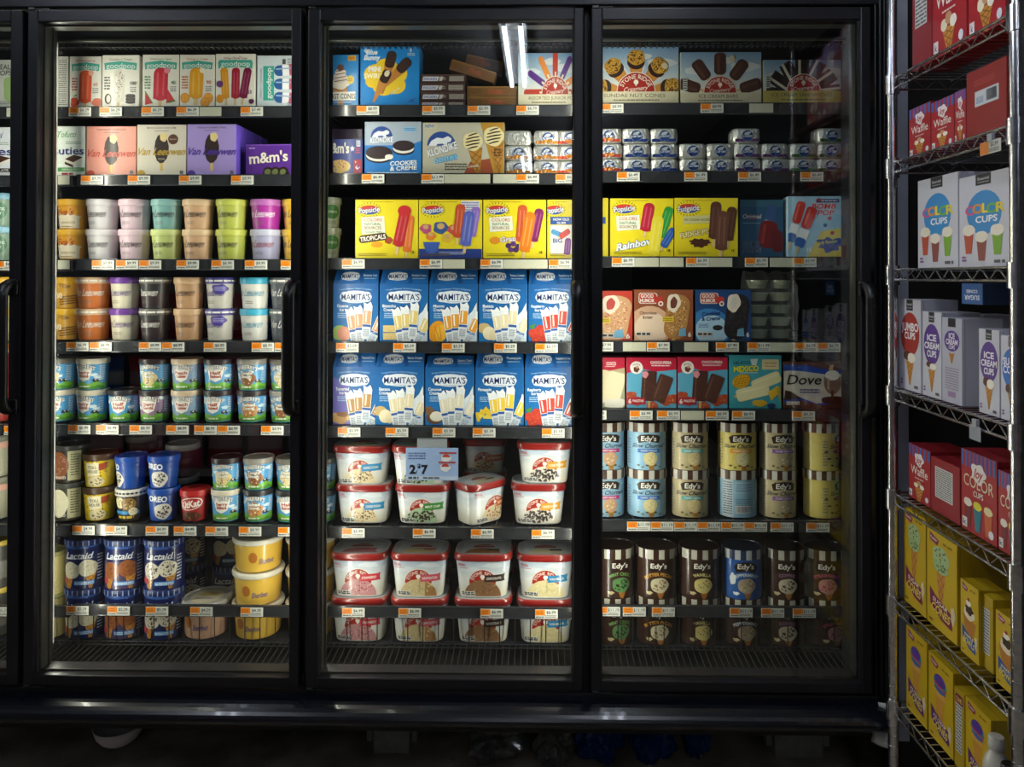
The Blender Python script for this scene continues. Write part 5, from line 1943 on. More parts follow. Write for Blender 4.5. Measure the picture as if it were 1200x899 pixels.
def spec_tub(key, w, h, body, lidc, art=None):
    if key in _sp:
        return _sp[key]
    R, H = w / 2 * K, h * K
    b = MB()
    sec = Sec(2, 1, 48)
    loft(b, sec, [(R * .80, 0), (R * .83, .002), (R * .85, .006), (R * .93, H - .008)], lin(body), 0, True, True, True)
    if art:
        art.emit(b, wrap_fn(sec, R * .85, .006, R * .93, H - .012, art.w, art.h, K), 0, 2.0, -60, art.w + 60)
    l = MB()
    lc = lin(lidc)
    loft(l, sec, [(R * .93, H - .017), (R * .99, H - .016), (R, H - .012), (R, H - .004), (R * .985, H - .001), (R * .95, H)], lc, 0, True, True, False)
    loft(l, sec, [(R * .95, H), (R * .90, H), (R * .89, H - .003)], lc, 0, False, False, True)
    for i in range(60):
        a = 2 * pi * i / 60
        l.box(-.0009, -R - .0006, H - .0115, .0009, -R + .001, H - .005, lc, 0, 0, Matrix.Rotation(a, 3, 'Z'), (0, 0, 0))
    ta = Art(100, 100)
    ta.ell(50, 50, 38, 38, '#c8bfa0').ell(50, 40, 26, 12, '#b8a06a').text('LITEHOUSE'[:0] or 'DESSERT', 50, 62, 9, '#3a3f9a', 46, .04)
    ta.emit(l, lambda x, y, q: ((x - 50) / 50 * R * .86, (50 - y) / 50 * R * .86, H - .0026 + q * EPS))
    _sp[key] = ('round_dessert_tub', None, [('tub', b.mesh('tub', ['gloss']), []), ('lid', l.mesh('lid', ['plastic']), [])])
    return _sp[key]


ta = Art(50, 20).ell(12, 10, 5, 4, '#b8702c').text('Sherbet', 28, 13, 4, '#5a4a8a', 18, .03, .3)
YT = spec_tub('yt', 60, 39, '#e2b84a', '#dcd8c8', ta)
ZT3 = 38 * K
for i, d in enumerate(('bottom', 'middle', 'top')):
    put_round(1, 6, 303, YT, d + ' yellow round tub with white lid right of navy cartons', z=i * (39 * K + .0004), R=.078, cat='dessert tub', grp='yellow round tubs', rz=i * .3)
PT = spec_tub('pt', 58, 42, '#d8ab8e', '#a9a7a2', ta)
put_round(1, 6, 243, PT, 'single peach round tub with grey lid', R=.075, cat='dessert tub')
for i, d in enumerate(('bottom', 'middle', 'top')):
    put_round(1, 6, 365, YT, d + ' yellow round tub hidden partly behind door post', z=i * (39 * K + .0004), R=.078, cat='dessert tub', grp='yellow round tubs')

# ---- things of this bay seen through the middle door's left edge
GT = spec_pint('green', 'ice_cream_pint', 34, 36, '#c9ccb8', '#b9bda8', art_greentub(32, 29))
for t in (0, 1):
    put_round(1, 2, 383, GT, ('upper' if t else 'lower') + ' cream and green pint beside the middle door post', z=.004 + (36 * K + .0004) * t, R=.045)
put_round(1, 5, 377, BJD['F'], 'upper sky blue pint seen left of white tubs, middle door', z=37 * K + .0004, R=.046, loc=False)
put_round(1, 5, 377, BJD['E'], 'lower sky blue pint seen left of white tubs, middle door', z=0, R=.046, loc=False)

# ================================================================== MIDDLE DOOR (bay 2)
put_box(2, 0, 390, 421, 64, art_conebox(37, 60), '#1a74b8', 'blue box with swirled cone and NEW flash', rz=-.05, d=.07)
put_box(2, 0, 422, 491.5, 53.5, art_bluebunny(70, 71), '#1670b4', 'tall blue box with yellow cloud and chocolate cones', d=.08)
for i in range(4):
    hh_ = [6.2, 10.3, 10.3, 10.3][i]
    zz = [0, 6.4, 16.9, 27.4][i] * K
    z0 = SZ[2][0] + .0005 + zz
    A, B = P(491.8, 123, PF), P(545, 123, PF)
    me = carton_mesh(B.x - A.x - .001, hh_ * K, .10, '#33201c', art_snickers(53, 10.5))
    o = link('candy_bar_box', me, None, ((A.x + B.x) / 2 + (.002 if i % 2 else 0), PF + .05, z0))
    tag(o, '%s dark brown candy ice cream box in the stack, top shelf, middle door' % ['lowest', 'second lowest', 'second highest', 'topmost'][i], 'frozen dessert box', 'brown candy ice cream boxes in a stack')
for i, (x0, x1, zz) in enumerate(((547, 607, 0), (547, 607, 12.2))):
    A, B = P(x0, 123, PF), P(x1, 123, PF)
    me = carton_mesh(B.x - A.x, 12 * K, .06, '#6a4a20', art_twix(55, 12))
    o = link('cookie_bar_box', me, None, ((A.x + B.x) / 2, PF + .035, SZ[2][0] + .0005 + zz * K))
    tag(o, ['lower', 'upper'][i] + ' golden brown cookie bar box lying flat, top shelf, middle door', 'frozen dessert box', 'golden cookie bar boxes')
for i, (cx, cz, ln, an) in enumerate(((553, 86, 55, .30), (567, 77, 46, .22))):
    p = P(cx, cz, PF + .05 + i * .07)
    me = carton_mesh(ln * K, 13 * K, .06, '#6a4a20', art_twix(55, 13))
    o = link('cookie_bar_box', me, None, (p.x, p.y, p.z - 6.5 * K))
    o.rotation_euler = (0, an, 0)
    tag(o, ['front', 'rear'][i] + ' golden brown box leaning tilted on the pile, top shelf, middle door', 'frozen dessert box', 'golden cookie bar boxes')
# plain boxes behind that carry the tilted ones
for i in range(2):
    A, B = P(540, 123, PF + .10), P(590, 123, PF + .10)
    me = carton_mesh(B.x - A.x, 16 * K, .12, '#3a2a18')
    o = link('cookie_bar_box', me, None, ((A.x + B.x) / 2, PF + .165, SZ[2][0] + .0005 + i * (16 * K + .0004)))
    tag(o, ['lower', 'upper'][i] + ' dark box at the back under the tilted golden boxes', 'frozen dessert box')
put_box(2, 0, 607, 680, 62, art_stone_pops(94, 61, 'ASSORTED JUNIOR POPS', '', 'j'), '#cfc8ae', 'wide box with a fan of coloured pops, red dome', d=.07)
put_box(2, 1, 390, 425, 163, art_mms_red(44, 41), '#26367a', 'low blue candy cookie sandwich box with a white star', d=.06)
put_box(2, 1, 389, 425, 151, None, '#3a1c4a', 'dark purple box behind low blue candy box', d=.07, Y=PF + .07)
put_box(2, 1, 427, 494, 142.5, art_klondike_sand(67, 61), '#2468a8', 'silver and blue box with round cookie sandwiches', d=.07)
put_box(2, 1, 495, 591, 143.5, art_klondike_cones(96, 60), '#a9a48c', 'beige box with two swirled cones', d=.09)


# foil bars
def foil_mesh(key, band, bandc, logo=True):
    if key in _sp:
        return _sp[key]
    w, h, d = .083, .0465, .075
    mb = MB()
    bm = bmesh.new()
    bmesh.ops.create_cube(bm, size=1)
    bmesh.ops.subdivide_edges(bm, edges=bm.edges[:], cuts=5, use_grid_fill=True)
    rnd = random.Random(key)
    for v in bm.verts:
        x, y, z = v.co.x * 2, v.co.y * 2, v.co.z * 2
        q = 9.0
        l = (abs(x) ** q + abs(y) ** q + abs(z) ** q) ** (1 / q)
        x, y, z = x / l, y / l, z / l
        k = 1 + rnd.uniform(-.015, .015)
        v.co = Vector((x * w / 2 * k, y * d / 2, z * h / 2))
    vs = [(v.co.x, v.co.y, v.co.z + h / 2) for v in bm.verts]
    mb.add(vs, [[v.index for v in f.verts] for f in bm.faces], lin('#d2d2ce'), 0, True)
    bm.free()
    # folded end flaps on the sides
    mb.box(-w / 2 - .0035, -.012, .012, -w / 2 + .002, .012, h - .012, lin('#c9cac6'), 0, .001)
    mb.box(w / 2 - .002, -.012, .012, w / 2 + .0035, .012, h - .012, lin('#c9cac6'), 0, .001)
    a = Art(33, 18.5)
    if band:
        a.rect(2, 13.3, 29, 3.6, bandc)
    if logo:
        cx = 17
        a.ell(cx, 9.5, 7, 7, '#b9c0c6').ell(cx, 9.2, 6.4, 6.2, '#2a4a8c', 0, 20, 180, 360)
        a.poly([(cx - 5, 9.2), (cx - 3, 6), (cx, 4.8), (cx + 3.5, 4.6), (cx + 4, 6.4), (cx + 2, 7.2), (cx + 2.4, 9.2)], '#dfe3e6')
        a.ell(cx, 10.8, 6.2, 5.2, {'r': '#c8782c', 'o': '#c8842c'}.get(band, '#2a4a8c'), 0, 20, 0, 180)
        a.rect(cx - 7.4, 8.6, 14.8, 3.2, '#2a4a8c').text('KLONDIKE', cx, 10.2, 2.5, '#e8ecf0', 13, .05)
    fn = lambda x, y, l: (-w / 2 + x / 33 * w, -d / 2 - .0009 - l * EPS, (1 - y / 18.5) * h)
    a.emit(mb, fn)
    _sp[key] = mb.mesh('foil_bar', ['foil'])
    return _sp[key]


FB = {'o': foil_mesh('fo', 'o', '#b9793a'), 'r': foil_mesh('fr', 'r', '#b8452e'), 'b': foil_mesh('fb', 'b', '#27428c'), 'n': foil_mesh('fn', '', ''), 'p': foil_mesh('fp', 'b', '#6a3a74'), 'g': foil_mesh('fg', 'b', '#4a7a44'), 's': foil_mesh('fs', '', '', False)}
FC = {'o': 'orange', 'r': 'red', 'b': 'blue', 'n': 'no', 'p': 'purple', 'g': 'green', 's': 'plain'}


def foil_stack(b, cx, kinds, idx, nm):
    z = SZ[b][1] + .0005
    for t, k in enumerate(kinds):
        p = P(cx, 195, PF + .003)
        o = link('foil_wrapped_bar', FB[k], None, (p.x + random.uniform(-.0015, .0015), PF + .0385, z))
        o.rotation_euler = (0, 0, random.uniform(-.04, .04))
        h = .0465 if t else .042
        if t == 0:
            o.scale = (1, 1, .042 / .0465)
        z += h + .0003
        tag(o, 'silver foil bar with %s band, %s, %s stack, second shelf' % (FC[k], ['bottom', 'middle', 'top'][t], nm), 'ice cream bar', 'silver foil bars on the second shelf')


foil_stack(2, 607, 'oos', 0, 'first')
foil_stack(2, 641, 'ooo', 1, 'second')
foil_stack(2, 667.5, 'rrr', 2, 'third')
for i, (cx, kk) in enumerate(((713, 'rrr'), (745.5, 'bbb'), (779, 'bbb'), (812, 'nn'), (844, 'nn'), (875.5, 'ppp'), (908.5, 'pp'), (941.5, 'gg'), (974, 'ggg'))):
    foil_stack(3, cx, kk, 3 + i, ['fourth', 'fifth', 'sixth', 'seventh', 'eighth', 'ninth', 'tenth', 'eleventh', 'twelfth'][i])

# third shelf
G4 = 'yellow ice pop boxes on the third shelf'
for (x0, x1, yt, k, ds) in ((416, 490, 234, 't', 'yellow ice pop box with red and orange pops'), (490.6, 565, 234, 'p', 'yellow ice pop box with a dark blue bottom band'), (566, 640, 234, 'g', 'yellow ice pop box with purple grapes'), (641, 680, 234, 'b', 'yellow ice pop box with white panel, cut by door')):
    put_box(2, 2, x0, x1, yt, art_popsicle(75 if k != 'b' else 45, 69, k), '#cdbb1c', ds, grp=G4, d=.07)


# slant-topped blue cartons
def mamita_spec(w, h, hp, k):
    W, Hh, HP, D = w * K, h * K, hp * K, .075
    b = MB()
    b.box(-W / 2, -D / 2, 0, W / 2, D / 2, Hh, lin('#17569c'), 0, .001)
    ar = art_mamita(w, h, k)
    ar.emit(b, flat_fn(-W / 2 + .0008, .0008, W - .0016, Hh - .0016, ar.w, ar.h, -D / 2))
    # slanted head
    t = MB()
    ins, sl = .004, .030
    vs = [(-W / 2 + .001, -D / 2 + .001, Hh), (W / 2 - .001, -D / 2 + .001, Hh), (W / 2 - .001, D / 2, Hh), (-W / 2 + .001, D / 2, Hh),
          (-W / 2 + ins, -D / 2 + sl, Hh + HP), (W / 2 - ins, -D / 2 + sl, Hh + HP), (W / 2 - ins, D / 2, Hh + HP), (-W / 2 + ins, D / 2, Hh + HP)]
    t.add(vs, [[0, 1, 5, 4], [1, 2, 6, 5], [2, 3, 7, 6], [3, 0, 4, 7], [4, 5, 6, 7], [3, 2, 1, 0]], lin('#12508e'))
    ta_ = art_mamita_top(w, hp, k)

    def fn(x, y, l):
        f = 1 - y / hp
        hw = (W / 2 - .001) * (1 - f) + (W / 2 - ins) * f
        return ((x / w * 2 - 1) * hw, -D / 2 + .001 + (sl - .001) * f - .0003 - l * EPS, Hh + HP * f + .0001)
    ta_.emit(t, fn)
    return ('frozen_dessert_carton', b.mesh('carton', ['print']), [('slanted_top', t.mesh('slanted_top', ['print']), [])])


COLN = {'guava': 'guava halves', 'biz': 'sponge cake pieces', 'mango': 'mango', 'batata': 'pale root slices', 'rasp': 'red berries', 'tam': 'tamarind pods', 'coco': 'coconut half', 'pine': 'pineapple chunks'}
for r, row in ((3, ((390, 443.5, 'guava'), (444.5, 502, 'biz'), (502.8, 560, 'mango'), (560.8, 618, 'batata'), (619, 675, 'rasp'))), (4, ((390, 440.5, 'tam'), (439.5, 497.5, 'batata'), (498.5, 556, 'coco'), (557, 614, 'pine'), (615, 672, 'rasp')))):
    for x0, x1, k in row:
        yt = 333.5 if r == 3 else (432 if k != 'coco' else 432)
        w = x1 - x0 - .4
        sp = mamita_spec(w, STRIP[2][r] - yt, 17 if k != 'coco' else 12, k)
        p = P((x0 + x1) / 2, 400, PF)
        put(sp, (p.x, PF + .0375, SZ[2][r] + .0005), 0, 'blue slant-topped carton with %s and wrapped bars, %s' % (COLN[k], where(2, r)), 'frozen dessert box', 'blue slant-topped cartons')

# sixth shelf: square-round tubs
TH = 46
z6 = 45.2 * K
G6 = 'white tubs with red lids'
def tub(b, r, cx, key, kind, w, h, desc, z=0, Y=None, off=0, rz=0, R=.062):
    sp = spec_stone(key, w, h, kind, off)
    return put_round(b, r, cx, sp, desc, z, Y, R, rz, G6, 'ice cream tub')
tub(2, 5, 429, 'ck46', 'cookie', 68, 46, 'lower white red-lidded tub with cookie dough scoop')
tub(2, 5, 426, 'ck46', 'cookie', 68, 46, 'upper white red-lidded tub with cookie dough scoop', z=z6)
tub(2, 5, 497, 'mt46', 'mint', 67, 46, 'lower white red-lidded tub with green mint scoop')
tub(2, 5, 493, 'mt46', 'mint', 67, 46, 'upper white red-lidded tub behind the price sign', z=z6)
tub(2, 5, 562, 'pc48', 'pec', 60, 48, 'turned white red-lidded tub showing its corner', rz=.75, off=8)
tub(2, 5, 568, 'pc40', 'pec', 56, 42, 'lower white tub in the back row behind turned tub', Y=PF + .17)
tub(2, 5, 568, 'pc40', 'pec', 56, 42, 'upper white tub in the back row behind turned tub', Y=PF + .17, z=42 * K + .0005)
tub(2, 5, 631, 'cc48', 'cc', 67, 48, 'lower white red-lidded tub with dark cookie scoop')
tub(2, 5, 638, 'cc48', 'cc', 67, 48, 'upper white red-lidded tub with dark cookie scoop', z=48 * K + .0005)
# bottom shelf tubs
for cx, kind, ds, off in ((424.5, 'straw', 'pink berry scoop', 0), (493.5, 'neo', 'striped cream scoop', 0), (567, 'choc', 'brown chocolate scoop', 0), (639, 'van', 'plain vanilla scoop', 0)):
    lo = 47
    tub(2, 6, cx, kind + 'b', kind, 70, 52, 'lower white red-lidded tub with ' + ds)
    tub(2, 6, cx, kind + 'b', kind, 70, 52, 'upper white red-lidded tub with ' + ds, z=52 * K + .0005)
    tub(2, 6, cx + 4, kind + 'b', kind, 70, 52, 'rear upper white tub behind the ' + ds + ' one', z=52 * K + .0005, Y=PF + .20)
    tub(2, 6, cx + 4, kind + 'b', kind, 70, 52, 'rear lower white tub behind the ' + ds + ' one', Y=PF + .20)

# the price sign clipped to the rail above
sg = link('price_sign', None)
sp0, sp1 = P(475.5, 563, SF - .014), P(537, 525, SF - .014)
sg.location = ((sp0.x + sp1.x) / 2, SF - .014, sp1.z)
tag(sg, 'pale blue plastic price sign reading 2 for $7, hanging above mint tub', 'price sign')
mb = MB()
sw, sh_ = sp1.x - sp0.x, sp1.z - sp0.z
mb.box(-sw / 2, 0, -sh_, sw / 2, .0016, 0, lin('#8fa6cc'), 0, .0006)
a = Art(61, 38).rect(.5, .5, 60, 37, '#8ea6d0').rect(.5, 33, 60, 4, '#a9b6cf')
a.text('2', 8, 25, 10, '#14161f', None, .12).text('$', 15.5, 21, 5, '#14161f', None, .1).text('/', 12.8, 28, 4, '#14161f', None, .08).text('7', 22, 25, 10, '#14161f', None, .12)
a.words(3, 5, 20, 9, 3, '#4a5a86', 4, .5).words(3, 33.5, 12, 3, 1, '#333', 4, .8).words(20, 33.5, 20, 3, 1, '#444', 5, .6)
for x, y in ((47, 5), (46, 16)):
    a.rect(x - 8, y, 20, 2, '#a03a3a').blob(x, y + 7, 6, 4.4, '#c9cdd2', 3).ell(x, y + 6, 4.5, 3.6, '#a83a30', 0, 20, 180, 360)
a.emit(mb, lambda x, y, l: (-sw / 2 + x / 61 * sw, -.0002 - l * EPS, -y / 38 * sh_))
link('sign_panel', mb.mesh('sign_panel', ['plastic']), sg)
mb = MB()
zr = P(505, 513, SF).z - sg.location.z
mb.box(-.045, .001, -.004, .045, .003, zr, lin('#8f959c'), 0, .0005)
mb.box(-.045, .001, zr - .002, .045, .009, zr, lin('#8f959c'), 0, .0005)
link('clip_tab', mb.mesh('clip_tab', ['plastic']), sg)

# ================================================================== RIGHT DOOR (bay 3)
put_box(3, 0, 697, 795.5, 55, art_stone_pops(99, 67, 'SUNDAE NUT CONES', '', 'n'), '#cfc8ae', 'box with a fan of nut-topped sundae cones', d=.08)
put_box(3, 0, 797, 892.5, 61, art_stone_pops(96, 61, 'ICE CREAM BARS', '', 'b'), '#cfc8ae', 'box with a fan of chocolate coated bars', d=.08)
put_box(3, 0, 894, 991, 70, art_stone_pops(96, 51, 'ICE CREAM SANDWICHES', '', 's'), '#c4b25e', 'yellow-banded box with a fan of chocolate sandwiches', d=.08)
put_box(3, 2, 692, 713, 232, Art(22, 68).rect(0, 0, 22, 68, '#d8c41c').rect(14, 22, 5, 8, '#1f4d9a'), '#cdbb1c', 'narrow strip of yellow box beside the door post', d=.07)
put_box(3, 2, 715, 789.5, 232.5, art_popsicle(75, 68, 'r'), '#cdbb1c', 'yellow ice pop box with blue white slanted script', d=.07, grp=G4)
put_box(3, 2, 790.3, 865, 232, art_popsicle(75, 68, 'f'), '#cdbb1c', 'yellow box with three brown fudge pops', d=.07, grp=G4)
put_box(3, 2, 867, 918, 234, art_bombpop(51, 66, True), '#1f4560', 'dark blue box with a dim red rocket pop', d=.07, Y=PF + .02)
put_box(3, 2, 924, 988, 230, art_bombpop(62, 69), '#9cc3dc', 'light blue box with bright red white blue pops', d=.05, rz=-.05,
        left=Art(20, 69).rect(0, 0, 20, 69, '#a9c6d8').text('BOMB POP', 10, 40, 5, '#b8303a', 30, .06, 0, -90))
put_box(3, 3, 694, 741.5, 341, art_goodhumor(36, 58, 's'), '#a83426', 'red box with a crumb-coated strawberry bar', d=.06)
put_box(3, 3, 743, 812.5, 339.5, art_goodhumor(69, 60, 'c'), '#6a3a28', 'brown box with a crumb-coated chocolate bar', d=.06)
put_box(3, 3, 815, 880.5, 339.5, art_goodhumor(66, 60, 'k'), '#1a3a68', 'navy box with a dark cookie-coated bar', d=.06)
put_box(3, 4, 690, 732.5, 419, art_choco(40, 60, 'coco'), '#a81c38', 'red-topped box with white coconut bars', d=.06)
put_box(3, 4, 734, 793, 419, art_choco(59, 60), '#a81c38', 'red and blue box of chocolate bars, left one of two', d=.06)
put_box(3, 4, 794, 853, 418.5, art_choco(59, 60), '#a81c38', 'red and blue box of chocolate bars, right one of two', d=.06)
put_box(3, 4, 854.5, 916, 416, art_mexico(62, 63), '#3a8e9c', 'turquoise box with mango and pale yellow bars', d=.06)
put_box(3, 4, 918, 991, 424, art_dove(76, 56), '#553024', 'brown blue and white box with a melting goblet bar', d=.06)

# plastic bag of stacked cup lids
bagr = link('bag_of_cups', None)
pb0, pb1 = P(877, 399, PF + .02), P(936, 322, PF + .02)
bw, bh = pb1.x - pb0.x, pb1.z - pb0.z
bagr.location = ((pb0.x + pb1.x) / 2, PF + .07, SZ[3][3] + .001)
tag(bagr, 'clear plastic bag holding stacked silver dessert cups, fourth shelf, right door', 'bag of cups')
cm = MB()
for c_ in range(2):
    for j in range(5):
        cx_, zc = (-.25 + .5 * c_) * bw * .92, .004 + j * bh * .19
        R_ = bw * .21
        for (r0, z0, r1, z1) in ((R_ * .8, 0, R_, .022), (R_ * 1.06, .022, R_ * 1.06, .026)):
            ring0 = [(cx_ + r0 * cos(2 * pi * k / 20), r0 * sin(2 * pi * k / 20), zc + z0) for k in range(20)]
            ring1 = [(cx_ + r1 * cos(2 * pi * k / 20), r1 * sin(2 * pi * k / 20), zc + z1) for k in range(20)]
            cm.add(ring0 + ring1, [[k, (k + 1) % 20, 20 + (k + 1) % 20, 20 + k] for k in range(20)] + [list(range(20))[::-1], [20 + k for k in range(20)]], lin('#d9d8bc' if j % 2 else '#c0c2a8'), 0, False)
cpo = link('stacked_cups', cm.mesh('stacked_cups', ['gloss']), bagr)
bgm = MB()
bm = bmesh.new()
bmesh.ops.create_cube(bm, size=1)
bmesh.ops.subdivide_edges(bm, edges=bm.edges[:], cuts=9, use_grid_fill=True)
rnd = random.Random(4)
for v in bm.verts:
    x, y, z = v.co
    j = .0035
    zz = (z + .5)
    v.co = Vector((x * bw * (1 - .0 * zz) + rnd.uniform(-j, j), y * .085 * (1 - .8 * max(0, zz - .75) * 4) + rnd.uniform(-j, j), max(0.0005, zz * bh + rnd.uniform(-j, j) + (0.010 * abs(sin(x * 9)) if zz > .95 else 0))))
bgm.add([tuple(v.co) for v in bm.verts], [[v.index for v in f.verts] for f in bm.faces])
bm.free()
link('clear_bag', bgm.mesh('clear_bag', ['clear']), bagr)

# light slow-churned cartons, sixth shelf
EH = 54.5
LB, BE, YE = '#8fb9d4', '#b9ab84', '#d2c06a'
cols = [
    (709.5, (LB, LB), '#b8307c', '#c9a07a', 2, 'light blue carton, magenta band', None, 46),
    (757.5, (LB, LB), '#2f6fc0', '#d9cc94', 0, 'light blue carton, blue band', None, 48),
    (808, (BE, BE), '#58a8a8', '#d0c08c', 0, 'beige carton, teal band', None, 45),
    (863.5, (YE, 'back'), '#dc9a28', '#d8cfa0', 0, 'yellow carton, orange band', 'light blue carton turned to printed back panel', 47),
    (911, (BE, BE), '#8a5aa0', '#b8a888', 2, 'beige carton, purple band', None, 44),
    (962, (YE, YE), '#a0487c', '#c8a888', 24, 'yellow carton turned to its blank side', None, 42)]
for i, (cx, bc, band, sc_, off, ds, ds2, w) in enumerate(cols):
    for t in (0, 1):
        c = bc[1 - t]
        if c == 'back':
            sp = spec_edy('eback', w, EH, '#8db6cf', art_edy_back(w, EH - 10))
        else:
            sp = spec_edy('el%d' % i, w, EH, c, art_edy_light(w, EH - 10, c, band, sc_, off, i == 5))
        put_round(3, 5, cx, sp, ('upper ' if t else 'lower ') + (ds2 if (ds2 and not t) else ds), z=(EH * K + .0004) * t, R=w / 2 * K * .9, cat='ice cream carton', grp='light striped-lid cartons')
# brown cartons on the deck
ET = P(850, 697, PF).z - ZD
brn = [
    (719, 'MINT CHOC', '#7ab060', '#5c8a54', ['#2a2018'], 'brown striped-lid carton with green mint scoop', '#3b241b', 6),
    (769, 'BUTTER PECAN', '#d8a040', '#cfc6a4', ['#8a6a44'], 'brown striped-lid carton with pale nutty scoop', '#3b241b', 0),
    (819, 'VANILLA', '#e0d890', '#d9c87c', None, 'brown striped-lid carton with yellow vanilla scoop', '#3b241b', 0),
    (869, 'PEPPERMINT', '#e6ecf4', '#b9a48c', None, 'bright blue striped-lid carton', '#2a5ea8', 0),
    (919, 'COFFEE', '#a878a0', '#c9bca4', ['#3a2a20'], 'brown striped-lid carton with chip-flecked scoop', '#3b241b', -3),
    (966, 'STRAWBERRY', '#d05a7c', '#c98a84', ['#a8444c'], 'brown striped-lid carton with pink scoop', '#3b241b', -4)]
for i, (cx, nm, nc, sc_, ch, ds, bgc, off) in enumerate(brn):
    h_ = ET / K
    for t in (0, 1):
        if t:
            sp = spec_edy('eb%d' % i, 48, 57, bgc, art_edy_brown(48, 47, nm, nc, sc_, ch, off, bgc), ('#3a241a', '#c4c2b4') if i != 3 else ('#2a3a5c', '#c4c8cc'), mat='gloss', lidh=11)
        else:
            j = (3, 0, 2, 5, 4, 1)[i] if i != 3 else 1
            k2 = brn[(i + 1) % 6] if i != 3 else brn[0]
            sp = spec_edy('ec%d' % i, 48, 53, '#3b241b', art_edy_brown(48, 43, nm, nc, sc_, ch, off + (10 if i == 5 else 0)), ('#3a241a', '#c4c2b4'), mat='gloss', lidh=11)
        put_round(3, 6, cx, sp, ('upper ' if t else 'lower ') + (ds if not (i == 3 and not t) else 'brown carton beneath the bright blue one'), z=(53 * K + .0004) * t, R=.056, cat='ice cream carton', grp='brown striped-lid cartons')

# ================================================================== FAR LEFT DOOR (bay 0)
put_box(0, 0, -22, 17, 70, Art(39, 56).rect(0, 0, 39, 56, '#c9ccc8').text('REAL', 26, 8, 6, '#2a2c2a', 17, .04).text('POPS', 27, 15, 6, '#2a2c2a', 17, .04, .1).blob(34, 34, 8, 16, '#9ab878', 3).words(8, 48, 26, 4, 2, '#777', 4), '#c4c6c2', 'grey and green real fruit pop box, top shelf, far left door', loc=False)
put_box(0, 1, -42, 16, 149, art_cuties(58, 57, True), '#d4d8de', 'white sandwich box with navy lettering, second shelf, far left door', loc=False)
GP = spec_pint('gp', 'ice_cream_pint', 40, 40, '#6f8a78', '#7aa8c0', Art(34, 33).ell(25, 16, 10, 10, '#3a6a4c').text('ATLANTIC', 25, 14, 3, '#dce6dc', 15, .04).text('CITY', 25, 19, 3, '#dce6dc', 9, .04).specks(8, 16, 9, 14, 30, 1.2, ['#4a6a8a', '#8aa06a', '#a0a0b8'], 3))
for t in (0, 1):
    put_round(0, 2, 0, GP, ('upper' if t else 'lower') + ' mottled green pint, third shelf, far left door', z=(40 * K + .0004) * t, loc=False)
GG = spec_pint('gg', 'ice_cream_pint', 36, 38, '#d3c7a4', '#dcae2c', Art(32, 31).specks(16, 16, 14, 12, 40, 1.0, ['#3a2a1c'], 3))
for t in (0, 1):
    put_round(0, 3, 0, GG, ('upper' if t else 'lower') + ' chip-flecked cream pint with gold lid, far left door', z=(38 * K + .0004) * t, loc=False)
RR = spec_pint('rr', 'ice_cream_pint', 34, 42, '#9a2a20', '#b8442c', Art(32, 35).blob(20, 18, 9, 12, '#c9552c', 3))
put_round(0, 4, -2, RR, 'upper dark red pint, fifth shelf, far left door', z=42 * K, loc=False)
put_round(0, 4, -2, RR, 'lower dark red pint, fifth shelf, far left door', loc=False)
GB = spec_pint('gb', 'ice_cream_pint', 46, 50, '#8e8c78', '#6a6a5c', Art(40, 43).rect(0, 4, 50, 7, '#b98a7a').specks(20, 26, 18, 12, 60, 1.1, ['#2c2c26', '#d8d6c8'], 3))
for t in (0, 1):
    put_round(0, 5, -8, GB, ('upper' if t else 'lower') + ' grey speckled tub, sixth shelf, far left door', z=(50 * K + .0004) * t, R=.055, loc=False)
LB_ = spec_pint('lb', 'ice_cream_carton', 44, 56, '#3c3c38', '#b8a040', Art(40, 50).rect(0, 20, 50, 20, '#6a6a64').words(10, 22, 26, 14, 5, '#c8c8be', 4, .5), None, .94, 0, 6, S_OVAL)
for t in (0, 1):
    put_round(0, 6, -8, LB_, ('upper' if t else 'lower') + ' charcoal carton with gold rim, bottom shelf, far left door', z=(52 * K + .0004) * t if False else (56 * K + .0004) * t, R=.055, loc=False)

# ================================================================== right of the freezer: trim post, rack
pj0, pj1 = P(1036.5, 409, 2.06).x, P(1064, 409, 2.06).x
m = MB()
m.box(pj0, 2.055, P(1050, 868, 2.06).z, pj1, 2.13, 2.78, None, 0, .002)
o = struct('trim_1', m, ['post'])
m = MB()
m.box(pj1 + .001, 2.11, 0, 1.55, 2.16, 2.78, None, 0)
struct('wall_side', m, ['darkwall'])

# torn white bumper end cap
m = MB()
pe = P(1040, 845, DY - .06)
n1, n2 = 12, 10
vs = []
for i in range(n1):
    for j in range(n2):
        u, v = i / (n1 - 1), j / (n2 - 1)
        x = P(1033, 845, DY - .05).x + .055 * u + .006 * sin(v * 5) - .012 * v * v
        y = DY - .03 - .045 * sin(u * pi * .9) * (.4 + .6 * v) + .01 * u
        z = P(1040, 828, DY - .05).z - .092 * v - .012 * (1 - u) * v + .010 * u * (1 - v)
        vs.append((x, y, z))
fs = [[i * n2 + j, (i + 1) * n2 + j, (i + 1) * n2 + j + 1, i * n2 + j + 1] for i in range(n1 - 1) for j in range(n2 - 1)]
m.add(vs, fs, None, 0, True)
o = link('bumper_end_cap', m.mesh('bumper_end_cap', ['white']), fr)
sol = o.modifiers.new('thick', 'SOLIDIFY'); sol.thickness = .002

RX = P(1046, 409, 1.915).x
RXW = .455
RY1 = 1.915
RY0 = RX and (FPX * 0 + PX(1192, 320, RX).y)
rack = link('wire_shelving_rack', None)
tag(rack, 'chrome wire shelving rack at the right, carrying boxes of cones and cups', 'shelving rack')


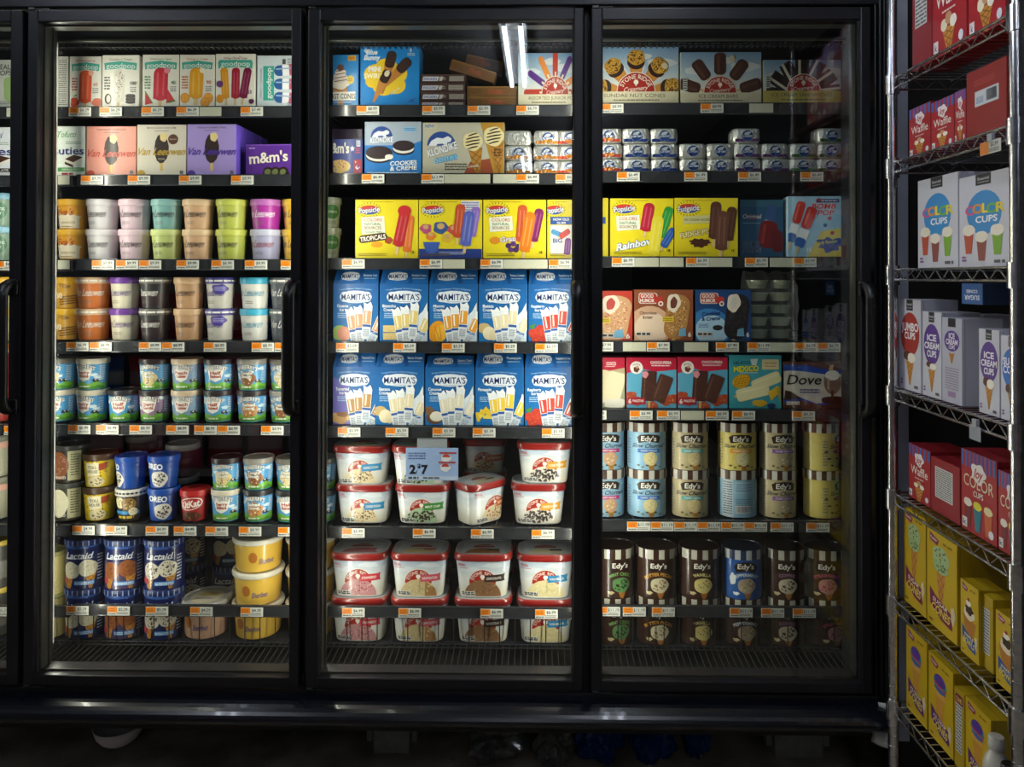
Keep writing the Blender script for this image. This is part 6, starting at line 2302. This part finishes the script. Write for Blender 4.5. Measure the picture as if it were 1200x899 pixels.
def post(x, y):
    m = MB()
    m.tube([(x, y, 0.02), (x, y, 2.25)], .0125, 14)
    z = .05
    while z < 2.2:
        m.tube([(x, y, z), (x, y, z + .0022)], .0133, 14)
        z += .0254
    m.tube([(x, y, 0), (x, y, .02)], .019, 14)
    return m.mesh('post', ['chrome'])


for x in (RX, RX + RXW):
    for y in (RY0, RY1):
        link('post', post(x, y), rack)
rshelf = [PX(1046, y, RX).z for y in (93, 191, 316, 456, 577, 701, 822)]


def rack_shelf(z):
    m = MB()
    t = .003
    x0, x1, y0, y1 = RX, RX + RXW, RY0, RY1
    hgt = .026

    def side(p, q):
        p, q = Vector(p), Vector(q)
        for dz, r in ((0, t), (-hgt, t)):
            m.tube([p + Vector((0, 0, dz)), q + Vector((0, 0, dz))], r, 6)
        L = (q - p).length
        n = int(L / .028)
        pts = []
        for i in range(n + 1):
            pts.append(p.lerp(q, i / n) + Vector((0, 0, -hgt if i % 2 else 0)))
        m.tube(pts, .0016, 5)
    side((x0, y0, z), (x0, y1, z))
    side((x1, y0, z), (x1, y1, z))
    side((x0, y0, z), (x1, y0, z))
    side((x0, y1, z), (x1, y1, z))
    n = int((y1 - y0) / .024)
    for i in range(1, n):
        y = y0 + (y1 - y0) * i / n
        m.tube([(x0, y, z + .001), (x1, y, z + .001)], .0014, 5, None, 0, False)
    for i in (1, 2):
        x = x0 + RXW * i / 3
        m.tube([(x, y0, z - .004), (x, y1, z - .004)], .0024, 5, None, 0, False)
    for x in (x0, x1):
        for y in (y0, y1):
            m.tube([(x, y, z - .040), (x, y, z + .010)], .0175, 12)
    return m.mesh('shelf', ['chrome'])


for z in rshelf:
    link('shelf', rack_shelf(z), rack)


# ---- cone boxes on the rack: fronts face the aisle (-X)
def rack_box(si, xa, xb, ht, art, col, desc, d=.09, dx=.022, rz=0, rightart=None, cat='cone box', grp=None, zadd=0, mat='print', yb=None, dy=0, px_top=None):
    """xa, xb: pixel columns of the face at the plane X=RX+dx; ht: px height at the far edge"""
    X = RX + dx
    ya, yb_ = PX(xa, 400, X).y, PX(xb, 400, X).y
    w = ya - yb_
    z = rshelf[si] + .003 + zadd
    h = ht * ya / FPX
    me = carton_mesh(w - .001, h, d, col, art, rightart, None, mat)
    o = link('cone_box', me, None, (X + d / 2, (ya + yb_) / 2 + dy, z), -pi / 2 + rz)
    tag(o, desc, cat, grp)
    return o


def art_waffle(w, h, word='Waffle'):
    a = Art(w, h).rect(0, 0, w, h, '#a8242c')
    for i in range(int(w / 5) + 1):
        a.rect(i * 5, 0, 2.5, h * .2, '#3f62b0')
        a.rect(i * 5 + 2.5, 0, 2.5, h * .2, '#c9ccd8') if False else None
    a.blob(w / 2, h * .24, w * .2, h * .12, '#e8e0e0', 3, .2).text('Joy', w / 2, h * .24, h * .12, '#b02430', w * .26, .06, .2)
    if word == 'Waffle':
        a.text('Waffle', w / 2, h * .45, h * .16, '#efe8e0', w * .78, .01)
        a.words(w * .3, h * .57, w * .4, h * .04, 1, '#e8d0c8', 3)
        a.waffle(w * .5, h * .75, w * .4, h * .28)
        for i in range(3):
            a.scoop(w * (.36 + .14 * i), h * (.72 - (i % 2) * .05), w * .1, ['#e8dcc0', '#c89a70', '#efe6d8'][i])
    else:
        a.text('COLOR', w / 2, h * .36, h * .15, '#e4d6b8', w * .84, .0).text('CUPS', w / 2, h * .50, h * .07, '#efe8e0', w * .28, .03)
        for x, c, s_ in ((.2, '#e8dcd0', '#7c2a2c'), (.48, '#d8d23a', '#2f7a8a'), (.78, '#e8d9a4', '#c8643a')):
            a.poly([(w * (x - .11), h * .68), (w * (x + .11), h * .68), (w * (x + .07), h * .95), (w * (x - .07), h * .95)], s_)
            a.scoop(w * x, h * .64, w * .12, c)
    a.rect(w * .04, h * .84, w * .14, h * .12, '#e2e0dc').text('k', w * .11, h * .9, h * .07, '#3a4a80', None, .04)
    a.ell(w * .86, h * .9, w * .07, h * .05, '#d8dae4')
    return a


def art_cups(w, h, word, disc, c1='#efe8d8'):
    a = Art(w, h).rect(0, 0, w, h, '#c6c6d2')
    a.rect(w * .34, 0, w * .3, h * .12, '#23232a').text('Essential', w * .49, h * .05, h * .03, '#d0d0d6', w * .22, .02).words(w * .38, h * .08, w * .22, h * .02, 1, '#aaa', 3)
    if word == 'COLOR':
        a.ell(w * .5, h * .42, w * .34, h * .24, '#3a8ac8')
        a.text('C', w * .22, h * .38, h * .10, '#d0508a', None, .08).text('O', w * .38, h * .37, h * .10, '#e0903a', None, .08).text('L', w * .53, h * .37, h * .10, '#e8d84a', None, .08).text('O', w * .66, h * .38, h * .10, '#6ab04a', None, .08).text('R', w * .82, h * .38, h * .10, '#e0c83a', None, .08)
        a.text('CUPS', w * .55, h * .49, h * .07, '#f0f0f4', w * .42, .06)
        for x, y, c in ((.2, .62, '#b8503a'), (.46, .7, '#8a4a44'), (.76, .64, '#7aa83a')):
            a.poly([(w * (x - .10), h * y), (w * (x + .10), h * y), (w * (x + .06), h * (y + .24)), (w * (x - .06), h * (y + .24))], c)
            a.scoop(w * x, h * (y - .02), w * .13, '#e8dfd0')
    else:
        a.ell(w * .5, h * .38, w * .44, h * .24, disc)
        ws = word.split()
        for i, q in enumerate(ws):
            a.text(q, w * .5, h * (.30 + .095 * i), h * (.075 if len(ws) > 2 or q == 'CUPS' else .09), '#f0eef4', w * (.78 if len(q) > 4 else .5), .07)
        a.waffle(w * .5, h * .68, w * .36, h * .26)
        a.scoop(w * .38, h * .62, w * .17, '#5a3428').scoop(w * .58, h * .64, w * .18, c1)
    a.words(w * .06, h * .88, w * .1, h * .07, 2, '#7a4a8a', 3, .6).words(w * .7, h * .93, w * .2, h * .04, 1, '#555', 3, .8)
    return a


def art_sugar(w, h, l1, l2, kind):
    a = Art(w, h).rect(0, 0, w, h, '#c9a81c')
    a.poly([(w * .1, h * .02), (w * .42, h * .07), (w * .36, h * .13), (w * .1, h * .10)], '#8a2050').text('Keebler', w * .24, h * .075, h * .03, '#eadce4', w * .24, .04, 0, 10)
    a.words(w * .55, h * .06, w * .3, h * .03, 1, '#8a6a10', 3, .7)
    if kind == 'sugar':
        a.waffle(w * .48, h * .36, w * .32, h * .5)
        a.scoop(w * .48, h * .24, w * .28, '#a9c08a', ['#3a3024'], 16, 3, h * .12).scoop(w * .48, h * .34, w * .25, '#9dba80', ['#3a3024'], 12, 4, h * .06)
    elif kind == 'ice':
        a.poly([(w * .28, h * .40), (w * .68, h * .40), (w * .6, h * .72), (w * .36, h * .72)], '#c89038').rect(w * .26, h * .38, w * .44, h * .06, '#d8a44c')
        a.ell(w * .48, h * .28, w * .26, h * .11, '#2f8ab0').ell(w * .48, h * .24, w * .22, h * .07, '#5a3a9a').line(w * .24, h * .30, w * .72, h * .32, h * .025, '#c83a4a').line(w * .26, h * .35, w * .7, h * .36, h * .02, '#6a3a9a')
    else:
        a.poly([(w * .12, h * .44), (w * .88, h * .5), (w * .7, h * .72), (w * .3, h * .7)], '#b97a2c')
        a.scoop(w * .5, h * .40, w * .3, '#e6d9bc').blob(w * .5, h * .36, w * .22, h * .06, '#3c241a', 3, .2).blob(w * .46, h * .27, w * .14, h * .04, '#efe9dc', 4).ell(w * .46, h * .22, w * .06, h * .025, '#a82a2a')
    bc = '#7c1d4c' if kind != 'bowl' else '#1f4f9c'
    if kind == 'ice':
        bc = '#5a2470'
    a.poly([(w * .1, h * .60), (w * .3, h * .66), (w * .82, h * .74), (w * .86, h * .90), (w * .5, h * .88), (w * .12, h * .78)], bc)
    a.text(l1, w * .46, h * .72, h * .045, '#efe4c8', w * .5, .04, 0, 9).text(l2, w * .48, h * .80, h * .085, '#e8cf5a', w * .62, .06, 0, 9)
    a.blob(w * .88, h * .74, w * .07, h * .09, '#d9c9a0', 3, .2)
    a.words(w * .08, h * .93, w * .14, h * .03, 1, '#7a5a10', 3, .8)
    return a


def nutri(w, h, c, panel='#c9c9c6', y0=.18, y1=.8, cap=None):
    a = Art(w, h).rect(0, 0, w, h, c)
    a.rect(w * .15, h * y0, w * .62, h * (y1 - y0), panel).words(w * .18, h * y0 + 1, w * .56, h * (y1 - y0) - 2, 14, '#3c3c44', 4, .4)
    if cap:
        a.rr(w * .5, h * .12, w * .8, h * .12, '#7c1d4c', 3).text(cap, w * .5, h * .12, h * .06, '#e8cf5a', w * .6, .05)
    return a


GR = 'red waffle cone boxes on the second rack shelf'
# top shelf
rack_box(0, 1070, 1093, 118, nutri(23, 118, '#8a1c24', y0=.05, y1=.6), '#8a1c24', 'tall red box showing a white nutrition panel, top rack shelf', d=.10)
rack_box(0, 1094, 1134, 118, art_waffle(40, 60), '#9c2028', 'red cone box beside the nutrition panel, top rack shelf', d=.10)
rack_box(0, 1136, 1180, 118, art_waffle(44, 60), '#9c2028', 'red cone box nearest the front post, top rack shelf', d=.10)
# second shelf
rack_box(1, 1066, 1091.5, 57, art_waffle(28, 57), '#8f1d26', 'leftmost small red waffle box, second rack shelf', d=.10, grp=GR)
rack_box(1, 1092, 1119, 57, art_waffle(28, 57), '#8f1d26', 'second small red waffle box, second rack shelf', d=.10, grp=GR)
rack_box(1, 1119.5, 1133, 61, art_waffle(28, 61), '#8f1d26', 'third small red waffle box, beside larger plain one, second rack shelf', d=.10, grp=GR)
sa = Art(50, 80).rect(0, 0, 50, 80, '#8a2020').rect(11, 26, 30, 18, '#c3c7cc').words(13, 33, 9, 8, 4, '#4a7ab0', 3, .5).words(10, 12, 26, 8, 3, '#b04a40', 3, .4)
for i in range(12):
    sa.rect(26 + i * 1.1, 28, .6, 13, '#222')
rack_box(1, 1133.5, 1181, 78, sa, '#8a2020', 'larger plain red box with white barcode sticker, second rack shelf', d=.12)
# third shelf
rack_box(2, 1076, 1123.5, 101, art_cups(48, 100, 'COLOR', None), '#bfc0cc', 'white colour cup box with blue disc, left one of two', d=.10)
rack_box(2, 1124.5, 1186, 103, art_cups(52, 100, 'COLOR', None), '#bfc0cc', 'white colour cup box with blue disc, right one of two', d=.10)
# fourth shelf
rack_box(3, 1054, 1079.5, 103, art_cups(34, 100, 'JUMBO CUPS', '#a8342c'), '#b9b9c6', 'white cup box with a red disc, fourth rack shelf', d=.09)
rack_box(3, 1081, 1103.5, 97, art_cups(22, 97, 'ICE CREAM CUPS', '#5a3a8c'), '#b9b9c6', 'white box with purple disc, half hidden, fourth rack shelf', d=.09)
rack_box(3, 1104, 1127.5, 97, Art(46, 97).rect(0, 0, 46, 97, '#b4b4c4').rect(14, 0, 18, 10, '#23232a').ell(23, 26, 18, 12, '#5a3a8c').text('ICE', 23, 20, 6, '#f0eef4', 14, .06).text('CREAM', 23, 27, 6, '#f0eef4', 28, .06).text('CUPS', 23, 33, 4, '#f0eef4', 14, .05).waffle(23, 40, 14, 12).words(7, 56, 32, 26, 9, '#8a7a9a', 3, .35).rect(14, 84, 18, 6, '#9a7aa8'), '#b9b9c6', 'white box turned to its text side, purple disc, fourth rack shelf', d=.09)
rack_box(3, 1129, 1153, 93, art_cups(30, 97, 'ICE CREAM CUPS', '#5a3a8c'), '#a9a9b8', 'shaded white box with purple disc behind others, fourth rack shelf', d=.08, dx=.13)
rack_box(3, 1147, 1171.5, 97, art_cups(36, 100, 'ICE CREAM CUPS', '#5a3a8c'), '#b9b9c6', 'white box with large purple disc before the blue-disc one', d=.08)
rack_box(3, 1172.5, 1200, 97, art_cups(36, 100, 'SUGAR CONES', '#2f6ac0'), '#b9b9c6', 'white box with a blue disc, fourth rack shelf', d=.08)
rack_box(3, 1127, 1152, 24, Art(30, 26).rect(0, 0, 30, 26, '#2f5c9c').text('SUGAR', 15, 18, 6, '#e4e8ee', 22, .05, 0, 180).text('CONES', 15, 10, 4, '#e4e8ee', 16, .05, 0, 180), '#2a3c5c', 'small blue box lying upside down on top of white boxes', d=.12, dx=.04, zadd=.225)
# fifth shelf
rack_box(4, 1064.5, 1090, 62, art_waffle(28, 62), '#8f1d26', 'small red waffle box, left end, fifth rack shelf', d=.10)
rack_box(4, 1090.5, 1124.5, 62, nutri(34, 62, '#8f1d26', y0=.15, y1=.72), '#8f1d26', 'red box side with white nutrition panel, fifth rack shelf', d=.10)
rack_box(4, 1126, 1168, 92, art_waffle(44, 92, 'COLOR'), '#8f1d26', 'tall red colour cup box, left one of two, fifth rack shelf', d=.09)
rack_box(4, 1169, 1205, 92, art_waffle(44, 92, 'COLOR'), '#8f1d26', 'tall red colour cup box, right one of two, fifth rack shelf', d=.09)
# sixth shelf
rack_box(5, 1058.5, 1084.5, 108, art_sugar(36, 108, 'SUGAR', 'CONES', 'sugar'), '#b39618', 'yellow cone box with green scoop, left end, sixth rack shelf', d=.09)
rack_box(5, 1085.5, 1121, 108, art_sugar(36, 108, 'SUGAR', 'CONES', 'sugar'), '#b39618', 'yellow cone box with green scoop, second from left, sixth rack shelf', d=.09)
rack_box(5, 1122, 1143, 96, nutri(30, 108, '#b39618', cap='CONES'), '#b39618', 'yellow box turned to nutrition side, cone lettering above', d=.08, dx=.125)
rack_box(5, 1124.5, 1146, 84, art_sugar(30, 84, 'WAFFLE', 'BOWLS', 'bowl'), '#b39618', 'yellow waffle bowl box, left one of two, sixth rack shelf', d=.055, dx=.020)
rack_box(5, 1146.5, 1163, 84, nutri(30, 84, '#b39618'), '#b39618', 'yellow nutrition side between two waffle bowl boxes', d=.055, dx=.03)
rack_box(5, 1165.5, 1194, 84, art_sugar(32, 84, 'WAFFLE', 'BOWLS', 'bowl'), '#b39618', 'yellow waffle bowl box nearest the front post', d=.055, dx=.020)
# seventh shelf
rack_box(6, 1061, 1085.5, 95, art_sugar(36, 95, 'ICE CREAM', 'CONES', 'ice'), '#b39618', 'yellow cone box with rainbow scoop, left end, lowest rack shelf', d=.09)
rack_box(6, 1087, 1116, 95, art_sugar(36, 95, 'ICE CREAM', 'CONES', 'ice'), '#b39618', 'yellow cone box with rainbow scoop, second, lowest rack shelf', d=.09)
rack_box(6, 1117, 1129, 90, nutri(20, 95, '#b39618', cap='CONES'), '#b39618', 'narrow yellow nutrition side on the lowest rack shelf', d=.08, dx=.02)
rack_box(6, 1130, 1160, 92, art_sugar(36, 95, 'ICE CREAM', 'CONES', 'ice'), '#b39618', 'yellow cone box with rainbow scoop, beside the bottles', d=.045)


def bottle(px, si, h, body, cap, desc, dx=.03):
    X = RX + dx
    y = PX(px, 400, X).y
    r = .024
    b = MB()
    sec = Sec(2, 1, 28)
    loft(b, sec, [(r * .9, 0), (r, .004), (r, h * .62), (r * .85, h * .72), (r * .5, h * .82), (r * .45, h * .86)], lin(body), 0, True)
    b2 = Art(20, 20).rect(2, 2, 16, 12, '#a8a090').words(3, 4, 14, 8, 3, '#444', 3)
    b2.emit(b, wrap_fn(sec, r, .02, r, h * .55, 20, 20, .0024, -r * 1.57), 0, 1.0)
    c = MB()
    loft(c, sec, [(r * .62, h * .84), (r * .64, h * .85), (r * .62, h * .98), (r * .55, h)], lin(cap), 0, True)
    put(('topping_bottle', None, [('bottle', b.mesh('bottle', ['gloss']), []), ('cap', c.mesh('cap', ['plastic']), [])]), (X, y, rshelf[si] + .003), 0, desc, 'bottle')


bottle(1166, 6, .155, '#c4bfb4', '#b9b6ae', 'white topping bottle on the lowest rack shelf, left one', .02)
bottle(1180, 6, .150, '#b3aea4', '#b9b6ae', 'white topping bottle on the lowest rack shelf, right one', .10)
bottle(1181, 6, .125, '#241a18', '#141414', 'dark syrup bottle with yellow-black cap on the lowest rack shelf', .02)

# rack price tags
for si, px, py, desc in ((1, 1161, 180, 'orange and white price tag clipped below second rack shelf'), (3, 1143, 505, 'blank clear tag holder clipped below fourth rack shelf')):
    X = RX - .006
    p = PX(px, py, X)
    mb = MB()
    if si == 1:
        mb.box(-.034, -.0012, -.026, .034, 0, 0, lin('#b9bab2'), 0, .0004)
        a = Art(68, 27).rect(.6, .6, 29, 26, '#c8762a').text('$2.99', 48, 8, 8, '#1c1c1c', None, .02).words(30, 16, 33, 8, 2, '#555', 8, .5)
        a.emit(mb, lambda x, y, l: (-.034 + x, -.0014 - l * EPS, -y) if False else (-.034 + x / 68 * .068, -.0014 - l * EPS, -y / 27 * .026))
    else:
        mb.box(-.02, -.0012, -.03, .02, 0, 0, lin('#8f939c'), 0, .0006)
    mb.box(-.008, -.003, -.002, .008, .004, .014, lin('#9a9ca2'), 0, .0006)
    o = link('shelf_tag', mb.mesh('shelf_tag', ['plastic']), None, (p.x, p.y, rshelf[si] - .020), -pi / 2)
    tag(o, desc, 'price tag')

# ================================================================== under the freezer
bz = MB()
c0 = P(140, 866, 2.16)
sec = Sec(2, 1, 36)
loft(bz, sec, [(.012, 0), (.04, .002), (.050, .010), (.062, .026), (.070, .052), (.068, .053), (.058, .030)], lin('#bdb6b8'), 0, True, True, False)
o = link('white_bowl', bz.mesh('white_bowl', ['plastic']), None, (c0.x, 2.16, P(140, 873, 2.16).z))
o.location.z += .012
tag(o, 'white rounded bowl poking out beneath the freezer bumper at left', 'bowl')


def foot(px0, px1, Y, name, desc, h=.16):
    a, b = P(px0, 870, Y).x, P(px1, 870, Y).x
    m = MB()
    m.box(a, Y, 0, b, Y + .12, h, None, 0, .004)
    m.box(a - .022, Y + .01, 0.03, a - .004, Y + .05, h, None, 0, .003)
    m.box(b + .004, Y + .01, 0.03, b + .022, Y + .05, h, None, 0, .003)
    o = link(name, m.mesh(name, ['block']), None, (0, 0, 0))
    tag(o, desc, 'support block')


foot(437, 480, 2.25, 'support_block', 'grey support block under the middle of the freezer')
foot(908, 965, 2.25, 'support_block', 'pale support block under the right end of the freezer')


def crumple(px, py, Y, w, h, d, mat, desc, seed, name='plastic_bag'):
    bm = bmesh.new()
    bmesh.ops.create_icosphere(bm, subdivisions=4, radius=1)
    from mathutils import noise
    for v in bm.verts:
        p = v.co.copy()
        n = noise.noise(p * 1.7 + Vector((seed, 0, 0))) * .5 + noise.noise(p * 4.5 + Vector((0, seed, 0))) * .28 + abs(noise.noise(p * 9 + Vector((0, 0, seed)))) * .12
        q = p * (1 + n)
        v.co = Vector((q.x * w / 2, q.y * d / 2, max(-.98, q.z) * h / 2))
    mb = MB()
    mb.add([tuple(v.co) for v in bm.verts], [[v.index for v in f.verts] for f in bm.faces], None, 0, False)
    mn = min(v.co.z for v in bm.verts)
    bm.free()
    p = P(px, py, Y)
    o = link(name, mb.mesh(name, [mat]), None, (p.x, Y, .001 - mn))
    k_ = .17 / max(v[2] - mn for v in mb.v)
    o.scale = (1, 1, min(1, k_))
    o.location.z = .001 - mn * o.scale.z
    tag(o, desc, 'plastic bag')


crumple(580, 870, 2.24, .16, .13, .12, 'bag', 'crinkled clear plastic bag under the freezer, left of centre', 1)
crumple(650, 870, 2.20, .09, .15, .09, 'bag', 'crinkled clear plastic bag beside the blue bags under freezer', 5)
crumple(702, 870, 2.24, .12, .15, .12, 'bluebag', 'crinkled blue plastic bag under the freezer, left of two', 2)
crumple(762, 868, 2.26, .14, .15, .12, 'bluebag', 'crinkled blue plastic bag under the freezer, right of two', 3)
crumple(818, 866, 2.26, .07, .15, .08, 'bluebag', 'small dull blue plastic bag under freezer, rightmost', 9)

# floor litter
rl = random.Random(12)
for i in range(14):
    x, y = rl.uniform(-1.3, .9), rl.uniform(2.0, 2.35)
    s = rl.uniform(.004, .014)
    mb = MB()
    mb.box(-s, -s * .5, 0, s, s * .5, .0015, lin(rl.choice(['#8a8470', '#6b6656', '#a09c88'])), 0, 0)
    for k in range(len(mb.v)):
        q = mb.v[k]
        mb.v[k] = (q[0] + rl.uniform(-.3, .3) * s, q[1] + rl.uniform(-.3, .3) * s, q[2])
    o = link('paper_scrap', mb.mesh('paper_scrap', ['print']), None, (x, y, .0003), rl.uniform(0, 3))
    tag(o, 'small pale scrap of litter on the dark floor under freezer', 'litter', 'litter scraps under the freezer')

# ================================================================== store ceiling lights: the mirrored pair, then unseen ones added for fill
def strip_light(x, y0, y1, on=True, label='', group='ceiling strip lights'):
    r = link('ceiling_strip_light', None, None, (x, (y0 + y1) / 2, 2.78))
    L = y1 - y0
    m = MB()
    m.box(-.075, -L / 2 - .02, -.045, .075, L / 2 + .02, 0, None, 0, .004)
    link('housing', m.mesh('housing', ['white']), r)
    for s in (-1, 1):
        m = MB()
        m.tube([(s * .042, -L / 2, -.062), (s * .042, L / 2, -.062)], .0125, 10)
        link('tube', m.mesh('tube', ['tube']), r)
        m = MB()
        for e in (-1, 1):
            m.box(s * .042 - .012, e * (L / 2 + .008) - .008, -.078, s * .042 + .012, e * (L / 2 + .008) + .008, -.04, None, 0, .002)
        link('lamp_holder', m.mesh('lamp_holder', ['white']), r)
    tag(r, label, 'ceiling light', group)


strip_light(-.135, -.85, .37, True, 'twin-tube ceiling light over the aisle, mirrored in the middle door')
strip_light(-.135, -4.85, -3.63, True, 'twin-tube ceiling light further back, mirrored small in the middle door')
strip_light(-1.75, .52, 1.74, True, 'added unseen twin-tube ceiling light near the freezer, over the left door')  # unseen fixture added to brighten the rack and aisle
strip_light(.42, .62, 1.84, True, 'added unseen twin-tube ceiling light near the freezer, over the right door')  # also added, kept out of the glass reflections, to lift the rack's brightness

strip_light(.375, -2.8, -1.6, True, 'added unseen twin-tube ceiling light behind the viewer, right of the aisle centre')  # added fill for the floor under the freezer, reflection hidden by the door frames

# ================================================================== display rack across the aisle (mirrored in the door glass)
dr = link('display_rack', None, None, (-2.3, -1.15, 0))
tag(dr, 'low white display rack across the aisle, mirrored faintly in the left door glass', 'display rack')
DZ = (.12, .56, 1.0)
for z in DZ:
    m = MB()
    m.box(-.85, -.22, z - .02, .85, .22, z, None, 0, .003)
    m.box(-.85, .205, z - .03, .85, .222, z + .02, None, 0, .003)
    link('shelf', m.mesh('shelf', ['white']), dr)
m = MB()
m.box(-.85, -.25, 0, .85, -.222, 1.42, None, 0, .003)
link('back_panel', m.mesh('back_panel', ['white']), dr)
for s in (-1, 1):
    m = MB()
    m.box(s * .868 - .015, -.25, 0, s * .868 + .015, .22, 1.42, None, 0, .003)
    link('side_panel', m.mesh('side_panel', ['white']), dr)


def bag_mesh(c, band):
    mb = MB()
    n, k = 14, 16
    w, h = .25, .33
    for sd in (1, -1):
        vs = []
        for i in range(n):
            for j in range(k):
                u, v = i / (n - 1) * 2 - 1, j / (k - 1) * 2 - 1
                t = .05 * (max(0, 1 - u ** 4) * max(0, 1 - abs(v) ** 3)) ** .7
                vs.append((u * w / 2 * (1 - .06 * (1 - v * v)), sd * t, (v + 1) / 2 * h))
        col = [lin(band) if .40 < (q % k) / (k - 1) < .72 else lin(c) for q in range(n * k)]
        fs = [[i * k + j, (i + 1) * k + j, (i + 1) * k + j + 1, i * k + j + 1] for i in range(n - 1) for j in range(k - 1)]
        mb.add(vs, fs if sd < 0 else [f[::-1] for f in fs], col, 0, True)
    return mb.mesh('snack_bag', ['gloss'])


BGM = [(bag_mesh('#e02238', '#f4c8d0'), 'red'), (bag_mesh('#f05a8c', '#f8e0ea'), 'pink'), (bag_mesh('#2a62b8', '#dfe6f0'), 'blue')]
for r_, z in enumerate(DZ):
    for i in range(6):
        me, cn = BGM[[(0, 0, 1, 0, 0, 2), (2, 0, 0, 1, 0, 0), (0, 1, 0, 0, 2, 0)][r_][i]]
        o = link('snack_bag', me, None, (-2.3 - .69 + i * .276, -1.15 + .12, z + .0015))
        tag(o, '%s snack bag, %s from left on %s shelf of the display rack' % (cn, ['first', 'second', 'third', 'fourth', 'fifth', 'sixth'][i], ['lowest', 'middle', 'upper'][r_]), 'snack bag', 'snack bags on the display rack')
